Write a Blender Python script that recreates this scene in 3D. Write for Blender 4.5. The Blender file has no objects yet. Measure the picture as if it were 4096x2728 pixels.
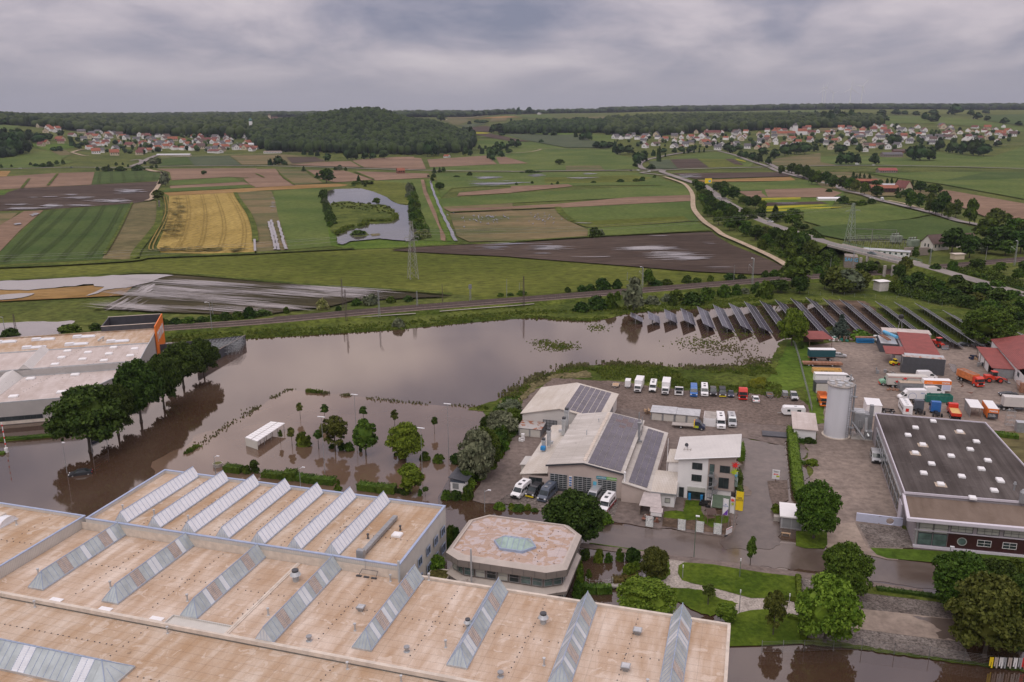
import bpy, math, random
from math import cos,sin
import numpy as np
from mathutils import Vector as Vc, Matrix, noise as mnoise
random.seed(7);rng=np.random.default_rng(7)
R=math.radians;PI=math.pi
ON=bpy.data.objects.new
scene=bpy.context.scene;COL=scene.collection;LK=COL.objects.link
CF=3350.0;CP=R(15.25);CR=R(-.2);CH=80.0
cam_d=bpy.data.cameras.new('camera');cam=ON('camera',cam_d);LK(cam)
cam_d.sensor_width=36;cam_d.lens=36*CF/4096;cam_d.clip_start=1;cam_d.clip_end=60000
c_,s_=cos(CR),sin(CR)
r0=Vc((1,0,0));u0=Vc((0,sin(CP),cos(CP)));f0=Vc((0,cos(CP),-sin(CP)))
cr=r0*c_+u0*s_;cu=-r0*s_+u0*c_
m=Matrix((cr,cu,-f0)).transposed().to_4x4();m.translation=(0,0,CH);cam.matrix_world=m
scene.camera=cam
scene.view_settings.view_transform='Standard';scene.view_settings.look='None'
scene.view_settings.exposure=.0;scene.view_settings.gamma=1
scene.cycles.max_bounces=6;scene.cycles.volume_bounces=0;scene.cycles.transparent_max_bounces=12
W=bpy.data.worlds.new('World');scene.world=W;W.use_nodes=True
nt=W.node_tree;nt.nodes.clear()
def N(nt,t,**k):
 n=nt.nodes.new(t)
 for a,b in k.items():
  if a=='inp':
   for i,v in b.items(): n.inputs[i].default_value=v
  else: setattr(n,a,b)
 return n
L=lambda nt,a,b: nt.links.new(a,b)
def Mt_(nt,op,a,b=None,c=None,clamp=False):
 n=nt.nodes.new('ShaderNodeMath');n.operation=op;n.use_clamp=clamp
 for i,v in enumerate((a,b,c)):
  if v is None: continue
  if isinstance(v,(int,float)): n.inputs[i].default_value=v
  else: L(nt,v,n.inputs[i])
 return n.outputs[0]
def mixc(nt,f,a,b,blend='MIX'):
 n=nt.nodes.new('ShaderNodeMix');n.data_type='RGBA';n.blend_type=blend
 for i,v in ((0,f),(6,a),(7,b)):
  if isinstance(v,(int,float)): n.inputs[i].default_value=v
  elif isinstance(v,tuple): n.inputs[i].default_value=(v+(1,))[:4]
  else: L(nt,v,n.inputs[i])
 return n.outputs[2]
def ramp(nt,f,pts,interp='LINEAR'):
 n=nt.nodes.new('ShaderNodeValToRGB');e=n.color_ramp;e.interpolation=interp
 while len(e.elements)<len(pts): e.elements.new(.5)
 for el,(p,c)in zip(e.elements,pts):
  el.position=p;el.color=(c,c,c,1)if isinstance(c,(int,float))else (tuple(c)+(1,))[:4]
 L(nt,f,n.inputs[0]);return n.outputs[0]
SUN_EL=R(55);SUN_AZ=R(200)
sky=N(nt,'ShaderNodeTexSky',sky_type='NISHITA',sun_disc=False,sun_elevation=SUN_EL,sun_rotation=SUN_AZ)
tc=N(nt,'ShaderNodeTexCoord');sx=N(nt,'ShaderNodeSeparateXYZ');L(nt,tc.outputs['Generated'],sx.inputs[0])
zz=Mt_(nt,'MAXIMUM',sx.outputs[2],.0)
zc=Mt_(nt,'DIVIDE',Mt_(nt,'MULTIPLY',zz,17.),Mt_(nt,'MULTIPLY_ADD',zz,3.5,1.))
cv=N(nt,'ShaderNodeCombineXYZ');L(nt,Mt_(nt,'MULTIPLY',sx.outputs[0],3.4),cv.inputs[0]);L(nt,Mt_(nt,'MULTIPLY',sx.outputs[1],3.4),cv.inputs[1]);L(nt,zc,cv.inputs[2])
mp=N(nt,'ShaderNodeMapping');mp.inputs['Location'].default_value=(2.3,.7,.35);L(nt,cv.outputs[0],mp.inputs[0])
n1=N(nt,'ShaderNodeTexNoise',inp={'Scale':1.15,'Detail':7.,'Roughness':.50,'Distortion':.5});L(nt,mp.outputs[0],n1.inputs['Vector'])
n2=N(nt,'ShaderNodeTexNoise',inp={'Scale':4.2,'Detail':7.,'Roughness':.55,'Distortion':.4});L(nt,mp.outputs[0],n2.inputs['Vector'])
cm=Mt_(nt,'ADD',Mt_(nt,'MULTIPLY',n1.outputs[0],.78),Mt_(nt,'MULTIPLY',n2.outputs[0],.22))
cl=ramp(nt,cm,[(.37,(.215,.225,.310)),(.45,(.315,.302,.380)),(.51,(.425,.388,.448)),(.58,(.56,.50,.545)),(.67,(.68,.61,.635))])
veil=ramp(nt,zz,[(.0,1.),(.018,.92),(.045,.35),(.09,.0)])
cl2=mixc(nt,veil,cl,(.385,.365,.415))
up=ramp(nt,zz,[(.0,.98),(.05,1.02),(.13,1.08),(.27,(1.95,1.78,1.56)),(.6,(2.5,2.4,2.2)),(1.,(2.8,2.7,2.5))])
cl3=mixc(nt,1.,cl2,up,'MULTIPLY')
skb=mixc(nt,1.,sky.outputs[0],(.08,.08,.08),'MULTIPLY')
fin=mixc(nt,.93,skb,cl3)
bg=N(nt,'ShaderNodeBackground',inp={1:1.0});L(nt,fin,bg.inputs[0]);wo=N(nt,'ShaderNodeOutputWorld');L(nt,bg.outputs[0],wo.inputs[0])
sd=bpy.data.lights.new('sun','SUN');sd.energy=.9;sd.angle=R(30);sd.color=(1,.95,.88)
so=ON('sun',sd);LK(so)
dsun=Vc((sin(SUN_AZ)*cos(SUN_EL),cos(SUN_AZ)*cos(SUN_EL),sin(SUN_EL)))
so.rotation_euler=dsun.to_track_quat('Z','Y').to_euler();so.location=(0,0,300)
def ray(px,py):
 x=(px-2048)/CF;y=-(py-1364)/CF
 x,y=c_*x-s_*y, s_*x+c_*y
 return (x, y*sin(CP)+cos(CP), y*cos(CP)-sin(CP))
def P(px,py,z=.0):
 d=ray(px,py);t=(z-CH)/d[2];return (d[0]*t,d[1]*t)
def proj(x,y,z):
 Z=z-CH;cy=y*cos(CP)-Z*sin(CP);cu_=y*sin(CP)+Z*cos(CP)
 a=x/cy;b=cu_/cy;a,b=c_*a+s_*b,-s_*a+c_*b
 return 2048+a*CF,1364-b*CF
def HT(x,y,py,z0=-5):
 a,b=z0,300.
 for _ in range(40):
  m_=(a+b)/2
  if proj(x,y,m_)[1]>py: a=m_
  else: b=m_
 return m_
PROF=[(-1.,[(1250,0),(1500,20),(2000,45),(3000,60),(4000,62),(12000,62)]),
(-.611,[(1330,0),(1500,12),(1750,30),(2050,52),(2400,60),(3200,56),(4000,60),(6000,60),(12000,60)]),
(-.432,[(1420,0),(1700,10),(2000,24),(2300,32),(2700,42),(3400,54),(5000,60),(12000,60)]),
(-.298,[(1550,0),(1750,8),(2000,25),(2300,40),(2600,44),(3200,54),(5000,62),(12000,62)]),
(-.164,[(1550,0),(1700,8),(1850,28),(2050,60),(2250,76),(2500,62),(3300,60),(5000,64),(12000,66)]),
(-.10,[(1550,0),(1720,8),(2000,38),(2300,46),(2700,46),(3500,58),(5000,66),(12000,66)]),
(-.055,[(1550,0),(1750,5),(2000,20),(2300,26),(2700,38),(3500,56),(5000,66),(12000,66)]),
(-.014,[(1550,0),(1800,8),(2100,20),(2600,36),(3200,52),(4200,70),(5500,66),(12000,70)]),
(.165,[(1550,0),(1750,6),(2100,30),(2500,48),(3000,56),(4000,72),(5000,84),(12000,88)]),
(.344,[(1450,0),(1750,6),(2100,34),(2500,50),(3000,58),(3600,70),(4800,92),(12000,95)]),
(.493,[(1350,0),(1600,6),(2000,30),(2300,42),(2700,58),(3400,68),(4800,92),(12000,95)]),
(.611,[(1250,0),(1500,8),(1900,28),(2300,44),(2700,54),(3400,64),(4800,92),(12000,95)]),
(1.,[(1250,0),(1500,8),(1900,28),(2300,44),(2700,54),(3400,64),(4800,92),(12000,95)])]
PA=np.array([p[0]for p in PROF])
def hgt(x,y):
 if y<1200: return .0
 a=x/y;
 if a<=PA[0]: i=0;t=0.
 elif a>=PA[-1]: i=len(PA)-2;t=1.
 else:
  i=int(np.searchsorted(PA,a))-1;t=(a-PA[i])/(PA[i+1]-PA[i]);t=t*t*(3-2*t)
 def g(pr):
  if y<=pr[0][0]: return 0.
  for (d0,z0),(d1,z1)in zip(pr,pr[1:]):
   if y<=d1:
    k=(y-d0)/(d1-d0);return z0+(z1-z0)*k
  return pr[-1][1]
 z=g(PROF[i][1])*(1-t)+g(PROF[i+1][1])*t
 n=mnoise.noise(Vc((x/420,y/420,3.3)))*min(1,z/10)*5
 return max(0,z+n)
def PT(px,py):
 d=ray(px,py)
 if d[2]<-1e-6:
  t=(0-CH)/d[2]
  if d[1]*t<1200: return (d[0]*t,d[1]*t,.0)
 t=1100.;
 while t<16000:
  x,y,z=d[0]*t,d[1]*t,CH+d[2]*t
  if z<hgt(x,y):
   a,b=t-12,t
   for _ in range(12):
    m_=(a+b)/2
    if CH+d[2]*m_<hgt(d[0]*m_,d[1]*m_): b=m_
    else: a=m_
   return (d[0]*b,d[1]*b,hgt(d[0]*b,d[1]*b))
  t+=12
 return (d[0]*t,d[1]*t,hgt(d[0]*t,d[1]*t))
def tile(x0,y0,s): return lambda x,y:(x0+x/s,y0+y/s)
L1,L2,L3,L4=[tile(x,640,2.3)for x in (0,1024,2048,3072)]
F1,F2,F3=[tile(x,380,2.872)for x in (0,820,1640)]
F4=tile(2460,300,2.872);F5=tile(3276,300,2.872)
LA=tile(0,1240,2.3);LB=tile(1000,1500,2.3);LC=tile(1980,1460,2.3);LD=tile(3072,1240,2.3)
KA=tile(0,1820,1.7266);KB=tile(1000,1960,2.042);KC=tile(1980,2048,2.3);KD=tile(3072,2048,2.3);KE=tile(2900,1700,3.137)
ZA=tile(2000,1500,2.6133);ZB=tile(2500,1500,3.364);ZC=tile(2560,1720,3.408);ZD=tile(3400,1400,3.384);ZE=tile(3560,1900,4.356);ZF=tile(1740,2020,3.364)
NA=lambda x,y:(x,y)
MATS={}
def newmat(name):
 m=bpy.data.materials.new(name);m.use_nodes=True;nt=m.node_tree;nt.nodes.clear()
 o=nt.nodes.new('ShaderNodeOutputMaterial');b=nt.nodes.new('ShaderNodeBsdfPrincipled');L(nt,b.outputs[0],o.inputs[0]);MATS[name]=m
 return m,nt,b
def M(name,col,rough=.6,metal=0.,var=.18,scale=1.5,col2=None,bump=0.,bscale=None,coord='Object',stretch=(1,1,1),rot=0.,rnd=0.,spec=.5,detail=4.,mixr=(.35,.65),emit=None):
 m,nt,b=newmat(name)
 if coord=='World': v=N(nt,'ShaderNodeNewGeometry').outputs['Position']
 else: v=N(nt,'ShaderNodeTexCoord').outputs['Object']
 mp=N(nt,'ShaderNodeMapping');mp.inputs['Rotation'].default_value=(0,0,rot)
 mp2=N(nt,'ShaderNodeMapping');mp2.inputs['Scale'].default_value=stretch
 L(nt,v,mp.inputs[0]);L(nt,mp.outputs[0],mp2.inputs[0])
 n=N(nt,'ShaderNodeTexNoise',inp={'Scale':scale,'Detail':detail,'Roughness':.6});L(nt,mp2.outputs[0],n.inputs['Vector'])
 if col2 is None: a=tuple(c*(1-var)for c in col);c2=tuple(min(1,c*(1+var))for c in col)
 else: a,c2=col,col2
 c=ramp(nt,n.outputs[0],[(mixr[0],a),(mixr[1],c2)])
 if rnd:
  oi=N(nt,'ShaderNodeObjectInfo');h=N(nt,'ShaderNodeHueSaturation')
  L(nt,Mt_(nt,'ADD',Mt_(nt,'MULTIPLY',oi.outputs['Random'],rnd*2),1-rnd),h.inputs['Value'])
  oh=Mt_(nt,'FRACT',Mt_(nt,'MULTIPLY',oi.outputs['Random'],7.3));L(nt,Mt_(nt,'ADD',Mt_(nt,'MULTIPLY',oh,.05),.475),h.inputs['Hue'])
  L(nt,c,h.inputs['Color']);c=h.outputs[0]
 L(nt,c,b.inputs['Base Color']);b.inputs['Roughness'].default_value=rough;b.inputs['Metallic'].default_value=metal
 b.inputs['Specular IOR Level'].default_value=spec
 if bump:
  bp=N(nt,'ShaderNodeBump',inp={'Strength':bump,'Distance':.1});n3=N(nt,'ShaderNodeTexNoise',inp={'Scale':bscale or scale*4,'Detail':3.});L(nt,mp2.outputs[0],n3.inputs['Vector'])
  L(nt,n3.outputs[0],bp.inputs['Height']);L(nt,bp.outputs[0],b.inputs['Normal'])
 if emit: b.inputs['Emission Color'].default_value=emit+(1,);b.inputs['Emission Strength'].default_value=1
 return m
def stripes(mat,axis,period,depth=.5,strength=.6,dark=.0):
 nt=mat.node_tree;b=[n for n in nt.nodes if n.type=='BSDF_PRINCIPLED'][0]
 s=N(nt,'ShaderNodeSeparateXYZ');L(nt,N(nt,'ShaderNodeTexCoord').outputs['Object'],s.inputs[0])
 src=s.outputs[axis]if isinstance(axis,int)else Mt_(nt,'ADD',s.outputs[0],s.outputs[1])
 f=Mt_(nt,'FRACT',Mt_(nt,'DIVIDE',src,period));
 ln=Mt_(nt,'LESS_THAN',f,depth)
 bp=N(nt,'ShaderNodeBump',inp={'Strength':strength,'Distance':.05});L(nt,ln,bp.inputs['Height']);L(nt,bp.outputs[0],b.inputs['Normal'])
 if dark:
  src=b.inputs['Base Color'].links[0].from_socket;c=mixc(nt,Mt_(nt,'MULTIPLY',ln,dark),src,(.02,.02,.02));L(nt,c,b.inputs['Base Color'])
 return mat
class MB:
 def __init__(s): s.v=[];s.f=[];s.mi=[]
 def add(s,vs,fs,mi=0):
  o=len(s.v);s.v+=[tuple(v)for v in vs];s.f+=[tuple(i+o for i in f)for f in fs];s.mi+=[mi]*len(fs);return s
 def box(s,x0,y0,z0,x1,y1,z1,mi=0):
  return s.add([(x0,y0,z0),(x1,y0,z0),(x1,y1,z0),(x0,y1,z0),(x0,y0,z1),(x1,y0,z1),(x1,y1,z1),(x0,y1,z1)],
   [(3,2,1,0),(4,5,6,7),(0,1,5,4),(1,2,6,5),(2,3,7,6),(3,0,4,7)],mi)
 def prism(s,pts,z0,z1,mi=0,cap=True):
  n=len(pts);
  a=sum(pts[i][0]*pts[(i+1)%n][1]-pts[(i+1)%n][0]*pts[i][1]for i in range(n))
  if a<0: pts=pts[::-1]
  f=[(i,(i+1)%n,n+(i+1)%n,n+i)for i in range(n)]
  if cap: f+=[tuple(range(n-1,-1,-1)),tuple(range(n,2*n))]
  return s.add([(p[0],p[1],z0)for p in pts]+[(p[0],p[1],z1)for p in pts],f,mi)
 def loft(s,rings,mi=0,cap=True):
  n=len(rings[0]);vs=[v for r in rings for v in r];f=[]
  for k in range(len(rings)-1):
   for i in range(n): f.append((k*n+i,k*n+(i+1)%n,(k+1)*n+(i+1)%n,(k+1)*n+i))
  if cap: f+=[tuple(range(n-1,-1,-1)),tuple(range((len(rings)-1)*n,len(rings)*n))]
  return s.add(vs,f,mi)
 def cyl(s,x,y,z0,z1,r0,r1=None,n=10,mi=0):
  r1=r0 if r1 is None else r1
  return s.loft([[(x+r*cos(2*PI*i/n),y+r*sin(2*PI*i/n),z)for i in range(n)]for r,z in ((r0,z0),(r1,z1))],mi)
 def tube(s,a,b,r,n=6,mi=0,r2=None):
  a=Vc(a);b=Vc(b);d=(b-a).normalized();q=d.to_track_quat('Z','Y');r2=r if r2 is None else r2
  return s.loft([[tuple(p+q@Vc((rr*cos(2*PI*i/n),rr*sin(2*PI*i/n),0)))for i in range(n)]for p,rr in ((a,r),(b,r2))],mi)
 def xcyl(s,x0,x1,y,z,r,n=12,mi=0):
  return s.loft([[(x,y+r*cos(2*PI*i/n),z+r*sin(2*PI*i/n))for i in range(n)]for x in (x0,x1)],mi)
 def ycyl(s,y0,y1,x,z,r,n=12,mi=0):
  return s.loft([[(x+r*cos(2*PI*i/n),y,z+r*sin(2*PI*i/n))for i in range(n)]for y in (y0,y1)],mi)
 def quad(s,a,b,c,d,mi=0): return s.add([a,b,c,d],[(0,1,2,3)],mi)
 def slab(s,a,b,c,d,t,mi=0):
  A=[Vc(v)for v in (a,b,c,d)];n=((A[1]-A[0]).cross(A[3]-A[0])).normalized()*t
  return s.add([tuple(v-n)for v in A]+[tuple(v)for v in A],[(3,2,1,0),(4,5,6,7),(0,1,5,4),(1,2,6,5),(2,3,7,6),(3,0,4,7)],mi)
 def bd(s,name,mats,parent=None,smooth=False,loc=None,rz=0):
  me=bpy.data.meshes.new(name);me.from_pydata(s.v,[],s.f)
  if not isinstance(mats,(list,tuple)): mats=[mats]
  for m in mats: me.materials.append(MATS[m]if isinstance(m,str)else m)
  if len(mats)>1: me.polygons.foreach_set('material_index',s.mi)
  if smooth: me.polygons.foreach_set('use_smooth',[True]*len(me.polygons))
  me.update();o=ON(name,me);LK(o)
  if parent is not None: o.parent=parent;KIDS.setdefault(parent.name,[]).append(o)
  if loc is not None: o.location=loc;o.rotation_euler=(0,0,rz)
  return o
def tag(o,label=None,cat=None,group=None,kind=None):
 if label: o['label']=label
 if cat: o['category']=cat
 if group: o['group']=group
 if kind: o['kind']=kind
 return o
def Tg(name,label,cat,loc=(0,0,0),rz=0,group=None):
 o=ON(name,None);LK(o);o.location=loc;o.rotation_euler=(0,0,rz);o.empty_display_size=1
 return tag(o,label,cat,group)
def dup(o,loc=None,rz=None,label=None,group=None,parent=None,scale=None):
 c=o.copy();LK(c);c.parent=parent
 if loc is not None: c.location=loc
 if rz is not None: c.rotation_euler=(0,0,rz)
 if label: c['label']=label
 if group: c['group']=group
 if scale is not None: c.scale=(scale,)*3 if isinstance(scale,(int,float))else scale
 for ch in KIDS.get(o.name,[]): dup(ch,parent=c)
 return c
KIDS={}
ORD='first second third fourth fifth sixth seventh eighth ninth tenth eleventh twelfth thirteenth fourteenth fifteenth sixteenth seventeenth eighteenth nineteenth twentieth'.split()
def ordn(i):
 if i<20: return ORD[i]
 t={2:'twenty',3:'thirty',4:'forty',5:'fifty',6:'sixty',7:'seventy',8:'eighty',9:'ninety'}
 k=i+1
 if k>=100: return 'hundred and '+ordn(k-101)if k>100 else 'hundredth'
 if k%10==0: return t[k//10][:-1]+'ieth'
 return t[k//10]+'-'+ORD[k%10-1]
def Su(name,mb,mat,**k): return tag(mb.bd(name,mat,**k),kind='structure')
def pip(x,y,pts):
 c=False;n=len(pts)
 for i in range(n):
  x0,y0=pts[i];x1,y1=pts[(i+1)%n]
  if (y0>y)!=(y1>y) and x<(x1-x0)*(y-y0)/(y1-y0)+x0: c=not c
 return c
def Sh(name,T,pts,z,mat,world=False,rough=0,kind='structure'):
 W_=[P(*T(*p),z)for p in pts]if not world else list(pts)
 if rough:
  q=[]
  for i in range(len(W_)):
   a=Vc(W_[i]);b=Vc(W_[(i+1)%len(W_)]);d=(b-a).length;k=max(1,min(60,int(d/rough)))
   nn=Vc((-(b-a).y,(b-a).x)).normalized()if d>0 else Vc((0,0))
   for j in range(k):
    p=a.lerp(b,j/k);q.append(tuple(p+nn*(mnoise.noise(Vc((p.x/rough*.6,p.y/rough*.6,1.1)))*rough*.9 if j else 0)))
  W_=q
 a=sum(W_[i][0]*W_[(i+1)%len(W_)][1]-W_[(i+1)%len(W_)][0]*W_[i][1]for i in range(len(W_)))
 if a<0: W_=W_[::-1]
 import bmesh
 bm=bmesh.new();vs=[bm.verts.new((x,y,z))for x,y in W_];f=bm.faces.new(vs);bm.normal_update();bmesh.ops.triangulate(bm,faces=[f],ngon_method='EAR_CLIP')
 me=bpy.data.meshes.new(name);bm.to_mesh(me);bm.free();me.materials.append(MATS[mat]);o=ON(name,me);LK(o);tag(o,kind=kind);return o
def Dr(name,T,pts,off,mat,cell=40):
 W_=[]
 n=len(pts)
 for i in range(n):
  a=T(*pts[i]);b=T(*pts[(i+1)%n]);k=max(1,int(math.hypot(a[0]-b[0],a[1]-b[1])/25))
  for j in range(k): W_.append(PT(a[0]+(b[0]-a[0])*j/k,a[1]+(b[1]-a[1])*j/k)[:2])
 import bmesh
 bm=bmesh.new();vs=[bm.verts.new((x,y,0))for x,y in W_];f=bm.faces.new(vs);bm.normal_update();bmesh.ops.triangulate(bm,faces=[f],ngon_method='EAR_CLIP')
 X=[p[0]for p in W_];Y=[p[1]for p in W_]
 for lo,hi,ax in ((min(X),max(X),0),(min(Y),max(Y),1)):
  c=math.ceil(lo/cell)*cell
  while c<hi:
   no=(1,0,0)if ax==0 else (0,1,0);co=(c,0,0)if ax==0 else (0,c,0)
   bmesh.ops.bisect_plane(bm,geom=bm.verts[:]+bm.edges[:]+bm.faces[:],plane_co=co,plane_no=no);c+=cell
 for v in bm.verts: v.co.z=hgt(v.co.x,v.co.y)+off
 bmesh.ops.recalc_face_normals(bm,faces=bm.faces)
 for f in bm.faces:
  if f.normal.z<0: f.normal_flip()
 me=bpy.data.meshes.new(name);bm.to_mesh(me);bm.free();me.materials.append(MATS[mat]);o=ON(name,me);LK(o);return tag(o,kind='structure')
def Sm(p,k=6):
 out=[];n=len(p)
 for i in range(n-1):
  a=p[max(0,i-1)];b=p[i];c=p[i+1];d=p[min(n-1,i+2)]
  for j in range(k):
   t=j/k;out.append(tuple(.5*((2*b[m])+(-a[m]+c[m])*t+(2*a[m]-5*b[m]+4*c[m]-d[m])*t*t+(-a[m]+3*b[m]-3*c[m]+d[m])*t**3)for m in range(len(b))))
 out.append(tuple(p[-1]));return out
def Rb(name,line,w,z,mat,kind='structure',w2=None,terrain=False,mb=None):
 own=mb is None;mb=mb or MB();n=len(line);vs=[]
 for i,p in enumerate(line):
  a=Vc(line[max(0,i-1)][:2]);b=Vc(line[min(n-1,i+1)][:2]);d=(b-a).normalized();q=Vc((-d.y,d.x))
  ww=w+(w2-w)*i/(n-1)if w2 else w
  zz=p[2]+z if len(p)>2 else z
  if terrain: zz=hgt(p[0],p[1])+z
  vs+=[(p[0]+q.x*ww/2,p[1]+q.y*ww/2,zz),(p[0]-q.x*ww/2,p[1]-q.y*ww/2,zz)]
 mb.add(vs,[(2*i,2*i+1,2*i+3,2*i+2)for i in range(n-1)])
 if own: return tag(mb.bd(name,mat),kind=kind)
def Pl(T,pts,k=6,terrain=False):
 if terrain: return Sm([PT(*T(*p))for p in pts],k)
 return Sm([P(*T(*p))for p in pts],k)
# ground materials
def G(name,col,col2=None,scale=.02,rough=.95,stretch=(1,1,1),rot=0.,bump=.3,fine=.5,fa=.22,rows=None,spec=.08):
 m,nt,b=newmat(name);v=N(nt,'ShaderNodeNewGeometry').outputs['Position']
 mp=N(nt,'ShaderNodeMapping');mp.inputs['Rotation'].default_value=(0,0,-rot);L(nt,v,mp.inputs[0])
 mp2=N(nt,'ShaderNodeMapping');mp2.inputs['Scale'].default_value=stretch;L(nt,mp.outputs[0],mp2.inputs[0])
 a=N(nt,'ShaderNodeTexNoise',inp={'Scale':scale,'Detail':6.,'Roughness':.62});L(nt,mp2.outputs[0],a.inputs['Vector'])
 f=N(nt,'ShaderNodeTexNoise',inp={'Scale':fine,'Detail':5.,'Roughness':.7});L(nt,mp2.outputs[0],f.inputs['Vector'])
 col2=col2 or tuple(c*1.25 for c in col)
 c=ramp(nt,a.outputs[0],[(.39,col),(.61,col2)])
 k=ramp(nt,f.outputs[0],[(.33,1-1.35*fa),(.67,1+1.35*fa)]);
 c=mixc(nt,1.,c,k,'MULTIPLY')
 if rows:
  sx=N(nt,'ShaderNodeSeparateXYZ');mr=N(nt,'ShaderNodeMapping');mr.inputs['Rotation'].default_value=(0,0,-rows[1]);L(nt,v,mr.inputs[0]);L(nt,mr.outputs[0],sx.inputs[0])
  w=Mt_(nt,'SINE',Mt_(nt,'MULTIPLY',sx.outputs[1],2*PI/rows[0]));w=Mt_(nt,'MULTIPLY_ADD',w,rows[2],1.)
  wc=N(nt,'ShaderNodeCombineXYZ');[L(nt,w,wc.inputs[i])for i in range(3)]
  c=mixc(nt,1.,c,wc.outputs[0],'MULTIPLY')
 L(nt,c,b.inputs['Base Color']);b.inputs['Roughness'].default_value=rough;b.inputs['Specular IOR Level'].default_value=spec
 if bump:
  bp=N(nt,'ShaderNodeBump',inp={'Strength':bump,'Distance':.3});L(nt,f.outputs[0],bp.inputs['Height']);L(nt,bp.outputs[0],b.inputs['Normal'])
 return m
U0=R(-16.2)
G('meadow',(.072,.090,.012),(.125,.138,.026),scale=.012,fine=.35,fa=.35,stretch=(.5,1,1),rot=.1)
G('gbase',(.058,.078,.016),(.105,.120,.028),scale=.02,fine=.3,fa=.35)
G('gfield',(.066,.104,.022),(.108,.140,.034),scale=.01,fine=.25,fa=.2,rows=(6,.05,.05))
G('bgrass',(.055,.100,.012),(.100,.150,.020),scale=.03,fine=.5,fa=.28)
G('dry_meadow',(.106,.098,.043),(.166,.136,.066),scale=.02,fine=.3,fa=.3,stretch=(.4,1,1))
G('crop_green',(.046,.078,.018),(.068,.100,.026),scale=.02,fine=.4,fa=.22)
G('crop_blue',(.059,.079,.043),(.077,.097,.050),scale=.02,fine=.3,fa=.15,rows=(8,R(-55),.06))
G('wheat',(.270,.194,.054),(.351,.257,.077),scale=.03,fine=.4,fa=.2,stretch=(1,.3,1),rot=.05,rows=(5,R(88),.04))
G('plough',(.055,.039,.030),(.086,.063,.049),scale=.03,fine=.3,fa=.22,stretch=(.3,1,1),rot=.12,rows=(3.2,.12,.10))
G('plough_wet',(.038,.034,.018),(.066,.056,.028),scale=.03,fine=.3,fa=.25,stretch=(.2,1,1),rot=-.14,rows=(3,-.14,.14))
G('stubble',(.172,.113,.076),(.239,.160,.109),scale=.02,fine=.3,fa=.18,stretch=(.3,1,1),rot=.05,rows=(7,.05,.04))
G('stubg',(.089,.098,.038),(.183,.140,.072),scale=.025,fine=.3,fa=.2,stretch=(.3,1,1),rot=.06)
G('ochre',(.225,.135,.045),(.297,.189,.077),scale=.05,fine=.5,fa=.2,stretch=(.3,1,1))
G('rape',(.42,.36,.02),(.12,.16,.02),scale=.12,fine=.6,fa=.2,stretch=(.3,1,1))
G('gravel_yard',(.135,.105,.088),(.185,.145,.122),scale=.06,fine=1.2,fa=.30,bump=.5)
G('dirt_track',(.34,.27,.19),(.45,.36,.26),scale=.2,fine=1.,fa=.2)
G('asphalt',(.150,.122,.108),(.205,.165,.142),scale=.05,fine=.8,fa=.18,rough=.8)
G('asphalt_e',(.190,.155,.132),(.265,.215,.180),scale=.045,fine=.6,fa=.2,rough=.85)
G('concrete_yard',(.25,.20,.165),(.33,.27,.22),scale=.05,fine=.7,fa=.16)
G('asphalt_far',(.22,.20,.19),(.27,.245,.225),scale=.05,fine=.3,fa=.08)
G('wet_asphalt',(.085,.066,.055),(.125,.098,.083),scale=.04,fine=.5,fa=.2,rough=.28,spec=.6,bump=.05)
G('lawn',(.050,.085,.008),(.090,.130,.014),scale=.15,fine=1.2,fa=.2,bump=.5)
G('ballast',(.150,.118,.100),(.205,.160,.138),scale=.3,fine=2.,fa=.3,rough=.95)
G('cobble',(.12,.10,.088),(.21,.185,.165),scale=.12,fine=2.6,fa=.5,bump=.6)
G('gravel_path',(.30,.265,.23),(.42,.375,.33),scale=.3,fine=3.,fa=.3,bump=.5)
G('soil',(.085,.060,.042),(.15,.105,.075),scale=.2,fine=1.2,fa=.3)
G('bank',(.046,.068,.010),(.100,.122,.022),scale=.06,fine=.6,fa=.4,bump=.8)
G('bank_dry',(.11,.095,.045),(.17,.145,.075),scale=.1,fine=.8,fa=.4,bump=.8)
def water(name,col,rough=.04,ior=1.5,bs=.25,bstr=.10,col2=None,sc=.02,stretch=(1,1,1)):
 m,nt,b=newmat(name);v=N(nt,'ShaderNodeNewGeometry').outputs['Position']
 mp=N(nt,'ShaderNodeMapping');mp.inputs['Scale'].default_value=stretch;mp.inputs['Rotation'].default_value=(0,0,.5);L(nt,v,mp.inputs[0])
 a=N(nt,'ShaderNodeTexNoise',inp={'Scale':sc,'Detail':6.,'Roughness':.55,'Distortion':1.6});L(nt,mp.outputs[0],a.inputs['Vector'])
 L(nt,ramp(nt,a.outputs[0],[(.38,col),(.62,col2 or tuple(c*1.35 for c in col))]),b.inputs['Base Color'])
 r=ramp(nt,a.outputs[0],[(.4,rough),(.6,rough*2.2)]);L(nt,r,b.inputs['Roughness'])
 b.inputs['IOR'].default_value=ior
 w=N(nt,'ShaderNodeTexNoise',inp={'Scale':bs,'Detail':4.,'Roughness':.6});L(nt,v,w.inputs['Vector'])
 bp=N(nt,'ShaderNodeBump',inp={'Strength':bstr,'Distance':.12});L(nt,w.outputs[0],bp.inputs['Height']);L(nt,bp.outputs[0],b.inputs['Normal'])
 return m
water('flood',(.060,.034,.021),rough=.03,ior=1.95,bs=1.2,bstr=.025,col2=(.085,.055,.038),sc=.022,stretch=(1,.5,1))
water('flood_deep',(.118,.074,.048),rough=.03,ior=1.85,bs=1.6,bstr=.025,col2=(.160,.106,.074),sc=.02)
water('pond',(.085,.075,.07),rough=.04,ior=2.,bs=.6,bstr=.03)
water('puddle',(.17,.15,.145),rough=.07,ior=1.9,bs=.6,bstr=.02)
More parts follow.
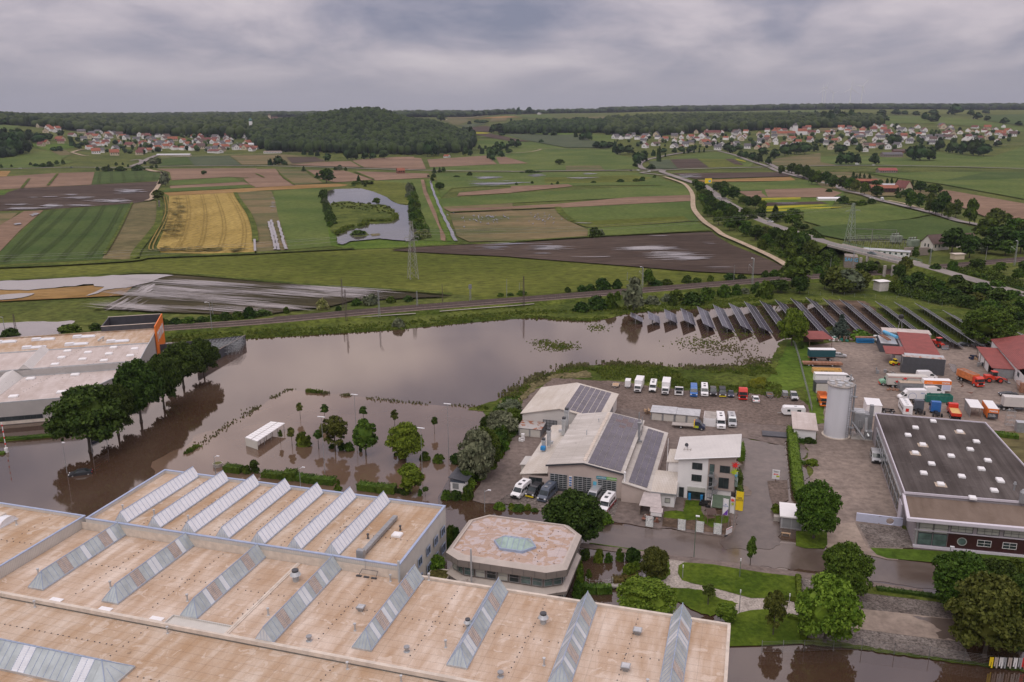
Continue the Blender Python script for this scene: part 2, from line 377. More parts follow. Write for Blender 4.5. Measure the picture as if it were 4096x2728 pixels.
water('street_water',(.095,.072,.058),rough=.12,ior=1.6,bs=2.,bstr=.04,col2=(.135,.105,.086),sc=.06)
# terrain sheet
def terrain():
 ys=list(np.arange(-300,400,50))+list(np.arange(400,1200,50))+list(np.arange(1200,3000,18))+list(np.geomspace(3000,30000,60))
 As=np.linspace(-1.5,1.5,241);mb=MB();n=len(As);ve=[]
 for y in ys:
  for a in As:
   x=a*(max(y,0)+420)if y<900 else a*y*(1+420/max(y,1))
   ve.append((x,y,hgt(x,y)-(.02 if y<1200 else 0)))
 fs=[(j*n+i,j*n+i+1,(j+1)*n+i+1,(j+1)*n+i)for j in range(len(ys)-1)for i in range(n-1)]
 mb.add(ve,fs);return Su('ground',mb,'gbase',smooth=True)
terrain()
# fields
flat=[
('meadow',L1,[(-300,985),(300,960),(950,915),(1240,925),(1400,900),(2355,870),(2355,1120),(1700,1060),(1300,1040),(-300,1125)]),
('meadow',L2,[(-20,870),(800,820),(900,830),(1250,820),(1700,860),(2355,890),(2355,1290),(2300,1330),(1900,1240),(1350,1210),(600,1170),(300,1130),(-20,1110)]),
('meadow',L3,[(-20,890),(800,960),(1700,1030),(2250,1045),(2100,1100),(1300,1170),(480,1220),(-20,1280)]),
('gbase',L1,[(-300,1290),(950,1245),(1130,1245),(860,1390),(1100,1410),(2400,1420),(2400,1520),(-300,1520)]),
('crop_green',L1,[(-330,980),(-330,830),(0,840),(400,470),(1215,400),(960,880),(930,915),(300,945)]),
('dry_meadow',L1,[(1215,400),(1440,375),(1470,380),(1465,560),(1410,650),(1260,850),(1240,920),(940,905),(1100,640)]),
('gbase',L1,[(1470,370),(1525,340),(1540,520),(1380,790),(1400,850),(1260,860),(1420,640),(1470,560)]),
('wheat',L1,[(1555,330),(2160,300),(2185,350),(2290,490),(2330,620),(2345,850),(1900,862),(1480,850),(1440,800),(1510,640),(1545,520)]),
('ochre',L1,[(1500,300),(2360,255),(2360,290),(1555,328)]),
('ochre',L2,[(-10,256),(400,228),(740,218),(860,228),(780,243),(560,255),(-10,284)]),
('stubg',L2,[(-170,300),(0,285),(140,285),(200,420),(250,620),(300,825),(150,842),(0,850),(-10,620),(-60,460)]),
('stubg',L1,[(2170,305),(2360,290),(2360,850),(2350,620),(2300,480)]),
('gfield',L2,[(160,285),(590,255),(600,400),(680,640),(690,790),(300,825),(200,500)]),
('bgrass',L2,[(660,620),(820,640),(740,690),(745,770),(830,760),(1130,715),(1400,740),(1590,740),(1900,760),(1500,800),(900,820),(690,790)]),
('stubble',L1,[(-300,150),(-300,285),(0,270),(840,225),(870,110),(500,120),(0,155)]),
('ochre',L1,[(-300,100),(100,100),(60,150),(-300,165)]),
('crop_green',L1,[(870,110),(1300,95),(1480,125),(1470,185),(845,225)]),
('plough',L1,[(-330,480),(-330,320),(60,300),(180,262),(845,228),(1470,195),(1440,260),(1390,300),(1370,375),(1200,400),(400,455)]),
('bgrass',L1,[(-330,290),(90,278),(40,320),(-330,340)]),
('stubg',L1,[(-330,500),(180,475),(0,620),(-330,700)]),
('stubble',L1,[(400,462),(220,470),(100,540),(-330,790),(-330,1060),(0,840),(180,650)]),
('stubble',L1,[(1430,80),(2360,75),(2360,165),(2100,155),(1580,185),(1560,110)]),
('gfield',L1,[(1560,190),(2150,158),(2220,200),(1560,235)]),
('stubble',L1,[(1560,238),(2240,200),(2300,225),(1570,262)]),
('gfield',L1,[(1530,262),(2260,228),(2330,250),(1500,295)]),
('stubble',L1,[(2240,170),(2360,160),(2360,250),(2300,225)]),
('stubble',L2,[(-10,82),(180,80),(250,170),(360,235),(-10,252)]),
('stubg',L2,[(190,82),(450,90),(560,175),(620,212),(360,230),(250,150)]),
('stubble',L2,[(470,90),(800,95),(860,110),(1080,180),(730,205),(600,175)]),
('stubble',L2,[(900,102),(1590,125),(1600,160),(1100,187)]),
('gfield',L2,[(1050,190),(1540,178),(1560,300),(1700,640),(1750,745),(1540,740),(1590,640),(1510,440),(1440,300),(1400,215)]),
('stubble',L2,[(1515,180),(1545,180),(1570,290),(1640,420),(1690,600),(1745,700),(1740,745),(1700,735),(1690,640),(1600,440),(1540,300)]),
('bgrass',L2,[(1560,180),(1640,180),(1700,350),(1780,600),(1840,755),(1760,745),(1690,560),(1590,330)]),
('meadow',L2,[(830,230),(1100,190),(1400,215),(1410,410),(1300,400),(1230,360),(1180,340),(1080,290),(990,270)]),
('gfield',L2,[(1650,120),(2360,115),(2360,240),(2000,245),(1800,260),(1700,350),(1670,200)]),
('gfield',L3,[(-10,115),(900,108),(1180,118),(1330,145),(1390,180),(1560,230),(-10,240)]),
('meadow',L3,[(300,160),(1100,140),(1300,160),(1180,200),(300,215)]),
('stubble',L2,[(1870,300),(2360,255),(2360,300),(1850,330)]),('stubble',L3,[(-10,240),(520,222),(560,240),(-10,300)]),
('gfield',L2,[(1680,355),(2360,310),(2360,395),(1720,430)]),('gfield',L3,[(-10,305),(1590,222),(1640,300),(1655,320),(-10,395)]),
('stubg',L2,[(1720,430),(2360,397),(2360,430),(1730,450)]),
('stubble',L2,[(1735,448),(2360,428),(2360,462),(1800,480)]),('stubble',L3,[(-10,425),(420,402),(1100,340),(1650,320),(1655,375),(400,440),(-10,460)]),
('stubg',L2,[(1780,490),(2360,465),(2360,745),(1960,750),(1850,700)]),('stubg',L3,[(-10,465),(400,446),(520,560),(700,640),(690,712),(-10,745)]),
('gfield',L3,[(410,442),(1655,378),(1660,480),(1720,560),(520,565)]),
('meadow',L3,[(540,568),(1580,515),(1640,560),(1000,610),(700,620)]),
('gfield',L3,[(700,625),(1000,612),(1700,565),(1830,640),(900,700),(700,700)]),
('plough',L2,[(1240,830),(1500,800),(1900,775),(2360,765),(2360,888),(1700,858)]),
('plough',L3,[(-10,765),(700,720),(900,705),(1840,660),(1870,690),(2000,770),(2360,915),(2560,1010),(2300,1050),(1700,1025),(900,960),(-10,890)]),
('plough_wet',L1,[(950,1365),(1130,1250),(1460,1060),(1620,1058),(2360,1118),(2360,1425),(1400,1395)]),
('plough_wet',L2,[(-10,1120),(300,1135),(600,1172),(1350,1215),(1800,1255),(1500,1265),(900,1290),(700,1340),(300,1385),(-10,1440)]),
('ochre',L1,[(-330,1195),(0,1195),(500,1180),(960,1145),(1260,1130),(1130,1245),(0,1300),(-330,1310)]),
('plough',L3,[(1470,120),(2360,112),(2500,112),(2560,150),(1680,172)]),
('ochre',L3,[(1700,185),(2560,155),(2620,190),(1760,200)]),
('gfield',L3,[(1980,205),(2560,195),(2660,270),(2100,285)]),
('stubble',L3,[(2080,288),(2650,275),(2760,340),(2200,350)]),
('gfield',L4,[(-30,200),(340,180),(560,240),(700,290),(700,330),(0,345),(-60,300)]),
('stubble',L4,[(-30,270),(500,255),(680,300),(600,340),(0,345)]),
('bgrass',L4,[(-60,345),(640,345),(560,470),(-60,480)]),
('rape',L4,[(-60,352),(300,342),(300,360),(-60,372)]),('rape',L4,[(-60,428),(480,408),(600,415),(200,440),(-60,450)]),('rape',L4,[(-60,462),(560,428),(690,432),(100,470),(-60,475)]),
('plough',L4,[(-60,392),(480,380),(560,400),(-60,425)]),
('gfield',L4,[(330,465),(700,440),(1050,400),(1300,455),(1500,500),(1300,540),(500,610),(330,560)]),
('crop_green',L4,[(400,615),(1350,540),(1500,510),(1650,550),(1900,620),(1880,690),(1430,735),(1200,725),(700,730),(500,690)]),
('stubg',L4,[(330,110),(700,110),(900,130),(1100,190),(1350,240),(1560,330),(900,330),(500,250)]),
('gfield',L4,[(900,115),(2360,100),(2700,100),(2700,420),(1600,220),(1100,150)]),
('crop_green',L4,[(2000,112),(2700,105),(2700,160),(1600,190)]),
('stubble',L4,[(1560,265),(1700,285),(2700,460),(2700,560),(2000,520),(1700,400)]),
('gbase',L4,[(60,58),(2700,85),(2700,108),(60,108)]),
]
zf=.05
for i,(mt,T,pts)in enumerate(flat):
 Sh('field',T,pts,zf+i*.012,mt)
ZT=zf+len(flat)*.012+.03
mbt=MB()
G('tram_dark',(.038,.056,.018),(.055,.075,.024),scale=.2,fine=.5,fa=.2)
G('tram_brown',(.20,.145,.04),(.26,.19,.055),scale=.2,fine=.5,fa=.2)
def tram(T,pts,mat,w=.55,gap=2.2):
 l=Pl(T,pts,5)
 for sg in (-1,1):
  o=[]
  for i,p in enumerate(l):
   a=Vc(l[max(0,i-1)]);b=Vc(l[min(len(l)-1,i+1)]);d=(b-a).normalized();o.append((p[0]-d.y*sg*gap/2,p[1]+d.x*sg*gap/2))
  Rb('x',o,w,ZT,mat,mb=mat)
tg=MB()
for q in [[(500,455),(300,650),(20,950)],[(635,450),(440,640),(50,950)],[(805,440),(600,680),(300,935)],[(960,420),(850,600),(550,925)],[(1125,412),(1000,650),(800,910)],
 [(925,110),(905,218)],[(1025,108),(1028,212)],[(1130,108),(1148,205)],[(1240,112),(1268,200)],[(1315,135),(1300,195)],[(1425,128),(1412,190)]]: tram(L1,q,tg)
tag(tg.bd('tramlines','tram_dark'),kind='structure')
tb=MB()
for q in [[(1720,330),(1740,480),(1690,700),(1610,850)],[(1855,325),(1890,480),(1870,700),(1810,850)],[(1980,315),(2050,520),(2060,680),(2010,840)],[(2100,308),(2210,500),(2250,650),(2230,840)],[(1630,335),(1650,480),(1600,660)]]: tram(L1,q,tb,.4)
for q in [[(1520,345),(1535,500),(1400,780),(1410,840)]]: tram(L1,q,tb,.8)
tag(tb.bd('crop_tracks','tram_brown'),kind='structure')
lo=MB()
def blot(mb,x,y,l,w,z,ang,n=9):
 pts=[]
 for i in range(n):
  t=2*PI*i/n;rr=random.uniform(.6,1.2);a,b=l*rr*cos(t),w*rr*sin(t)
  pts.append((x+a*cos(ang)-b*sin(ang),y+a*sin(ang)+b*cos(ang),z))
 mb.add(pts,[tuple(range(n))])
for k in range(260):
 if k<170: x,y=random.gauss(1640,45)-(0 if k<90 else 60),random.uniform(340,740);x-=max(0,(y-560))*.45
 else: x,y=random.uniform(1470,2240),random.gauss(835,14)
 if y>850 or x<1460+max(0,(800-y))*.12: continue
 px,py=P(*L1(x,y));blot(lo,px,py,random.uniform(1.5,4.5),random.uniform(.7,1.6),ZT+.05,random.uniform(-.3,.5))
G('lodged',(.075,.070,.022),(.15,.125,.035),scale=.3,fine=.6,fa=.25)
tag(lo.bd('lodged_wheat','lodged'),kind='structure')
pdl=MB()
def Sk(T,x0,y0,x1,y1,n,ln,wd,ang=None,sig=True):
 if isinstance(ang,tuple):
  A=P(*T(ang[0],ang[1]));B=P(*T(ang[2],ang[3]));ang=math.atan2(B[1]-A[1],B[0]-A[0])
 n=int(n*.8)
 for k in range(n):
  x=random.gauss((x0+x1)/2,(x1-x0)/4.2);y=random.gauss((y0+y1)/2,(y1-y0)/4.2)
  a=P(*T(x,y));an=ang if ang is not None else .05
  blot(pdl,a[0],a[1],ln*random.uniform(.4,1.4),wd*random.uniform(.4,1.4),ZT+.06+random.random()*.02,an+random.gauss(0,.03),7)
for a in [(L1,1090,275,1310,310,40,9,1.3),(L1,620,320,700,333,8,9,1),(L1,640,345,835,362,24,11,1.1),(L1,410,340,500,352,9,9,1),(L1,850,365,1180,400,44,8,1.3),(L1,440,415,540,440,18,7,1.6),(L1,60,445,420,462,26,12,1),(L1,660,420,830,430,16,10,1),(L1,80,410,260,425,16,7,1),(L1,290,348,330,352,4,6,1)]: Sk(*a,ang=.03)
for a in [(L1,295,490,345,525,10,3,2.2),(L1,145,590,185,610,8,3,2)]: Sk(*a,ang=(100,620,330,480))
for q in ([(118,575),(150,700),(180,835)],[(140,560),(175,690),(208,838)],[(203,570),(238,700),(280,832)]): Rb('puddle_strip',[(x+random.uniform(-.5,.5),y)for x,y in Pl(L2,q,12)],1.8,ZT+.06,'puddle')
Sk(L2,140,350,180,460,14,3,1.2)
Sk(L2,2090,800,2300,835,16,8,.5,ang=.1);Sk(L2,2180,770,2360,800,14,9,.5,ang=.1)
for a in [(L3,-20,775,60,792,8,9,.5),(L3,230,790,480,840,26,9,.7),(L3,1040,800,1390,850,60,12,.55),(L3,1290,850,1660,925,70,11,.42),(L3,1480,900,1760,935,20,9,.5),(L3,680,900,900,912,7,9,.4),(L3,1310,705,1370,715,4,7,.5),(L3,1780,770,1860,790,5,5,.3),(L3,230,868,300,880,5,7,.5),(L3,1860,995,1980,1010,6,7,.3),(L3,610,580,720,595,9,5,.6)]: Sk(*a,ang=.02)
for a in [(L3,140,505,430,610,44,5,.35),(L2,1880,500,2360,600,60,5.5,.4)]: Sk(*a,ang=(2070,500,2150,600))
for a in [(L1,1560,1130,2200,1170,66,26,.22),(L1,1350,1180,1900,1240,66,24,.20),(L1,1200,1230,1750,1290,66,22,.20),(L1,1000,1340,1500,1390,66,18,.20),(L1,1900,1260,2360,1340,55,20,.17),(L1,1700,1370,2360,1410,55,18,.15),(L1,2000,1200,2360,1240,33,20,.15),
 (L2,350,1180,750,1215,55,18,.20),(L2,600,1185,1100,1235,55,18,.20),(L2,0,1350,300,1385,44,15,.17),(L2,100,1210,600,1270,55,20,.25),(L2,700,1240,1000,1280,33,14,.30)]: Sk(*a,ang=(1500,1180,2300,1240))
Sk(L1,1000,1300,1300,1380,34,12,.16,ang=(980,1370,1300,1200));Sk(L1,1150,1160,1560,1280,16,12,.12,ang=(1150,1280,1560,1060));Sk(L1,1290,1170,1400,1240,20,7,.6,ang=(1150,1280,1560,1060))
for a in [(L3,2040,140,2140,170,0,1,1)]: Sk(*a)
Sk(L3,1530,140,1680,170,30,9,1.8,ang=0);Sk(L3,180,135,270,160,22,8,3,ang=0);Sk(L3,670,125,760,138,14,8,2.4,ang=0);Sk(L3,520,165,770,176,26,10,1.6,ang=0)
Sk(L2,2040,155,2220,180,34,10,2.6,ang=.05);Sk(L2,2000,210,2360,238,50,14,1.8,ang=.12);Sk(L3,-10,210,80,220,10,12,2,ang=.1);Sk(L2,1980,198,2030,204,6,6,1);Sk(L2,2250,196,2340,202,8,8,1)
Sk(L4,80,398,260,408,14,7,1.2,ang=0)
tag(pdl.bd('field_puddles','puddle'),kind='structure')
Sh('flooded_field',L1,[(-330,1120),(0,1112),(500,1090),(1200,1055),(1450,1050),(1600,1060),(1470,1085),(1350,1130),(1260,1150),(960,1195),(900,1225),(790,1250),(960,1165),(860,1140),(500,1175),(250,1198),(0,1190),(-330,1190)],ZT+.04,'puddle',rough=4)
Sh('flooded_field',L1,[(-330,1250),(0,1240),(200,1225),(320,1225),(200,1265),(0,1285),(-330,1295)],ZT+.04,'puddle',rough=3)
Sh('flooded_hollow',L1,[(-330,1510),(0,1500),(300,1485),(690,1480),(640,1520),(520,1545),(560,1600),(200,1660),(-330,1660)],ZT+.04,'puddle',rough=2)
Sh('pond',L2,[(640,290),(720,268),(960,260),(1080,290),(1200,340),(1260,385),(1330,410),(1410,418),(1390,470),(1420,520),(1425,600),(1480,640),(1520,680),(1470,710),(1400,745),(1130,720),(1000,735),(870,745),(800,775),(745,765),(745,700),(830,650),(700,430),(650,350)],ZT+.02,'pond',rough=1.5)
Sh('pond_island',L2,[(690,395),(780,380),(860,378),(900,390),(990,400),(1080,408),(1190,410),(1210,435),(1270,450),(1275,490),(1290,515),(1255,545),(1250,572),(1110,585),(1005,580),(1005,610),(900,635),(820,645),(805,670),(740,685),(680,640),(720,560),(700,470)],ZT+.12,'bank',rough=1.5)
Sh('pond_islet',L2,[(880,665),(930,655),(1000,650),(1045,690),(980,705),(900,705)],ZT+.14,'bank',rough=1)
Sh('pond_islet',L2,[(1050,680),(1140,675),(1140,692),(1070,700)],ZT+.14,'bank_dry',rough=1)
dl=Pl(L2,[(1608,195),(1620,260),(1665,380),(1720,510),(1775,620),(1835,755)],5)
Rb('ditch',[(x+.35*sin(i*2.1),y)for i,(x,y)in enumerate(dl)],2.4,ZT+.05,'puddle')
Rb('ditch',Pl(L1,[(1462,380),(1468,440)],3),1.6,ZT+.05,'puddle')
Rb('ditch',Pl(L1,[(2342,740),(2348,850)],3),1.4,ZT+.05,'puddle')
gl=MB()
for T,q,w in [(L1,[(1485,330),(1470,380),(1465,560),(1400,670),(1260,850),(1245,925)],5),(L1,[(-300,1000),(300,985),(1200,935),(1400,905),(2360,868)],7),(L2,[(-10,868),(500,840),(900,822)],6),(L1,[(2165,305),(2200,370),(2290,500),(2340,640),(2350,760)],4),(L1,[(950,1375),(870,1385)],3),
 (L2,[(1260,825),(1500,805),(2360,765)],4),(L3,[(-10,762),(700,716),(1840,655)],4),(L2,[(1780,487),(2360,463)],4),(L3,[(-10,463),(390,446)],4),(L3,[(420,440),(460,500),(540,560),(560,570)],6),(L1,[(1215,398),(1100,640),(960,880)],2),(L1,[(-300,1128),(900,1075),(1300,1042),(1700,1060),(2360,1118)],3),(L2,[(-10,1118),(600,1170),(1350,1212),(1800,1250)],3)]:
 Rb('x',Pl(T,q,4),w,ZT+.02,'bank',mb=gl)
tag(gl.bd('field_margins','bank'),kind='structure')
fm=MB()
for T,q,w in [(L1,[(270,175),(200,265)],3),(L1,[(530,130),(440,240)],3),(L2,[(0,130),(75,165)],3),(L2,[(215,130),(350,232)],3),(L2,[(470,110),(560,175)],3),(L2,[(910,110),(1000,150),(1080,182)],4),(L2,[(880,15),(980,72)],4)]:
 Rb('x',Pl(T,q,2),w,ZT+.01,'bank',mb=fm)
tag(fm.bd('field_margins','bank'),kind='structure')
for mt,T,pts,off in [
('gfield',F1,[(0,690),(340,670),(560,640),(830,680),(700,745),(850,770),(600,830),(0,850)],.6),
('dry_meadow',F1,[(580,650),(760,640),(830,690),(700,700)],.9),
('bgrass',F1,[(360,560),(760,560),(900,600),(560,640),(380,590)],.6),
('gfield',F1,[(0,345),(280,340),(130,410),(0,420)],.6),
('meadow',F1,[(700,350),(830,360),(820,385),(710,380)],.6),
('crop_green',F1,[(1870,740),(2150,720),(2240,800),(1830,820)],.6),
('crop_blue',F1,[(2150,715),(2380,705),(2380,815),(2240,815)],.6),
('crop_blue',F2,[(-20,705),(280,700),(420,810),(-20,815)],.7),
('stubg',F2,[(290,700),(900,680),(1370,740),(1400,780),(960,800),(430,805)],.6),
('plough',F2,[(940,720),(1270,715),(1390,765),(1000,790)],.9),
('stubble',F2,[(950,810),(1450,770),(1680,765),(1810,835)],.9),
('stubble',F2,[(1690,760),(1800,740),(2200,715),(2400,712),(2400,855),(1830,835)],.6),
('stubble',F3,[(-20,720),(130,730),(185,855),(-20,860)],.7),
('gfield',F3,[(0,510),(200,500),(400,520),(700,540),(980,500),(1400,540),(2000,560),(2360,560),(2360,870),(1300,880),(420,870),(230,860),(200,740),(700,700),(900,640),(500,610),(0,620)],.5),
('stubble',F3,[(200,745),(880,700),(1000,800),(230,835)],.8),
('stubble',F3,[(990,720),(1100,715),(1360,790),(1030,800)],.8),
('stubg',F3,[(1790,820),(2180,815),(2240,870),(1790,880)],.8),
('gfield',F3,[(720,480),(1100,455),(2360,460),(2360,600),(1400,540),(1050,500)],1.),
('crop_blue',F3,[(1080,455),(1950,465),(2080,530),(2300,560),(2300,612),(1800,612),(1300,520)],1.6),
('plough',F3,[(720,455),(900,445),(1380,540),(1180,540),(950,500)],1.5),
('plough',F3,[(690,380),(860,360),(930,370),(940,430),(720,420)],1.5),
('plough',F3,[(1110,405),(1300,400),(1200,440),(1100,440)],1.5),
('rape',F3,[(720,430),(930,440),(890,450),(720,455)],1.7),
('crop_blue',F3,[(560,355),(720,335),(900,330),(800,350),(690,382)],1.5),
('stubg',F3,[(380,290),(620,280),(720,285),(560,350),(500,340)],1.5),
('ochre',F3,[(700,275),(1100,245),(1300,258),(1000,270)],1.7),
('stubg',F3,[(370,225),(860,222),(900,240),(700,272),(430,280)],1.2),
('gfield',F3,[(870,235),(1600,230),(1700,262),(1400,262),(1100,240)],1.2),
('stubg',F3,[(930,275),(1120,262),(1100,300),(920,310)],1.5),
('stubg',F3,[(1560,265),(2360,245),(2360,275),(2140,270)],1.2),
('bgrass',F3,[(1240,400),(1520,395),(1880,440),(1870,465),(1220,445)],1.2),
('gfield',F4,[(920,415),(1200,420),(1600,430),(2360,400),(2360,450),(1720,450),(1680,520),(1100,440),(950,440)],1.),
('meadow',F4,[(0,440),(400,420),(640,420),(430,470),(60,480)],1.),
('bgrass',F4,[(1800,450),(2360,455),(2360,620),(2100,560),(1800,500)],1.2),
('stubg',F4,[(2030,520),(2340,530),(2300,600),(2050,560)],1.5),
('gfield',F4,[(-20,900),(200,960),(270,1080),(-20,1095)],.6),
('gfield',F4,[(400,970),(620,965),(800,930),(1100,890),(1250,890),(1450,950),(1600,1010),(1560,1060),(720,1082),(400,1010)],.6),
('crop_blue',F4,[(380,1000),(620,972),(720,1082),(460,1082)],.9),
('plough',F4,[(630,975),(940,965),(1080,1070),(720,1078)],.9),
('meadow',F4,[(950,965),(1300,975),(1480,1050),(1090,1070)],.9),
('plough',F4,[(1260,970),(1360,970),(1480,1040),(1380,1035)],1.1),
('rape',F4,[(1380,968),(1500,995),(1500,1010),(1400,985)],1.2),
('stubg',F4,[(1770,1030),(1850,960),(2360,900),(2360,1045),(1900,1040)],.6),
('gfield',F5,[(-20,1040),(-20,940),(500,930),(1000,960),(1350,880),(1990,940),(2360,820),(2700,820),(2700,1080),(1200,1060)],.5),
('dry_meadow',F5,[(-20,1000),(200,1040),(-20,1045)],.9),
('gfield',F5,[(320,600),(450,470),(640,465),(1100,480),(1500,490),(1900,530),(2360,610),(2700,640),(2700,700),(2300,650),(1900,600),(1300,560),(900,560),(600,590)],1.),
('crop_green',F5,[(1900,470),(2360,450),(2700,450),(2700,600),(2360,590),(1950,530)],1.3),
('meadow',F5,[(-20,400),(700,385),(1300,385),(2360,380),(2700,390),(2700,450),(1900,455),(1000,450),(0,440)],1.),
('dry_meadow',F5,[(-20,640),(90,570),(250,610),(210,650),(40,660)],1.4),
]: Dr('hill_field',T,pts,off,mt)
def Ro(T,pts,w,mat='asphalt_far',off=.35,name='road',k=5): return Rb(name,Pl(T,pts,k,terrain=True),w,off,mat,terrain=True)
ZR=ZT+.15
Ro(L1,[(-330,98),(0,90),(600,72),(1150,75),(1500,63),(2360,57)],8,off=ZR)
Ro(L2,[(-10,57),(600,70),(1300,93),(1800,105),(2360,110)],8,off=ZR)
Ro(L3,[(-10,112),(600,104),(1080,100),(1400,97),(1700,85),(2360,70)],8,off=ZR+.02)
Ro(L4,[(-10,72),(500,58),(900,55),(1400,60),(2360,85),(2700,92)],8,off=ZR+.05)
Ro(F4,[(1180,875),(900,885),(620,925),(400,970),(290,1020),(300,1070),(360,1090),(540,1095)],8,off=ZR+.3)
Ro(F4,[(480,1150),(300,1130),(560,1100)],5,off=ZR+.35)
Ro(F4,[(1180,875),(1290,905),(1400,935),(1600,1010),(1760,1060)],7,off=ZR+.4)
Ro(F4,[(1780,1070),(1870,1110),(2050,1160),(2200,1200)],7,off=ZR)
Ro(L3,[(1400,95),(1380,115),(1450,140),(1650,210),(1760,240),(1850,310),(2000,400),(2100,460),(2220,520),(2330,560)],9,off=ZR+.1)
Ro(L3,[(1180,120),(1330,140),(1450,150)],5,off=ZR+.12)
Ro(L3,[(1400,160),(1560,215),(1620,260),(1660,330),(1665,430),(1690,490),(1770,580),(1860,640),(1940,700),(2100,770),(2360,890),(2500,970),(2560,1020)],4.2,'dirt_track',off=ZR+.04,name='farm_track')
Ro(L4,[(-20,20),(100,85),(230,125),(330,170),(480,210),(620,240),(700,285),(860,320),(960,355),(1060,385),(1250,430),(1450,480),(1600,520),(1750,570),(1930,605),(2300,700)],7,off=ZR)
Ro(L4,[(1100,380),(1250,410),(1450,470)],3,'dirt_track',off=ZR,name='path')
Ro(F1,[(1800,700),(1700,740),(1620,790),(1500,830)],9,off=ZR+.2);Ro(F1,[(1500,760),(1600,750),(1620,780),(1540,810)],6,off=ZR+.3)
Ro(F1,[(820,665),(900,640),(980,630)],6,'dirt_track',off=1.2);Ro(F1,[(830,665),(960,700),(1020,700)],5,'dirt_track',off=1.)
Ro(F1,[(1650,850),(1740,880),(1850,890),(1870,910),(1840,1000),(1820,1034)],4.5,'dirt_track',off=ZR,name='farm_track')
Ro(L1,[(1330,85),(1400,100),(1500,125),(1480,200),(1440,270),(1400,320),(1400,360),(1350,382)],4.5,'dirt_track',off=ZR,name='farm_track')
Ro(F1,[(1850,735),(2100,715),(2380,705)],4,off=ZR+.6,name='farm_track');Ro(F2,[(-10,703),(400,690),(900,672),(1400,655),(2200,636),(2380,636)],4,'dirt_track',off=1.2,name='farm_track')
Ro(F3,[(-10,635),(500,610),(900,628),(1180,628),(1500,625),(1900,622),(2360,628)],4,'dirt_track',off=1.,name='farm_track')
Ro(F3,[(1510,628),(1400,655),(1250,668),(1100,675)],4,'dirt_track',off=1.1,name='farm_track')
Ro(F3,[(385,300),(430,285)],5,'dirt_track',off=2.2,name='farm_track')
Ro(F5,[(1940,805),(2360,800),(2700,800)],6,off=1.2);Ro(F5,[(325,580),(335,640)],7,'dirt_track',off=2.2,name='farm_track')
# building materials
def roofmat(name,base,light,dark,seam=1.55,seamaxis=1,streak_axis=1,lightamt=.5,stain=.5,bump=.25,patch=.5,pt=.60,ps=.38,st_=.22):
 m,nt,b=newmat(name);tc=N(nt,'ShaderNodeTexCoord').outputs['Object'];s=N(nt,'ShaderNodeSeparateXYZ');L(nt,tc,s.inputs[0])
 st=N(nt,'ShaderNodeMapping');st.inputs['Scale'].default_value=(1,st_,1)if streak_axis==1 else (st_,1,1);L(nt,tc,st.inputs[0])
 a=N(nt,'ShaderNodeTexNoise',inp={'Scale':.55,'Detail':7.,'Roughness':.6});L(nt,st.outputs[0],a.inputs['Vector'])
 bg=N(nt,'ShaderNodeTexNoise',inp={'Scale':.09,'Detail':3.,'Roughness':.5});L(nt,tc,bg.inputs['Vector'])
 f=N(nt,'ShaderNodeTexNoise',inp={'Scale':6.,'Detail':4.,'Roughness':.7});L(nt,tc,f.inputs['Vector'])
 p=N(nt,'ShaderNodeTexNoise',inp={'Scale':ps,'Detail':6.,'Roughness':.55,'Distortion':1.2});L(nt,tc,p.inputs['Vector'])
 mx=Mt_(nt,'ADD',Mt_(nt,'MULTIPLY',a.outputs[0],.6),Mt_(nt,'MULTIPLY',bg.outputs[0],.4))
 c=ramp(nt,mx,[(.38,base),(.5,tuple(x+(y-x)*.35 for x,y in zip(base,light))),(.64,tuple(x+(y-x)*lightamt*1.6 for x,y in zip(base,light)))])
 c=mixc(nt,ramp(nt,p.outputs[0],[(pt,0.),(pt+.03,patch),(pt+.1,patch)]),c,light)
 c=mixc(nt,ramp(nt,p.outputs[0],[(.20,stain),(.275,stain*.8),(.30,0.)]),c,dark)
 def line(ax,per,w):
  q=Mt_(nt,'FRACT',Mt_(nt,'DIVIDE',Mt_(nt,'ADD',s.outputs[ax],Mt_(nt,'MULTIPLY',f.outputs[0],.05)),per));return Mt_(nt,'LESS_THAN',q,w/per)
 c=mixc(nt,Mt_(nt,'MULTIPLY',line(seamaxis,seam,.07),.36),c,dark)
 c=mixc(nt,Mt_(nt,'MULTIPLY',line(1-seamaxis,seam*3.1,.07),.26),c,dark)
 c=mixc(nt,1.,c,ramp(nt,f.outputs[0],[(.3,.90),(.7,1.08)]),'MULTIPLY')
 L(nt,c,b.inputs['Base Color']);b.inputs['Roughness'].default_value=.9;b.inputs['Specular IOR Level'].default_value=.25
 bp=N(nt,'ShaderNodeBump',inp={'Strength':bump,'Distance':.04});L(nt,Mt_(nt,'ADD',Mt_(nt,'MULTIPLY',line(seamaxis,seam,.1),.5),p.outputs[0]),bp.inputs['Height']);L(nt,bp.outputs[0],b.inputs['Normal'])
 return m
roofmat('roof_tan',(.405,.272,.165),(.60,.51,.42),(.11,.07,.05),lightamt=.6,stain=.6,patch=.6)
roofmat('roof_pale',(.425,.292,.190),(.66,.56,.47),(.13,.085,.065),lightamt=.6,stain=.5,seam=1.5,patch=.55)
roofmat('roof_worn',(.40,.26,.165),(.50,.43,.41),(.04,.03,.025),lightamt=.25,stain=1.,seam=2.2,patch=.95,pt=.49,ps=.5)
roofmat('roof_grey_pink',(.46,.39,.35),(.62,.56,.53),(.20,.15,.12),lightamt=.5,stain=.4,seam=2.,seamaxis=1)
roofmat('roof_felt',(.045,.036,.032),(.125,.108,.100),(.022,.016,.014),lightamt=.6,stain=.8,seam=1.05,seamaxis=0,patch=.35,st_=.05)
roofmat('roof_gravel',(.13,.095,.07),(.22,.17,.135),(.07,.05,.035),lightamt=.4,stain=.5,seam=40.,patch=.3)
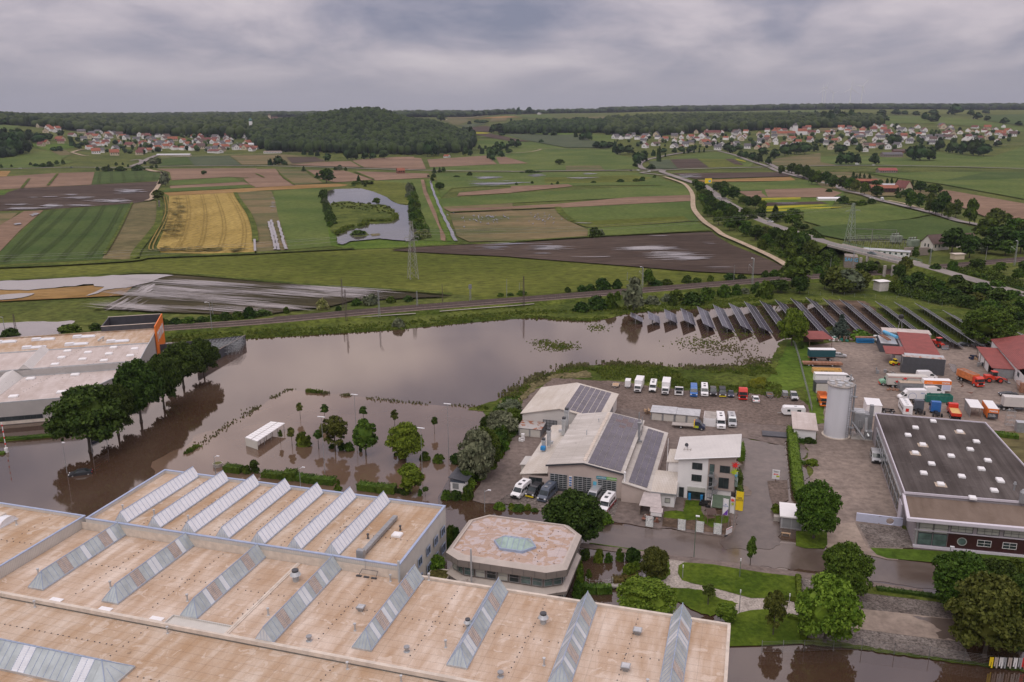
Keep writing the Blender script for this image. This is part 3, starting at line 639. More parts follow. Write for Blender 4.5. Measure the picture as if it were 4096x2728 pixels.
roofmat('roof_fibre',(.43,.40,.36),(.62,.59,.55),(.17,.145,.12),lightamt=.6,stain=.75,seam=1.1,streak_axis=0,patch=.2)
roofmat('roof_fibre2',(.52,.47,.40),(.68,.65,.60),(.22,.17,.12),lightamt=.5,stain=.4,seam=.33,seamaxis=0,streak_axis=1,patch=.2)
G('sedum',(.075,.070,.022),(.12,.11,.035),scale=.5,fine=2.,fa=.4,bump=.6)
M('silo_white',(.60,.61,.64),rough=.5,var=.06,scale=.25,stretch=(1,1,.1));M('blue_trim',(.33,.40,.55),rough=.45,var=.08)
M('blue_frame',(.30,.37,.50),rough=.4,var=.08)
M('cream_clad',(.56,.54,.49),rough=.55,var=.05,scale=.6)
stripes(M('cream_ribbed',(.56,.54,.50),rough=.5,var=.05,scale=.4),'xy',.33,.5,.5,.10)
stripes(M('grey_ribbed',(.44,.42,.40),rough=.5,var=.05,scale=.4),2,.16,.4,.5,.10)
stripes(M('white_ribbed',(.62,.60,.57),rough=.5,var=.05,scale=.3),0,.28,.4,.6,.10)
M('palec',(.60,.53,.45),rough=.85,var=.12,scale=.8,bump=.2)
M('concrete',(.36,.33,.30),rough=.9,var=.15,scale=.7,bump=.2)
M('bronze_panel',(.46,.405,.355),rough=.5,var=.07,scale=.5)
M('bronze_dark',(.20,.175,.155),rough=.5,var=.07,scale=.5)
M('glazing_white',(.72,.74,.77),rough=.35,var=.05,scale=.8)
M('glazing_teal',(.40,.45,.455),rough=.25,var=.14,scale=.5)
M('glazing_clear',(.62,.66,.68),rough=.25,var=.06,scale=.5)
M('louvre',(.50,.43,.38),rough=.6,var=.1,scale=1.)
M('glassd',(.030,.040,.042),rough=.12,var=.4,scale=.6)
M('glass_green',(.10,.15,.14),rough=.12,var=.35,scale=.5)
M('glass_mint',(.30,.40,.355),rough=.15,var=.25,scale=.4)
M('blind',(.42,.43,.38),rough=.6,var=.08,scale=1.)
M('whitep',(.78,.77,.76),rough=.6,var=.03,scale=.5)
M('whitem',(.80,.80,.80),rough=.35,var=.03,scale=.5)
M('beige_render',(.50,.42,.375),rough=.9,var=.04,scale=.6)
M('taupe_render',(.42,.345,.305),rough=.9,var=.04,scale=.6)
M('greym',(.30,.31,.32),rough=.4,metal=.3,var=.12,scale=1.)
M('lightm',(.50,.52,.53),rough=.35,metal=.4,var=.12,scale=1.)
M('galv',(.42,.44,.45),rough=.35,metal=.6,var=.1,scale=1.)
M('darkm',(.055,.058,.065),rough=.5,var=.2,scale=1.)
M('anthracite',(.055,.058,.068),rough=.5,var=.15,scale=.5)
M('black',(.015,.015,.016),rough=.5,var=.2)
M('rubber',(.02,.02,.02),rough=.8,var=.2)
M('orange',(.82,.19,.015),rough=.5,var=.04,scale=.3)
M('rust',(.22,.085,.04),(.7),var=.3,scale=1.2,col2=(.36,.20,.13))
M('rust_sheet',(.42,.40,.38),rough=.7,col2=(.30,.11,.05),scale=.7,mixr=(.5,.58))
M('red_roof',(.24,.055,.045),rough=.7,var=.14,scale=.4)
stripes(M('red_tile',(.26,.065,.055),rough=.7,var=.14,scale=.4),0,.5,.3,.7,.35)
M('brown_roof',(.105,.065,.055),rough=.8,var=.15,scale=.5)
M('red_paint',(.60,.03,.02),rough=.3,var=.06);M('red_cab',(.62,.045,.02),rough=.3,var=.06);M('orange_tip',(.60,.19,.06),rough=.6,var=.2,scale=1.)
M('blue_paint',(.03,.14,.42),rough=.3,var=.08);M('navy',(.025,.035,.07),rough=.3,var=.1);M('green_box',(.02,.17,.13),rough=.5,var=.2,scale=1.);M('mint_paint',(.20,.42,.28),rough=.5,var=.15)
M('grey_truck',(.10,.11,.13),rough=.35,var=.1);M('silver',(.48,.49,.50),rough=.3,metal=.4,var=.05);M('dark_car',(.035,.037,.042),rough=.25,var=.1);M('slate_van',(.085,.105,.14),rough=.3,var=.1);M('lilac_box',(.55,.58,.72),rough=.5,var=.03)
M('teal_tarp',(.012,.075,.09),rough=.6,var=.1);M('yellow',(.85,.62,.02),rough=.5,var=.05);M('yellow_trim',(.75,.6,.03),rough=.5);M('tan_box',(.62,.40,.14),rough=.7,var=.1)
M('purple',(.16,.05,.38),rough=.5);M('cyan',(.10,.42,.55),rough=.5);M('sign_green',(.16,.42,.08),rough=.5);M('sign_teal',(.03,.25,.33),rough=.5)
M('wood',(.17,.11,.075),rough=.85,var=.25,scale=2.,stretch=(1,1,6));M('wood_pale',(.45,.31,.19),rough=.85,var=.2,scale=2.);M('wood_grey',(.24,.20,.17),rough=.85,var=.2,scale=2.)
M('lamp_head',(.75,.76,.78),rough=.3);M('pole_green',(.14,.18,.14),rough=.5);M('pole_grey',(.34,.35,.36),rough=.4,metal=.3)
M('brown_steel',(.10,.075,.065),rough=.7,var=.2,scale=1.);M('lattice',(.30,.30,.27),rough=.6,metal=.3,var=.15,scale=.5);M('lattice_green',(.24,.29,.22),rough=.6,var=.15,scale=.5)
M('wire',(.42,.42,.40),rough=.5,metal=.3)
M('wine_wall',(.045,.012,.012),rough=.5,var=.1);M('lilac_trim',(.60,.57,.62),rough=.5,var=.04);M('grey_render',(.34,.31,.32),rough=.8,var=.06)
M('frame_green',(.06,.16,.14),rough=.5);M('rail_green',(.10,.22,.19),rough=.5,var=.1)
M('pv_cell',(.075,.070,.098),rough=.22,var=.25,scale=.35,spec=.6);M('pv_red',(.09,.055,.06),rough=.25,var=.2)
M('awning_green',(.075,.11,.07),rough=.8,var=.12,scale=1.);M('polycarb',(.42,.37,.35),rough=.35,var=.15,scale=.8);M('net_blue',(.02,.22,.5),rough=.6)
M('brick',(.20,.09,.06),rough=.9,var=.2,scale=3.);M('skin_red',(.7,.03,.03),rough=.5);M('lime',(.45,.55,.03),rough=.5);M('sky_blue',(.12,.42,.66),rough=.5)
# local frames
class Fr:
 def __init__(s,o,ang): s.o=Vc(o[:2]);s.a=R(ang) ;s.u=Vc((cos(s.a),sin(s.a)));s.v=Vc((-sin(s.a),cos(s.a)))
 def inv(s,x,y): d=Vc((x,y))-s.o;return (d.dot(s.u),d.dot(s.v))
 def px(s,T,x,y,z): return s.inv(*P(*T(x,y),z))
 def w(s,u,v,z=0): p=s.o+s.u*u+s.v*v;return (p.x,p.y,z)
def Fr0(F,name,label,cat,u=0,v=0,group=None):
 return Tg(name,label,cat,(F.o.x,F.o.y,0),F.a,group)
def Wn(parent,face,p0,p1,z0,z1,frame='greym',glass='glassd',t=.06,nx=2,nz=1,name='window',off=.03,fw=.08):
 a=Vc(p0);b=Vc(p1);d=(b-a).normalized();n=Vc((d.y,-d.x));ln=(b-a).length
 def q(mb,s0,s1,za,zb,o0,o1,mi=0):
  A=a+d*s0;B=a+d*s1
  vs=[(A+n*o0),(B+n*o0),(B+n*o1),(A+n*o1)]
  mb.add([(v.x,v.y,za)for v in vs]+[(v.x,v.y,zb)for v in vs],[(3,2,1,0),(4,5,6,7),(0,1,5,4),(1,2,6,5),(2,3,7,6),(3,0,4,7)] ,mi)
 fm=MB()
 q(fm,0,ln,z0,z0+fw,off,off+t);q(fm,0,ln,z1-fw,z1,off,off+t);q(fm,0,fw,z0+fw,z1-fw,off,off+t);q(fm,ln-fw,ln,z0+fw,z1-fw,off,off+t)
 for i in range(1,nx): q(fm,ln*i/nx-fw/3,ln*i/nx+fw/3,z0+fw,z1-fw,off,off+t*.8)
 for i in range(1,nz): q(fm,fw,ln-fw,z0+(z1-z0)*i/nz-fw/3,z0+(z1-z0)*i/nz+fw/3,off,off+t*.7)
 f=fm.bd(name,frame,parent);g=MB();q(g,fw,ln-fw,z0+fw,z1-fw,off-.02,off+.012);g.bd('pane',glass,f);return f
def Pa(mb,pts,z0,z1,w,mi=0,closed=True):
 n=len(pts)
 A=sum(pts[i][0]*pts[(i+1)%n][1]-pts[(i+1)%n][0]*pts[i][1]for i in range(n))
 if A<0: pts=pts[::-1]
 inn=[]
 for i in range(n):
  p=Vc(pts[i]);a=(p-Vc(pts[i-1])).normalized();b=(Vc(pts[(i+1)%n])-p).normalized()
  na=Vc((-a.y,a.x));nb=Vc((-b.y,b.x));bi=(na+nb);bi=bi/max(.2,bi.dot(na));inn.append(p+bi*w)
 vs=[(p[0],p[1],z)for z in (z0,z1)for p in pts]+[(p.x,p.y,z)for z in (z0,z1)for p in inn]
 f=[]
 for i in range(n):
  j=(i+1)%n
  f+=[(i,j,n+j,n+i),(n+i,n+j,3*n+j,3*n+i),(2*n+j,2*n+i,3*n+i,3*n+j)]
 mb.add(vs,f,mi);return [tuple(v)for v in inn]
# the big factory in front
FA=Fr(P(342,2074,11),-16.2)
def glazed_ridge(root,u0,v0,v1,w,zb,h,pan='glazing_white',alt=None,hip0=False,hip1=False,curb=.25,frame='blue_frame',pw=1.,louv=(),clear=(),name='skylight'):
 c=MB().box(u0-.08,v0-.08,zb-.02,u0+w+.08,v1+.08,zb+curb);o=c.bd(name,'lightm',root)
 z0=zb+curb;um=u0+w/2;n=max(2,int(round((v1-v0)/pw)));g=MB();fr=MB();lv=MB()
 vs0=v0+(w/2 if hip0 else 0);vs1=v1-(w/2 if hip1 else 0);n=int(round((vs1-vs0)/pw));st=(vs1-vs0)/n
 for k in range(n):
  a=vs0+k*st;b=a+st;k2=k+.5
  mi=0
  fr_=(a+b)/2
  if any(l0<=k<l0+2 for l0 in louv): mi=2
  elif k in clear: mi=1
  for sg in (0,1):
   ue=u0 if sg==0 else u0+w
   m2=mi if sg==1 else (0 if mi==2 else mi)
   q=[(ue,a+.02,z0),(ue,b-.02,z0),(um,b-.02,z0+h),(um,a+.02,z0+h)]
   if m2!=2: g.add(q if sg==1 else q[::-1],[(0,1,2,3)],m2)
   fr.tube((ue,a,z0+.02),(um,a,z0+h+.02),.035,4)
 fr.tube((um,vs0,z0+h+.03),(um,vs1,z0+h+.03),.07,5)
 for ue in (u0,u0+w): fr.tube((ue,v0,z0+.03),(ue,v1,z0+.03),.05,4)
 for hip,ve,vs in ((hip0,v0,vs0),(hip1,v1,vs1)):
  q=[(u0,ve,z0),(u0+w,ve,z0),(um,vs,z0+h)]
  g.add(q if ve==v0 else q[::-1],[(0,1,2)],1 if not hip else 0)
  if hip:
   for ue,sg in ((u0,0),(u0+w,1)):
    q=[(ue,ve,z0),(ue,vs,z0),(um,vs,z0+h)];g.add(q if (ve==v0)==(sg==1)else q[::-1],[(0,1,2)],0)
    fr.tube((ue,ve,z0+.02),(um,vs,z0+h+.02),.05,4)
  for t in (.33,.5,.67):
   zt=z0+h*(1-abs(t-.5)*2);vv=ve+(vs-ve)*(1-abs(t-.5)*2);fr.tube((u0+w*t,ve,z0+.02),(u0+w*t,vv,zt+.02),.03,4)
 g.bd('glazing',[pan,'glazing_clear' if alt is None else alt],o);fr.bd('glazing_bars',frame,o)
 for l0 in louv:
  lv=MB();q=[(u0+w,vs0+l0*st+.04,z0),(u0+w,vs0+(l0+2)*st-.04,z0),(um,vs0+(l0+2)*st-.04,z0+h),(um,vs0+l0*st+.04,z0+h)];lv.slab(*q,.10)
  for t_ in range(1,9):
   t=t_/9;uu=q[0][0]+(um-q[0][0])*t;zz_=z0+h*t+.10;lv.box(uu-.04,q[0][1],zz_-.05,uu+.04,q[1][1],zz_+.05)
  lv.bd('louvre_vent','louvre',o)
 return o
def Kb(root,lines,z,name='roof_fixings'):
 mb=MB()
 for (a,b,n)in lines:
  for i in range(n):
   t=(i+random.uniform(-.15,.15))/max(1,n-1);x=a[0]+(b[0]-a[0])*t;y=a[1]+(b[1]-a[1])*t
   mb.box(x-.07,y-.07,z-.01,x+.07,y+.07,z+.07)
 return tag(mb.bd(name,'darkm',root),kind='stuff')
def Vp(root,u,v,z,h=1.1,r=.12,mat='lightm',name='vent_pipe',cap=True):
 mb=MB().cyl(u,v,z-.02,z+h,r,n=8);
 if cap: mb.cyl(u,v,z+h,z+h+.18,r*1.7,r*1.7,n=8)
 mb.cyl(u,v,z-.02,z+.12,r*2,r*1.2,n=8);return mb.bd(name,mat,root,smooth=False)
def cowl(root,u,v,z,s=1.,name='roof_fan'):
 mb=MB().cyl(u,v,z-.02,z+.7*s,.38*s,.34*s,12);mb.cyl(u,v,z+.7*s,z+.9*s,.34*s,.72*s,14);mb.cyl(u,v,z+.9*s,z+1.35*s,.72*s,.42*s,14)
 for i in range(3): mb.cyl(u,v,z+(.2+.15*i)*s,z+(.24+.15*i)*s,.42*s,n=12)
 o=mb.bd(name,'lightm',root);m2=MB().cyl(u,v,z+1.35*s,z+1.6*s,.42*s,.44*s,12);m2.bd('fan_mouth','darkm',o);return o
def boxvent(root,u,v,z,s=1.,name='roof_vent'):
 mb=MB().box(u-.35*s,v-.35*s,z-.02,u+.35*s,v+.35*s,z+.35*s)
 mb.loft([[(u-a,v-a,zz),(u+a,v-a,zz),(u+a,v+a,zz),(u-a,v+a,zz)]for a,zz in ((.5*s,z+.35*s),(.62*s,z+.75*s))]);o=mb.bd(name,'greym',root)
 m2=MB().box(u-.5*s,v-.5*s,z+.75*s,u+.5*s,v+.5*s,z+.80*s);m2.bd('vent_cover','lightm',o);return o
def dome(root,u,v,z,w=1.3,d=1.3,name='roof_light',flash=False,h=.35,rz=0):
 mb=MB()
 if flash: mb.box(u-w*.85,v-d*.85,z+.004,u+w*.85,v+d*.85,z+.03)
 ce=MB().loft([[(u-w/2*a,v-d/2*a,zz),(u+w/2*a,v-d/2*a,zz),(u+w/2*a,v+d/2*a,zz),(u-w/2*a,v+d/2*a,zz)]for a,zz in ((1.06,z),(1.06,z+h),(1.,z+h+.02),(.86,z+h+.14),(.5,z+h+.2))])
 o=ce.bd(name,'whitem',root)
 if flash: mb.bd('flashing','tan_flash',o)
 return o
M('tan_flash',(.42,.34,.26),rough=.8)
rA=Fr0(FA,'factory_hall','long factory hall with tan flat roof, blue edge and seven white glazed ridge skylights','factory hall')
w=MB().prism([(0,0),(59.9,.2),(59.6,21.9),(-.4,21.7)],0,10.4);w.bd('wall','cream_clad',rA)
w=MB();rim=Pa(w,[(0,0),(59.9,.2),(59.6,21.9),(-.4,21.7)],10.4,10.95,.35);w.bd('parapet','cream_ribbed',rA)
w=MB();Pa(w,[(-.06,-.06),(59.96,.14),(59.66,21.96),(-.46,21.76)],10.95,11.12,.42);w.bd('coping','blue_trim',rA)
w=MB().prism(rim,10.39,10.43);w.bd('roof','roof_tan',rA)
for i in range(7): glazed_ridge(rA,5.2+6.85*i,1.25,21.6,2.55,10.44,1.85,'glazing_white',pw=1.,curb=.25)
Kb(rA,[((1+6.85*i+3,10.5),(3+6.85*i+1.5,10.8),5)for i in range(1,7)]+[((3.6+6.85*i,2),(3.2+6.85*i,19.5),16)for i in range(1,7)]+[((50.5,9),(57.5,9),8)],10.44)
mb=MB()
for i in range(14): mb.box(52.2-.0,2.2+i*.95,10.75,53.,3.1+i*.95,11.35)
for i in (1,4,7,10,13): mb.box(52.3,2.6+i*.95,10.44,52.9,2.75+i*.95,10.75)
mb.box(51.9,1.4,10.44,53.1,2.2,11.9);mb.bd('air_duct','greym',rA)
dome(rA,55.2,10.2,10.43,1.6,1.3);Vp(rA,50.8,8,10.43,.7,.14,'darkm');Vp(rA,54.9,12.2,10.43,.7,.14,'darkm')
for i,(u,v)in enumerate([(3.4,5.3),(10.2,5.2),(17.5,5.)]): Vp(rA,u,v,10.43,1.,.13)
for i in range(6):
 mb=MB().box(4.3+6.85*i,10.5,10.44,5.1+6.85*i,12.7,10.75);mb.bd('smoke_vent','greym',rA)
mb=MB().cyl(60.35,-.9,3,12.6,.2,n=10);mb.box(59.9,-1.,8,60.4,-.8,8.15);mb.bd('flue','lightm',rA)
for z0,z1 in ((6.3,7.9),(2.9,4.6)):
 for v0,v1 in ((2.,5.6),(7.8,9.6),(11.6,13.4),(15.2,17.),(18.6,20.6)):
  Wn(rA,0,(59.86-.014*v0*0,v0),(59.80,v1),z0,z1,'blue_frame','glassd',nx=2,nz=1,t=.12,fw=.12)
mb=MB()
for u,v in [(54.2,-.2)]: mb.tube((u,v+.1,9.8),(u,v+.1,12.6),.03,4)
mb.bd('lightning_rod','greym',rA)
rB=Fr0(FA,'factory_hall','low factory hall with tan membrane roof and eight hipped grey green ridge skylights','factory hall')
outB=[(-1,-20.6),(110.7,-20.6),(110.7,1.6),(60.6,1.),(60.6,-.1),(-1,-.1)]
w=MB().prism(outB,0,8.7);w.bd('wall','cream_clad',rB)
w=MB().prism([(-.98,-20.4),(31.9,-20.4),(31.9,-18.2),(42,-18.2),(42,-20.4),(110.5,-20.4),(110.5,1.4),(60.8,.8),(60.8,-.12),(-.98,-.12)],8.68,8.86);w.bd('roof','roof_pale',rB)
w=MB().box(60.7,1.,8.6,110.75,1.45,9.25);w.box(110.35,-20.6,8.6,110.8,1.,9.25);w.box(-1,-.05,8.6,59.9,-.02,10.3);w.bd('parapet','palec',rB)
w=MB().box(-1,-20.95,8.6,31.9,-20.4,9.2);w.box(42.1,-20.95,8.6,110.8,-20.4,9.2);w.box(31.9,-20.95,8.6,42.1,-20.6,9.2);w.bd('upstand','palec',rB)
w=MB().box(32.,-20.55,5.5,41.9,-20.4,9.1);w.box(32.,-18.35,5.5,41.9,-18.2,8.95);w.box(31.9,-20.4,5.5,32.05,-18.3,8.95);w.box(41.85,-20.4,5.5,42.,-18.3,8.95);w.bd('light_well','cream_ribbed',rB)
random.seed(11)
for i in range(8):
 v0=-18.15;full=(i!=3);lv=[4,12]
 glazed_ridge(rB,5.45+13.86*i,-18.2 if full else -20.35,.0 if i<4 else (.9 if i<7 else 1.6),2.85,8.88,2.15,'glazing_teal',hip0=full,pw=1.,curb=.22,louv=(3,12),clear=tuple(random.sample(range(16),3)))
kl=[]
for i in range(8):
 kl+=[((9.5+13.86*i,-9.6),(18.5+13.86*i,-9.3),9),((13.8+13.86*i,-17.5),(14.6+13.86*i,-.8),15)]
kl=[k for k in kl if k[1][0]<110]
Kb(rB,kl,8.87)
w=MB().box(42.,-20.3,8.86,42.35,-.3,9.08);w.box(42.35,-20.3,8.86,42.6,-.3,9.);w.bd('roof_kerb','palec',rB)
for u,v in [(3.9,-14.7),(17.7,-14.6),(31.6,-14.5),(45.4,-14.4),(59.4,-14.4),(73.2,-14.5),(87.2,-14.6),(101,-15.2),(58.9,-1),(64.6,1.)]: Vp(rB,u,v,8.86,1.,.13)
for u,v in [(54.3,-18.3),(82.3,-18.4),(68.4,-16.8)]: Vp(rB,u,v,8.86,.6,.25,'greym')
cowl(rB,44.5,-5,8.86,1.25);cowl(rB,84.8,-5.4,8.86,1.1);cowl(rB,74.6,-9.2,8.86,.85)
boxvent(rB,58.,-9.6,8.86,.95);boxvent(rB,98.2,-4.2,8.86,1.);boxvent(rB,97.8,-12.6,8.86,1.)
mb=MB()
for k in range(3): mb.box(53.0+k*1.3,-1.2,8.88,53.9+k*1.3,-.8,9.)
mb.tube((53.4,-1,9.),(53.9,-.6,10.),.05,4);mb.tube((53.9,-.6,10.),(56.6,-.6,10.),.05,4);mb.tube((56.6,-.6,10.),(56.4,-1.2,9.),.05,4);mb.bd('cable_run','darkm',rB)
for k in range(3):
 mb=MB().box(12+k*9-.8,-20.3,8.88,13.3+k*9,-19.3,8.98);mb.bd('roof_hatch','whitem',rB)
rC=Fr0(FA,'factory_hall','front factory hall with tan stained roof and a wide grey ridge skylight','factory hall')
w=MB().prism([(-40,-60),(113,-60),(113,-21.),(-40,-21.)],0,8.3);w.bd('wall','cream_clad',rC)
w=MB().prism([(-39.8,-59.8),(112.8,-59.8),(112.8,-21.),(-39.8,-21.)],8.3,8.42);w.bd('roof','roof_tan',rC)
def long_ridge(root,u0,u1,v0,v1,zb,h,name='skylight',louv=(),pw=1.):
 c=MB().box(u0-.1,v0-.1,zb-.02,u1+.1,v1+.1,zb+.3);o=c.bd(name,'lightm',root);z0=zb+.3;vm=(v0+v1)/2;w_=(v1-v0)/2
 g=MB();fr=MB();LM=[];n=int((u1-u0-2*w_)/pw);st=(u1-u0-2*w_)/n
 for k in range(n):
  a=u0+w_+k*st;b=a+st;mi=2 if (k in louv)else 0
  if k in louv:
   if k-1 not in louv: lm=MB();LM.append(lm)
   lm.slab((a,v0,z0),(b,v0,z0),(b,vm,z0+h),(a,vm,z0+h),.1)
   for t_ in range(1,12):
    t=t_/12;lm.tube((a+.05,v0+(vm-v0)*t,z0+h*t+.12),(b-.05,v0+(vm-v0)*t,z0+h*t+.12),.045,4)
  else: g.quad((a+.02,v0,z0),(b-.02,v0,z0),(b-.02,vm,z0+h),(a+.02,vm,z0+h))
  g.quad((b-.02,v1,z0),(a+.02,v1,z0),(a+.02,vm,z0+h),(b-.02,vm,z0+h));fr.tube((a,v0,z0+.02),(a,vm,z0+h+.02),.04,4);fr.tube((a,v1,z0+.02),(a,vm,z0+h+.02),.04,4)
 fr.tube((u0+w_,vm,z0+h+.03),(u1-w_,vm,z0+h+.03),.08,5)
 for ue,us in ((u0,u0+w_),(u1,u1-w_)):
  for q in ([(ue,v0,z0),(us,v0,z0),(us,vm,z0+h)],[(ue,v1,z0),(ue,v0,z0),(us,vm,z0+h)],[(us,v1,z0),(ue,v1,z0),(us,vm,z0+h)]):
   g.add(q if ue==u0 else q[::-1],[(0,1,2)],0)
  for ve in (v0,v1): fr.tube((ue,ve,z0+.02),(us,vm,z0+h+.02),.06,4)
  for t in (.33,.66): fr.tube((ue,v0+(v1-v0)*t,z0+.02),(ue+(us-ue)*.66,vm+(v0+(v1-v0)*t-vm)*.34,z0+h*.66),.035,4)
 g.bd('glazing',[ 'glazing_teal' if 1 else 0],o);fr.bd('glazing_bars','blue_frame',o);
 [q.bd('louvre_vent','glazing_white',o)for q in LM]
long_ridge(rC,-38,34.5,-34.8,-29.6,8.44,2.2,louv=(52,53,61,62),pw=1.05)
long_ridge(rC,38.4,100,-39.5,-34.,8.44,2.2,pw=1.05)
Kb(rC,[((-2,-26.5),(28,-26.2),30),((30,-21.5),(29,-34),12),((36,-31),(58,-30.6),20),((60,-22),(59,-33),12)],8.43)
for u,v in [(10,-21.6),(33.6,-21.7),(62,-21.9),(70,-22.5)]: Vp(rC,u,v,8.42,.9,.12)
rD=Fr0(FA,'factory_hall','west factory hall with tan roof, blue edge and a barrel vaulted skylight','factory hall')
oD=[(-60,-40),(-1.05,-40),(-1.05,1.1),(-60,1.1)]
w=MB().prism(oD,0,10.3);w.bd('wall','cream_ribbed',rD)
w=MB();rim=Pa(w,oD,10.3,10.8,.3);w.bd('parapet','cream_ribbed',rD)
w=MB();Pa(w,[(-60.06,-40.06),(-1,-40.06),(-1,1.16),(-60.06,1.16)],10.8,10.95,.36);w.bd('coping','blue_trim',rD)
w=MB().prism(rim,10.29,10.34);w.bd('roof','roof_tan',rD)
mb=MB();uu0,uu1,vv0,vv1=-27.,-12.5,-6.2,-2.6
for k in range(8):
 a0,a1=PI*k/8,PI*(k+1)/8;vm=(vv0+vv1)/2;rr=(vv1-vv0)/2
 mb.quad((uu0,vm-rr*cos(a0),10.6+1.0*sin(a0)),(uu1,vm-rr*cos(a0),10.6+1.0*sin(a0)),(uu1,vm-rr*cos(a1),10.6+1.0*sin(a1)),(uu0,vm-rr*cos(a1),10.6+1.0*sin(a1)))
for ue in (uu0,uu1): mb.add([(ue,vm-rr*cos(PI*k/8),10.6+sin(PI*k/8))for k in range(9)],[tuple(range(9))])
mb.box(uu0-.1,vv0-.15,10.33,uu1+.1,vv1+.15,10.6);o=mb.bd('barrel_skylight','glazing_white',rD)
mb=MB()
for k in range(8):
 u=uu0+(uu1-uu0)*k/7
 for j in range(8):
  a0,a1=PI*j/8,PI*(j+1)/8;mb.tube((u,vm-rr*cos(a0),10.62+sin(a0)),(u,vm-rr*cos(a1),10.62+sin(a1)),.045,4)
for u in (-25,-15.5): mb.box(u-1.4,vm,11.5,u+1.4,vm+1.2,11.75)
mb.bd('glazing_bars','palec',o)
for u,v in [(-11,-4.2),(-9,-11),(-18,-14)]: Vp(rD,u,v,10.33,.9,.15)
Kb(rD,[((-16,-9.5),(-3,-9),12),((-8,-20),(-7,-1),14)],10.34)
# octagonal office
rO=Fr0(FA,'octagonal_office','octagonal office building with bronze panel facade and blistered flat roof','office building')
oc=[(63.2,12.2),(63.2,24.3),(65.9,27.2),(81.4,27.2),(84.4,24.2),(84.4,12.3),(81.3,10.4),(66.,10.4)][::-1]
def shr(p,k):
 cx_,cy_=73.8,18.8;return [(cx_+(x-cx_)*(1-k/10.),cy_+(y-cy_)*(1-k/8.2))for x,y in p]
def ring(mb,o1,z1,o2,z2,mi=0,flip=False):
 n=len(o1);mb.add([(x,y,z1)for x,y in o1]+[(x,y,z2)for x,y in o2],[((i,(i+1)%n,n+(i+1)%n,n+i))for i in range(n)],mi)
for (zb,zt)in ((6.2,8.),(2.9,4.)):
 mb=MB();
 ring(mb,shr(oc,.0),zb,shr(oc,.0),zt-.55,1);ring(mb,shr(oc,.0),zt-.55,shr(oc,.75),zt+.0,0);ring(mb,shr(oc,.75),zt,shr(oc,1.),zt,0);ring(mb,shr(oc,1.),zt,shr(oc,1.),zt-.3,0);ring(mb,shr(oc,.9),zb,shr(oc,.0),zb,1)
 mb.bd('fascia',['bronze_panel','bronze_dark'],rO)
mb=MB().prism(shr(oc,.95),0,7.6);mb.bd('wall','bronze_dark',rO)
mb=MB().prism(shr(oc,1.),7.6,7.72);mb.bd('roof','roof_worn',rO)
def octwin(z0,z1,k=.9):
 o_=shr(oc,k);n=len(o_)
 for i in range(n):
  a=Vc(o_[i]);b=Vc(o_[(i+1)%n]);ln=(b-a).length;c=max(2,int(round(ln/1.9)))
  for j in range(c):
   p=a.lerp(b,(j+.06)/c);q=a.lerp(b,(j+.94)/c);Wn(rO,0,tuple(p),tuple(q),z0,z1,'greym',random.choice(['glass_green','glass_green','glassd','blind']),nx=1,nz=2,t=.08,off=.05,fw=.1)
octwin(4.3,6.1);octwin(.6,2.7)
mb=MB();o_=shr(oc,.0)
for z in (6.25,2.95):
 for i in range(8):
  a=Vc(o_[i]);b=Vc(o_[(i+1)%8]);c=max(2,int(round((b-a).length/1.95)))
  for j in range(c+1):
   p=a.lerp(b,j/c);q=Vc((73.8,18.8))+(p-Vc((73.8,18.8)))*.9975;mb.tube((p.x,p.y,z),(p.x,p.y,z+1.2 if z>5 else z+.55),.025,4)
mb.bd('panel_joints','darkm',rO)
ln_=[(70.4,17.3),(72.1,15.),(76.,15.),(77.7,17.2),(76.2,19.4),(71.9,19.4)]
lz=MB().prism([(73.9+(x-73.9)*1.05,17.2+(y-17.2)*1.05)for x,y in ln_],7.72,8.15);ol=lz.bd('roof_lantern','blue_frame',rO)
g=MB();top=[(72.,17.2,9.2),(76.,17.2,9.2)]
q=[(x,y,8.16)for x,y in ln_]
g.add(q+top,[(0,1,6),(1,2,7,6),(2,3,7),(3,4,7),(4,5,6,7),(5,0,6)]);g.bd('glazing','glass_mint',ol)
fr=MB()
for a,b in ((0,6),(1,6),(2,7),(3,7),(4,7),(5,6)): fr.tube(q[a],top[b-6],.06,4)
fr.tube(top[0],top[1],.08,4)
for t in (.25,.5,.75):
 for y in (15.,19.4): fr.tube((72.1+3.9*t,y,8.17),(72.0+4*t,17.2,9.22),.05,4)
for i in range(6): fr.tube(q[i],q[(i+1)%6],.06,4)
fr.bd('glazing_bars','blue_frame',ol)
mb=MB().cyl(68.6,9.8,6.5,10.2,.16,n=10);mb.cyl(68.6,9.8,2,6.5,.16,n=8);mb.bd('flue','lightm',rO)
Kb(rO,[((66,13),(82,13),6),((68,22),(80,24),5),((78.5,14),(79.2,24),9)],7.73)
rW=Fr0(FA,'link_wing','low flat roofed link wing with reddish bitumen roof between hall and octagonal office','building')
w=MB().prism([(66.5,1.5),(82,1.5),(82,10.3),(66.5,10.3)],0,2.3);w.bd('wall','bronze_dark',rW);w=MB().prism([(66.6,1.6),(81.9,1.6),(81.9,10.2),(66.6,10.2)],2.3,2.4);w.bd('roof','roof_worn',rW)
for u,v in [(70.3,8.8),(74.6,7.9)]:
 mb=MB().box(u-.6,v-.25,2.4,u+.6,v+.25,3.6);o=mb.bd('air_conditioner','palec',rW);mb=MB().ycyl(v-.29,v-.25,u,3.,.4,14);mb.bd('fan_grille','darkm',o)
mb=MB().slab((66.9,5,3.6),(66.9,9.9,3.6),(68,9.9,4.2),(68,5,4.2),.3);mb.slab((80.2,3,4.2),(80.2,7,4.2),(81.4,7,3.4),(81.4,3,3.4),.3);mb.bd('roof_upstand','bronze_panel',rW)
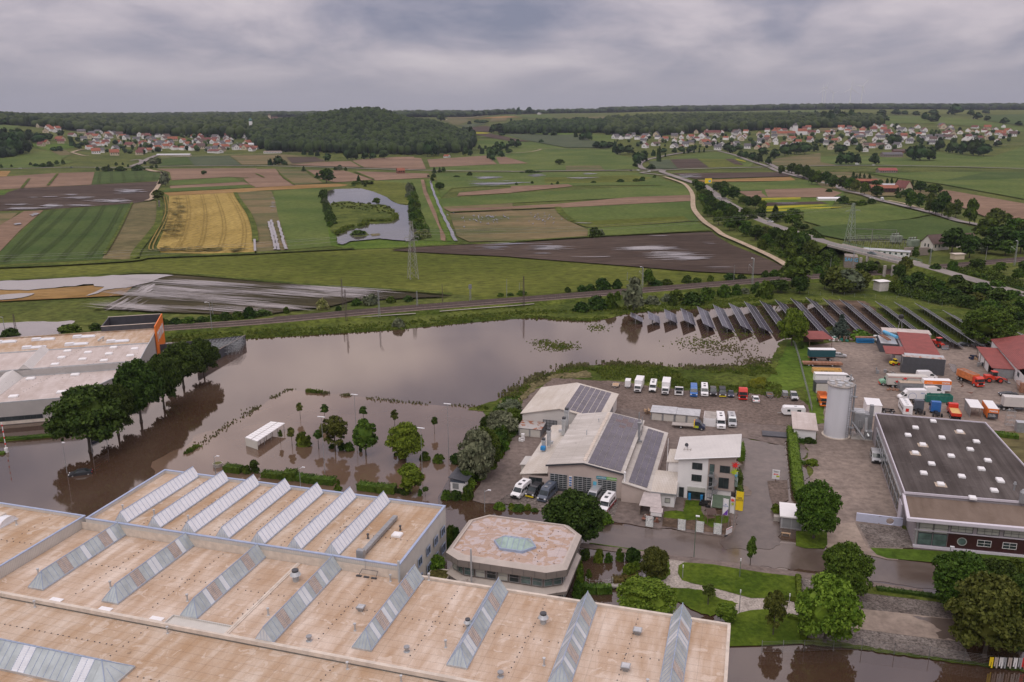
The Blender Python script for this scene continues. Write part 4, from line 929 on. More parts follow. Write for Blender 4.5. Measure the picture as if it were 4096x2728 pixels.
rG=Fr0(FA,'covered_walkway','walkway canopy with brown green planted roof linking hall and octagonal office','walkway')
w=MB().box(60.1,8.2,2.9,63.8,13.6,3.3);w.bd('canopy','palec',rG);w=MB().box(60.3,8.6,3.3,63.7,13.2,3.36);w.bd('planted_roof','sedum',rG)
w=MB();[w.box(u,v,0,u+.2,v+.2,2.9)for u in (60.3,63.3)for v in (8.5,13)];w.bd('post','concrete',rG)
# flood, yards, streets, garden ground
nx=lambda T,pts:[T(*p)for p in pts]
Z0=.03
fl=[(972,1352),(1200,1340),(1563,1318),(1800,1295),(2048,1273),(2222,1266),(2352,1283),(2439,1270),(2517,1249),(2700,1235),(2917,1227),(3070,1218),(3200,1212),(3320,1222),(3330,1300),(3250,1345),(3130,1362),(3095,1420),(3070,1455),(2900,1478),(2600,1466),(2400,1462),(2260,1475),(2130,1520),(2020,1590),(1935,1620),(1950,1700),(2600,1800),(3200,1770),(3300,2100),(4300,2200),(4900,3100),(-900,3100),(-1600,1700),(-900,1560),(400,1420),(640,1372)]
Sh('flood_water',NA,fl,Z0,'flood',rough=3)
Sh('riverbank',NA,[(1870,1640),(1935,1616),(2020,1586),(2130,1517),(2260,1472),(2400,1459),(2600,1462),(2900,1474),(3070,1451),(3095,1418),(3130,1360),(3250,1345),(3300,1400),(3330,1700),(2900,1720),(2300,1700),(2060,1660)],.10,'bank',rough=2)
Sh('riverbank',LC,[(40,330),(300,180),(540,70),(840,30),(900,110),(540,130),(420,190),(240,330),(80,360)],.14,'bank_dry',rough=1.5)
Sh('rail_bank',NA,[(560,1372),(972,1356),(1200,1343),(1563,1321),(1800,1298),(2048,1276),(2222,1269),(2352,1286),(2439,1273),(2517,1252),(2700,1238),(2917,1230),(3070,1221),(3300,1205),(3600,1190),(3600,1120),(3000,1150),(2500,1195),(2048,1225),(1524,1268),(1024,1320),(560,1345)],.10,'bank')
Sh('solar_ground',LD,[(700,200),(900,-20),(1100,-60),(2700,60),(2700,330),(1100,280)],.09,'bank')
Sh('solar_ground',L4,[(620,1250),(1300,1240),(1500,1330),(2355,1480),(2355,1700),(1500,1600),(800,1560),(700,1400)],.125,'bank')
Sh('solar_ground',L4,[(560,1280),(900,1300),(1050,1420),(1150,1600),(700,1600),(560,1450)],.14,'soil',rough=2)
Sh('yard',NA,[(2206,1515),(2090,1600),(2040,1760),(2022,1804),(1956,1878),(1896,1970),(1891,2002),(1980,2014),(2150,2040),(2390,2072),(2470,2090),(2560,2104),(2627,2115),(2739,2128),(2900,2147),(2930,2140),(2946,2100),(2950,2013),(2958,1900),(2966,1751),(3059,1768),(3142,1783),(3150,1719),(3246,1646),(3198,1589),(3005,1574),(2857,1568),(2708,1559),(2589,1545),(2500,1530),(2400,1525)],.14,'asphalt',rough=2)
Sh('gravel_yard',NA,[(2206,1513),(2100,1600),(2300,1640),(2440,1630),(2500,1634),(2640,1655),(2946,1690),(3154,1705),(3246,1646),(3200,1587),(3005,1572),(2857,1566),(2708,1557),(2589,1543),(2500,1528),(2400,1523)],.17,'gravel_yard',rough=2)
for q in [[(1700,150),(2040,110),(2040,150)]]: pass
Sh('scrap_yard',LD,[(470,1060),(520,900),(430,620),(380,330),(600,295),(1100,300),(1520,280),(1900,320),(2700,350),(2900,1500),(1000,1300)],.13,'asphalt_e')
Sh('factory_yard',LD,[(330,1240),(450,1190),(430,1060),(500,1040),(1000,1200),(1300,1700),(1200,2300),(900,2250),(560,2190),(520,2080),(500,1800),(380,1560),(420,1480),(330,1400),(370,1310)],.15,'asphalt_e',rough=1.5)
Sh('wet_road',KE,[(210,165),(500,210),(620,245),(765,265),(790,900),(690,1000),(690,1500),(560,1560),(0,1560),(-60,1480),(90,1340),(150,1100),(200,720)],.12,'wet_asphalt',rough=1)
Sh('wet_road',KE,[(900,220),(990,250),(1045,345),(950,455),(1060,640),(960,750),(900,740)],.135,'street_water',rough=.6)
Sh('road_island',KE,[(530,700),(780,690),(800,930),(690,1010),(600,1010),(560,880)],.20,'gravel_yard')
Sh('dry_patch',KE,[(215,755),(260,765),(335,830),(320,885),(215,880)],.16,'asphalt_e',rough=.6)
Sh('street',NA,nx(KC,[(900,90),(1200,130),(1600,160),(2130,215),(2355,260)])+nx(KD,[(180,290),(540,345),(930,365),(1100,425),(1560,475),(2600,540),(2600,860),(1430,700),(870,620),(450,545),(0,500)])+nx(KC,[(2355,500),(1590,400),(1200,330),(800,285),(790,100)]),.07,'street_water',rough=1)
Sh('pavement',NA,nx(KC,[(780,285),(1200,335),(1590,392),(2355,485)])+nx(KD,[(0,510),(450,570),(870,630),(1430,712),(1420,738),(870,672),(450,640),(300,605),(0,563)])+nx(KC,[(2355,538),(1740,462),(1590,440),(1180,372),(780,325)]),.115,'asphalt')
Sh('verge',NA,nx(KC,[(860,288),(1200,335),(1590,392),(1590,386),(1200,328),(880,282)]),.13,'bgrass')
Sh('driveway',KD,[(545,110),(800,95),(930,365),(560,340),(530,310),(545,240)],.155,'concrete_yard')
Sh('paving',KD,[(830,110),(1170,130),(1290,170),(1340,330),(940,325)],.16,'cobble')
Sh('lawn_strip',KD,[(940,328),(1340,342),(1900,380),(2600,440),(2600,520),(1560,465),(1100,425),(1000,390)],.18,'bgrass')
Sh('lawn_strip',KE,[(890,1330),(1280,1330),(1285,1500),(1240,1550),(1000,1545),(890,1510)],.17,'lawn')
Sh('gravel_path',NA,nx(KC,[(1480,640),(1560,620),(1610,560),(1590,440),(1740,455),(2355,700)])+nx(KD,[(160,820),(300,830),(300,980),(180,940),(20,890)])+nx(KC,[(2250,930),(2140,985),(2080,950),(1900,720),(1540,700)]),.12,'gravel_path',rough=.6)
Sh('lawn',NA,nx(KC,[(1740,462),(2000,480),(2355,540)])+nx(KD,[(0,562),(262,592),(268,775),(160,790),(150,815),(0,790)])+nx(KC,[(2355,790),(2060,710),(1900,672),(1830,658),(1720,625),(1682,560),(1690,490)]),.19,'lawn')
Sh('lawn',KC,[(1540,692),(1750,700),(1900,715),(2060,790),(2240,838),(2100,905),(1980,960),(1800,890),(1650,800)],.17,'lawn',rough=.5)
Sh('lawn',NA,nx(KC,[(2150,990),(2250,925),(2355,902)])+nx(KD,[(0,890),(150,935),(290,985),(325,1150),(330,1210),(0,1225)])+nx(KC,[(2150,1235)]),.18,'lawn')
Sh('lawn',KC,[(1480,640),(1480,560),(1600,450),(1612,560),(1560,620)],.18,'lawn',rough=.4)
Sh('parking',NA,nx(KD,[(300,605),(460,640),(870,740),(1600,832),(1950,1180),(1800,1210),(1870,1370),(1400,1320),(860,1235),(340,1155),(330,980),(310,830)]),.13,'cobble')
Sh('parking_lane',KD,[(760,880),(1200,925),(1700,985),(1860,1200),(1400,1150),(860,1078),(350,1010),(340,840)],.16,'concrete_yard')
Sh('parking_puddle',KD,[(1330,955),(1700,985),(1860,1200),(1570,1160),(1540,1110),(1600,1090),(1480,1010),(1390,985)],.175,'street_water',rough=.7)
Sh('hedge_bank',KD,[(870,676),(1450,742),(2000,800),(1950,900),(1600,832),(870,742)],.165,'bank')
Sh('fence_bank',KD,[(330,1150),(480,1165),(860,1228),(1400,1318),(1870,1372),(2600,1470),(2600,1500),(1860,1405),(860,1265),(320,1215)],.17,'bank',rough=.5)
Sh('garden',ZC,[(600,950),(840,960),(830,1110),(870,1180),(1230,1180),(1250,1330),(1150,1420),(900,1385),(610,1345),(300,1310),(330,1110),(480,1090),(590,1110)],.20,'soil')
Sh('lawn',ZC,[(620,955),(835,965),(830,1100),(880,1160),(1220,1175),(1200,1250),(980,1330),(780,1220),(640,1230),(320,1190),(340,1110),(490,1095),(595,1110)],.215,'lawn',rough=.4)
Sh('west_yard_paving',LC,[(120,1190),(560,1170),(940,1230),(1150,1200),(1100,1390),(900,1395),(400,1320),(0,1260)],.165,'cobble')
Sh('lawn_strip',LA,[(0,1185),(560,1135),(640,1150),(560,1165),(0,1215)],.16,'bank')
Sh('grass_patch',LD,[(2060,1110),(2700,1130),(2700,1700),(2400,1700),(2200,1300)],.16,'dry_meadow')
Sh('grass_patch',LD,[(190,285),(360,290),(380,480),(480,700),(520,1040),(410,1050),(330,700),(0,790),(-60,700),(60,560)],.19,'bgrass',rough=1)
for T,pts in [(LD,[(1660,490),(1720,500),(1745,560),(1720,585),(1690,560)]),(LD,[(1790,812),(1860,808),(1885,830),(1830,840)]),(LD,[(1755,640),(1790,650),(1800,700),(1780,710)]),(LD,[(1820,750),(1890,757),(1870,770)])]:
 Sh('puddle',T,pts,.19,'street_water',rough=.8)
Sh('shallow_flood',LB,[(-400,520),(-60,395),(0,350),(130,265),(300,165),(400,140),(520,155),(900,195),(1290,245),(1700,275),(2150,305),(2200,420),(2000,700),(1800,1000),(1700,1250),(-900,1250),(-900,800)],.045,'flood_deep',rough=3)
for nme,c1,c2 in (('reed',(.10,.105,.04),(.17,.16,.075)),('tuft_green',(.070,.110,.016),(.150,.180,.034)),('tuft_yellow',(.22,.22,.02),(.12,.16,.03))): M(nme,c1,rough=.9,col2=c2,scale=.25,coord='World',spec=.1)
def Tf(name,T,line,n,spread,h,mat,poly=False,w=.35,world=False,z=.03):
 mb=MB();pts=[P(*T(*p))for p in line]if not world else line
 if poly:
  X=[p[0]for p in pts];Y=[p[1]for p in pts];loc=[];k=0
  while len(loc)<n and k<n*20:
   k+=1;x=random.uniform(min(X),max(X));y=random.uniform(min(Y),max(Y))
   if pip(x,y,pts) and mnoise.noise(Vc((x*.09,y*.09,.5)))>-.12: loc.append((x,y))
 else:
  sl=Sm(pts,6);cum=[0]
  for a,b in zip(sl,sl[1:]): cum.append(cum[-1]+math.hypot(b[0]-a[0],b[1]-a[1]))
  loc=[]
  for k in range(n):
   t=random.random()*cum[-1]
   if mnoise.noise(Vc((t*.12,n,0)))<-.18: continue
   i=max(0,min(len(sl)-2,int(np.searchsorted(cum,t))-1));f=(t-cum[i])/max(1e-6,cum[i+1]-cum[i])
   loc.append((sl[i][0]+(sl[i+1][0]-sl[i][0])*f+random.gauss(0,spread),sl[i][1]+(sl[i+1][1]-sl[i][1])*f+random.gauss(0,spread)))
 for x,y in loc:
  for j in range(3):
   a=random.random()*PI;c,s=cos(a)*w,sin(a)*w;hh=h*random.uniform(.4,1.2);lx,ly=random.gauss(0,.2)*hh,random.gauss(0,.2)*hh
   mb.add([(x-c,y-s,z),(x+c,y+s,z),(x+c*.6+lx,y+s*.6+ly,z+hh),(x-c*.6+lx,y-s*.6+ly,z+hh*.85)],[(0,1,2,3)])
 return tag(mb.bd(name,mat),'low grass and reeds growing at the edge of the flood water','grass',kind='stuff')
Tf('reed_fringe',LB,[(-60,390),(0,345),(130,260),(300,160),(400,135),(520,150)],200,.7,.3,'reed',w=.18)
Tf('reed_fringe',LB,[(520,155),(660,165)],170,.4,.8,'tuft_green',w=.2);Tf('reed_fringe',LB,[(680,170),(900,190)],240,.5,.6,'reed',w=.2)
Tf('reed_fringe',LB,[(900,190),(1290,240),(1700,270),(2150,300)],240,.7,.35,'reed',w=.18)
Tf('reed_fringe',LA,[(1715,1320),(1810,1260)],100,.4,.7,'tuft_green',w=.2);Tf('reed_fringe',LA,[(1810,1255),(2080,1080),(2350,900)],160,.8,.3,'reed',w=.18)
for cx_,cy_,sx2,sy2,n,mt in ((2230,1385,60,16,420,'tuft_green'),(2170,1370,40,12,120,'tuft_green'),(2900,1395,110,24,420,'reed'),(2800,1370,90,20,260,'tuft_green'),(3020,1440,70,16,220,'reed'),(3110,1270,80,32,520,'tuft_green'),(2390,1312,35,12,120,'tuft_green'),(2960,1330,90,25,260,'tuft_green')):
 mb=MB()
 for k in range(n):
  x,y=P(random.gauss(cx_,sx2*.6),random.gauss(cy_,sy2*.6));a=random.random()*3;q=.28*cos(a),.28*sin(a);mb.add([(x-q[0],y-q[1],.02),(x+q[0],y+q[1],.02),(x+q[0],y+q[1],.2),(x-q[0],y-q[1],.26)],[(0,1,2,3)])
 tag(mb.bd('drowned_grass',mt),'thin grass tips showing through the flood water','grass',kind='stuff')
Tf('bank_growth',NA,[(1890,1640),(2020,1592),(2130,1522),(2260,1475),(2400,1461),(2600,1464),(2900,1476),(3060,1455),(3100,1480),(3140,1600),(2900,1560),(2700,1550),(2500,1520),(2300,1515),(2150,1520),(2080,1590),(1990,1640)],3400,1,.55,'tuft_green',poly=True,w=.3,z=.1)
Tf('bank_growth',NA,[(2020,1590),(2130,1520),(2260,1473),(2400,1459),(2600,1462),(2900,1474),(3060,1453)],1500,1.6,.6,'reed',w=.3,z=.1)
Tf('bank_bloom',ZB,[(1700,60),(1880,90),(1860,200),(1740,190),(1600,100)],420,1,1.3,'tuft_yellow',poly=True,w=.5,z=.3)
Tf('bank_growth',NA,[(700,1362),(972,1350),(1563,1316),(2048,1271),(2352,1281),(2517,1249),(3070,1218),(3300,1205)],2600,1.1,.6,'tuft_green',w=.4,z=.1)
Tf('bank_growth',NA,[(700,1352),(1563,1300),(2048,1255),(2400,1240),(3070,1195)],2000,2.2,.6,'tuft_green',w=.45,z=.1)
Tf('pond_reeds',L2,[(740,690),(805,670),(820,645),(1005,610),(1010,580),(1250,570),(1290,515)],900,.8,2.,'tuft_green',w=.8,z=ZT)
# railway
rl=[(-900,1430),(100,1362),(643,1314),(1024,1288),(1524,1244),(2048,1203),(2570,1162),(3072,1121),(3289,1105),(3572,1088),(3833,1062),(4096,1038),(4500,1000)]
RL=Sm([P(x,y,1.2)for x,y in rl],6)
def offs(line,d):
 o=[]
 for i,p in enumerate(line):
  a=Vc(line[max(0,i-1)][:2]);b=Vc(line[min(len(line)-1,i+1)][:2]);q=(b-a).normalized();o.append((p[0]-q.y*d,p[1]+q.x*d))
 return o
mb=MB();n=len(RL);prof=[(-8.5,.11),(-5.6,1.05),(6.8,1.05),(10.5,.11)]
vs=[]
for j,(d,z)in enumerate(prof): vs+= [(x,y,z)for x,y in offs(RL,d)]
mb.add(vs,[(j*n+i,j*n+i+1,(j+1)*n+i+1,(j+1)*n+i)for j in range(3)for i in range(n-1)]);tag(mb.bd('rail_embankment','bank'),kind='structure')
Rb('ballast_bed',offs(RL,.6),9.6,1.12,'ballast')
Rb('ballast_bed',offs([p for p in RL if proj(p[0],p[1],1.2)[0]>1080],4.6),4.,1.16,'ballast')
M('rail_steel',(.05,.032,.026),rough=.5,var=.2,scale=.3);M('sleeper',(.105,.062,.046),rough=.9,var=.2,scale=.5)
def track(off,sub=None):
 ln_=offs(RL if sub is None else sub,off);mb=MB();rs=MB()
 for g in (-.78,.78):
  l=offs(ln_,g);nn=len(l)
  for z,w_ in ((1.34,.13),): Rb('x',l,w_,z,None,mb=rs)
  l0=offs(ln_,g-.1);l1=offs(ln_,g+.1)
  rs.add([(x,y,1.14)for x,y in l0]+[(x,y,1.34)for x,y in l],[(i,i+1,nn+i+1,nn+i)for i in range(nn-1)]);rs.add([(x,y,1.34)for x,y in l]+[(x,y,1.14)for x,y in l1],[(i,i+1,nn+i+1,nn+i)for i in range(nn-1)])
 for a,b in zip(ln_,ln_[1:]):
  A=Vc(a);B=Vc(b);d=(B-A);L_=d.length;d=d/L_;q=Vc((-d.y,d.x));k=max(1,int(L_/.9))
  for i in range(k):
   p=A+d*L_*(i+.5)/k;c=[p+d*s1*.14+q*s2*1.3 for s1,s2 in ((-1,-1),(1,-1),(1,1),(-1,1))];mb.add([(v.x,v.y,1.20)for v in c],[(0,1,2,3)])
 tag(mb.bd('railway_sleepers','sleeper'),kind='structure');tag(rs.bd('railway_rails','rail_steel'),kind='structure')
track(-1.6);track(2.4);track(5.2,[p for p in RL if proj(p[0],p[1],1.2)[0]>1100])
Rb('cable_trough',Pl(L2,[(-560,1575),(0,1535),(720,1480),(1470,1430)],5),.9,.9,'concrete');Rb('cable_trough',Pl(L2,[(1690,1410),(2355,1358),(2560,1340)],5),.9,.9,'concrete')
# local tools for buildings placed from the photo
def signplate(parent,a,b,z0,z1,mat,t=.08,name='sign_board',n_off=.0):
 A=Vc(a[:2]);B=Vc(b[:2]);d=(B-A).normalized();n=Vc((d.y,-d.x));mb=MB()
 q=[A+n*n_off,B+n*n_off,B+n*(n_off+t),A+n*(n_off+t)]
 mb.add([(v.x,v.y,z0)for v in q]+[(v.x,v.y,z1)for v in q],[(3,2,1,0),(4,5,6,7),(0,1,5,4),(1,2,6,5),(2,3,7,6),(3,0,4,7)]);return mb.bd(name,mat,parent)
def Tx(parent,s,loc,rz,size,mat,name='lettering',rx=PI/2,bold=.0,align='CENTER',ext=.015,parent_world=None,sx=1.,shear=0):
 cu=bpy.data.curves.new(name,'FONT');cu.body=s;cu.size=size;cu.align_x=align;cu.align_y='CENTER';cu.extrude=ext;cu.offset=bold;cu.shear=shear
 tmp=ON('tmp',cu);LK(tmp);dg=bpy.context.evaluated_depsgraph_get();me=bpy.data.meshes.new_from_object(tmp.evaluated_get(dg));bpy.data.objects.remove(tmp)
 me.name=name;me.materials.clear();me.materials.append(MATS[mat]);o=ON(name,me);LK(o);o.location=loc;o.rotation_euler=(rx,0,rz);o.scale=(sx,1,1)
 if parent: o.parent=parent;KIDS.setdefault(parent.name,[]).append(o)
 return o
def roma(parent,loc,rz,size,mat='whitem',rx=PI/2):
 return Tx(parent,'roma',loc,rz,size,mat,rx=rx,bold=.02*size,ext=.03)
# white halls with solar roofs (frame FA)
rH=Fr0(FA,'workshop_hall','low gabled workshop hall, grey roof half covered in solar panels, three glazed gates','workshop hall')
def gable_hall(root,u0,um,u1,v0,v1,ze0,zr,ze1,wall,roof,ov=.35,t=.18,wallname='wall',roofname='roof'):
 w=MB();pts=[(u0,ze0),(um,zr),(u1,ze1),(u1,0),(u0,0)]
 for v in (v0,v1): w.add([(u,v,z)for u,z in (pts[::-1]if v==v1 else pts)],[(4,3,2,1,0)]if v==v0 else [(4,3,2,1,0)])
 w.quad((u0,v1,0),(u0,v0,0),(u0,v0,ze0),(u0,v1,ze0));w.quad((u1,v0,0),(u1,v1,0),(u1,v1,ze1),(u1,v0,ze1));w.bd(wallname,wall,root)
 r=MB();s0=(zr-ze0)/(um-u0);s1=(zr-ze1)/(u1-um)
 r.slab((u0-ov,v0-ov,ze0-ov*s0+t+.01),(um,v0-ov,zr+t+.01),(um,v1+ov,zr+t+.01),(u0-ov,v1+ov,ze0-ov*s0+t+.01),t)
 r.slab((um+.001,v0-ov,zr+t+.01),(u1+ov,v0-ov,ze1-ov*s1+t+.01),(u1+ov,v1+ov,ze1-ov*s1+t+.01),(um+.001,v1+ov,zr+t+.01),t)
 r.bd(roofname,roof,root)
gable_hall(rH,70.5,78.3,86.8,56,88.4,6.,7.3,5.9,'beige_render','roof_fibre',ov=.4)
mb=MB();
for a,b,za,zb in ((70.05,78.3,5.95,7.32),(78.3,87.25,7.32,5.85)): mb.add([(a,55.5,za-.15),(b,55.5,zb-.15),(b,55.62,zb-.15),(a,55.62,za-.15),(a,55.5,za+.22),(b,55.5,zb+.22),(b,55.62,zb+.22),(a,55.62,za+.22)],[(3,2,1,0),(4,5,6,7),(0,1,5,4),(1,2,6,5),(2,3,7,6),(3,0,4,7)])
mb.box(70.05,55.45,5.8,70.15,88.9,6.);mb.bd('gutter','darkm',rH)
def pv(root,u0,u1,z0,z1,v0,v1,nu,nv,lift=.3,t=.05,gap=.09,mats=('pv_cell','pv_red'),redf=None,name='solar_array'):
 mb=MB()
 for i in range(nu):
  for j in range(nv):
   a=u0+(u1-u0)*i/nu+gap/2;b=u0+(u1-u0)*(i+1)/nu-gap/2;c=v0+(v1-v0)*j/nv+gap/4;d=v0+(v1-v0)*(j+1)/nv-gap/4
   za=z0+(z1-z0)*(a-u0)/(u1-u0)+lift;zb=z0+(z1-z0)*(b-u0)/(u1-u0)+lift
   mb.slab((a,c,za),(b,c,zb),(b,d,zb),(a,d,za),t,1 if (redf and redf(i,j))else 0)
 return mb.bd(name,list(mats),root)
sl1=(7.3-5.9)/8.5
pv(rH,79.2,86.4,7.3-.9*sl1,7.3-8.1*sl1,56.3,88.2,5,20,redf=lambda i,j:(i in(2,3) and j in (15,16,17,18) and (i+j)%3!=0) or (i==1 and j in (17,)))
mb=MB()
for v in np.arange(57,88,.8): mb.box(78.0+random.uniform(-.1,.1),v,7.4,78.7,v+random.uniform(.5,.75),7.58+random.random()*.06)
mb.bd('ridge_cap','palec',rH)
for (u0,u1,v,z1)in [(71.,74.8,56,4.1),(76.2,80.1,56,4.1),(81.5,85.5,56,3.9)]:
 d=MB().box(u0,v-.06,.2,u1,v-.02,z1);o=d.bd('gate','glassd',rH);fr=MB()
 for k in range(8): z=.9+(z1-.9)*k/7;fr.box(u0,v-.11,z-.045,u1,v-.062,z+.045)
 for k in range(5): u=u0+(u1-u0)*k/4;fr.box(u-.05,v-.115,.2,u+.05,v-.063,z1)
 fr.bd('gate_frame','lightm',o)
 kk=MB().box(u0,v-.13,.2,u1,v-.116,.9);kk.bd('kick_panel','darkm',o)
signplate(rH,(75.2,55.94),(75.85,55.94),1.6,4.,'whitep',name='sign_board')
mb=MB()
for k in range(4): mb.box(75.25,55.84,1.7+k*.58,75.8,55.855,2.05+k*.58)
mb.bd('sign_print','blue_paint',rH)
signplate(rH,(80.5,55.94),(81.25,55.94),1.9,3.4,'cyan');signplate(rH,(80.6,55.84),(81.15,55.84),2.,2.6,'purple',t=.02,name='sign_print')
signplate(rH,(81.2,55.9),(83.4,55.9),4.15,4.75,'sign_teal');signplate(rH,(83.4,55.9),(85.6,55.9),4.15,4.75,'sign_green')
Tx(rH,'KAROSSERIE',(82.4,55.8,4.45),0,.34,'whitep');Tx(rH,'LACKIERUNG',(84.6,55.8,4.45),0,.34,'whitep')
def square_duct(root,u,v,z0,z1,w=.7,elbow=None,name='air_duct',mat='lightm'):
 mb=MB().box(u-w/2,v-w/2,z0,u+w/2,v+w/2,z1);mb.box(u-w*.62,v-w*.62,z1-.5,u+w*.62,v+w*.62,z1-.1)
 if elbow: mb.box(u+min(0,elbow),v-w/2+.01,z0+.6,u+max(0,elbow),v+w/2-.01,z0+1.2)
 o=mb.bd(name,mat,root);m2=MB().box(u-w*.45,v-w*.45,z1,u+w*.45,v+w*.45,z1+.5);m2.bd('duct_mouth','darkm',o);return o
square_duct(rH,68.9,78.6,4.2,8.3,.9,-1.2);square_duct(rH,68.9,81.6,4.2,9.6,.95);square_duct(rH,67.1,70.6,4.3,8.2,.8,1.);square_duct(rH,66.2,69.2,4.3,6.2,.8,mat='lightm')
mb=MB().box(65.7,67.9,4.1,66.8,69,4.9);mb.bd('duct_base','net_blue',rH)
mb=MB().cyl(86.9,79.5,5.5,11.5,.14,n=8);mb.cyl(87.6,80,5.5,10.2,.1,n=8);mb.cyl(87.3,77.4,5.2,9.2,.32,n=10);mb.cyl(87.3,77.4,9.2,9.7,.45,.5,n=10);mb.box(87.1,76.6,5,88.2,76.9,5.5);mb.bd('exhaust_stack','greym',rH)
for u,v in [(75.6,73),(76.9,81.5)]: Vp(rH,u,v,6.9,1.1,.12)
w=MB().prism([(64.6,56),(70.49,56),(70.49,86),(64.6,86)],0,3.1);w.bd('side_wall','beige_render',rH)
w=MB().slab((64.2,55.6,3.35),(70.45,55.6,4.3),(70.45,86.3,4.3),(64.2,86.3,3.35),.2);w.bd('side_roof','roof_fibre2',rH)
Wn(rH,0,(66.2,56),(69.2,56),.9,2.7,'darkm','glassd',nx=4)
mb=MB().box(64.9,69.9-.2,3.6,65,70,3.7);
w=MB().prism([(62.6,62.5),(64.58,62.5),(64.58,67),(62.6,67)],0,2.3);w.bd('lean_to','cream_clad',rH);w=MB().slab((62.3,62.2,2.5),(64.55,62.2,2.7),(64.55,67.3,2.7),(62.3,67.3,2.5),.15);w.bd('lean_to_roof','cream_ribbed',rH)
w=MB().add([(86.85,54.6,0),(92.8,54.6,0),(92.8,54.6,3.2),(86.85,54.6,4.5),(86.85,88.4,0),(92.8,88.4,0),(92.8,88.4,3.2),(86.85,88.4,4.5)],[(0,1,2,3),(1,5,6,2),(5,4,7,6),(4,0,3,7)]);w.bd('side_wall','beige_render',rH)
w=MB().slab((86.9,54.2,4.75),(93.1,54.2,3.4),(93.1,88.8,3.4),(86.9,88.8,4.75),.18);w.bd('side_roof','roof_fibre',rH)
pv(rH,88.2,92.2,4.75-.28,4.75-1.15,55.2,87.5,3,26,lift=.12)
mb=MB().cyl(87.4,55.,4.3,6.6,.18,n=8);mb.cyl(87.4,55.,6.6,6.8,.26,n=8);mb.bd('vent_pipe','whitem',rH)
rS=Fr0(FA,'storage_hall','white metal storage hall at the back with solar panels on its right roof slope','storage hall')
gable_hall(rS,55.3,65.2,76.6,90,111.4,4.4,6.6,4.4,'white_ribbed','roof_fibre2',ov=.45)
sl2=(6.6-4.4)/11.4
pv(rS,66.3,75.2,6.6-1.1*sl2,6.6-10*sl2,90.6,110.8,6,9,lift=.24,gap=.14)
mb=MB().box(60.8,89.93,0,64.6,89.97,3.3);o=mb.bd('sliding_door','greym',rS);mb=MB()
for k in range(5): mb.box(60.8,89.88,.1+k*.75,64.6,89.925,.17+k*.75);mb.box(60.85+k*.9,89.87,0,60.95+k*.9,89.925,3.3)
mb.bd('door_frame','darkm',o)
mb=MB().box(54.9,89.6,2.,59.5,89.7,2.12);mb.bd('rail','lightm',rS)
mb=MB().box(76.65,98,0,76.75,104,3.4);mb.bd('side_door','greym',rS)
# three storey office
rF=Fr0(FA,'office_house','white and taupe three storey house with sloping white roof, spiral stair and blue grey windows','office building')
w=MB().add([(98,60,0),(104.2,60,0),(104.2,60,10.),(98,60,9.),(98,71.5,0),(104.2,71.5,0),(104.2,71.5,10.),(98,71.5,9.)],[(0,1,2,3),(5,4,7,6),(4,0,3,7)]);w.bd('wall','whitep',rF)
w=MB().add([(104.2,59.95,2.9),(109.7,59.95,2.9),(109.7,59.95,10.95),(104.2,59.95,10.),(104.2,71.55,2.9),(109.7,71.55,2.9),(109.7,71.55,10.95),(104.2,71.55,10.)],[(0,1,2,3),(1,5,6,2),(5,4,7,6),(4,0,3,7),(0,4,5,1)]);w.bd('upper_wall','taupe_render',rF)
w=MB().box(104.2,60.3,0,109.2,71.4,2.9);w.bd('ground_floor_wall','whitep',rF)
w=MB().slab((97.3,59.2,9.2),(110.4,59.2,11.3),(110.4,72.2,11.3),(97.3,72.2,9.2),.28);w.bd('roof','white_ribbed',rF)
w=MB().tube((97.3,59.15,9.1),(110.4,59.15,11.2),.1,4);w.tube((110.45,59.2,11.2),(110.45,72.2,11.2),.1,4);w.tube((97.25,59.2,9.1),(97.25,72.2,9.1),.1,4);w.bd('gutter','whitem',rF)
for (a,b,z0,z1)in [(100.9,103.,7.,8.5),(100.9,103.,4.3,5.8),(106.6,108.7,6.9,8.5)]: Wn(rF,0,(a,59.98),(b,59.98),z0,z1,'darkm','glassd',nx=2)
Wn(rF,0,(106.5,59.93),(108.6,59.93),3.4,5.8,'darkm','glassd',nx=2,nz=1)
Wn(rF,0,(104.5,59.93),(105.5,59.93),6.3,8.6,'darkm','glass_green',nx=1,name='balcony_door');Wn(rF,0,(104.5,59.93),(105.5,59.93),3.4,5.6,'darkm','glassd',nx=1,name='balcony_door')
Wn(rF,0,(98.4,59.98),(99.5,59.98),.2,2.6,'greym','glassd',nx=1,name='door')
mb=MB().box(100.2,59.93,.1,103.9,59.97,2.9);o=mb.bd('garage_door','glassd',rF);mb=MB().box(100.2,59.7,2.,103.9,59.92,2.9);mb.bd('roller_shutter','blind',o)
mb=MB().box(100.5,59.2,.1,101,59.6,1.6);mb.box(103,59.2,.1,103.5,59.6,1.5);mb.bd('blue_bins','net_blue',rF)
st=MB();cx0,cy0=105.4,58.6;st.cyl(cx0,cy0,.1,7.4,.1,n=8)
for k in range(38):
 a=k*.42;z=.3+k*.165;q=[(cx0,cy0,z)]+[(cx0+1.05*cos(a+d),cy0+1.05*sin(a+d),z)for d in (0,.2,.42)]
 st.add(q+[(x,y,zz+.05)for x,y,zz in q],[(3,2,1,0),(4,5,6,7),(0,1,5,4),(1,2,6,5),(2,3,7,6),(3,0,4,7)])
 st.tube((cx0+1.05*cos(a),cy0+1.05*sin(a),z),(cx0+1.05*cos(a),cy0+1.05*sin(a),z+1.),.02,3)
 st.tube((cx0+1.05*cos(a),cy0+1.05*sin(a),z+1),(cx0+1.05*cos(a+.42),cy0+1.05*sin(a+.42),z+1.165),.03,3)
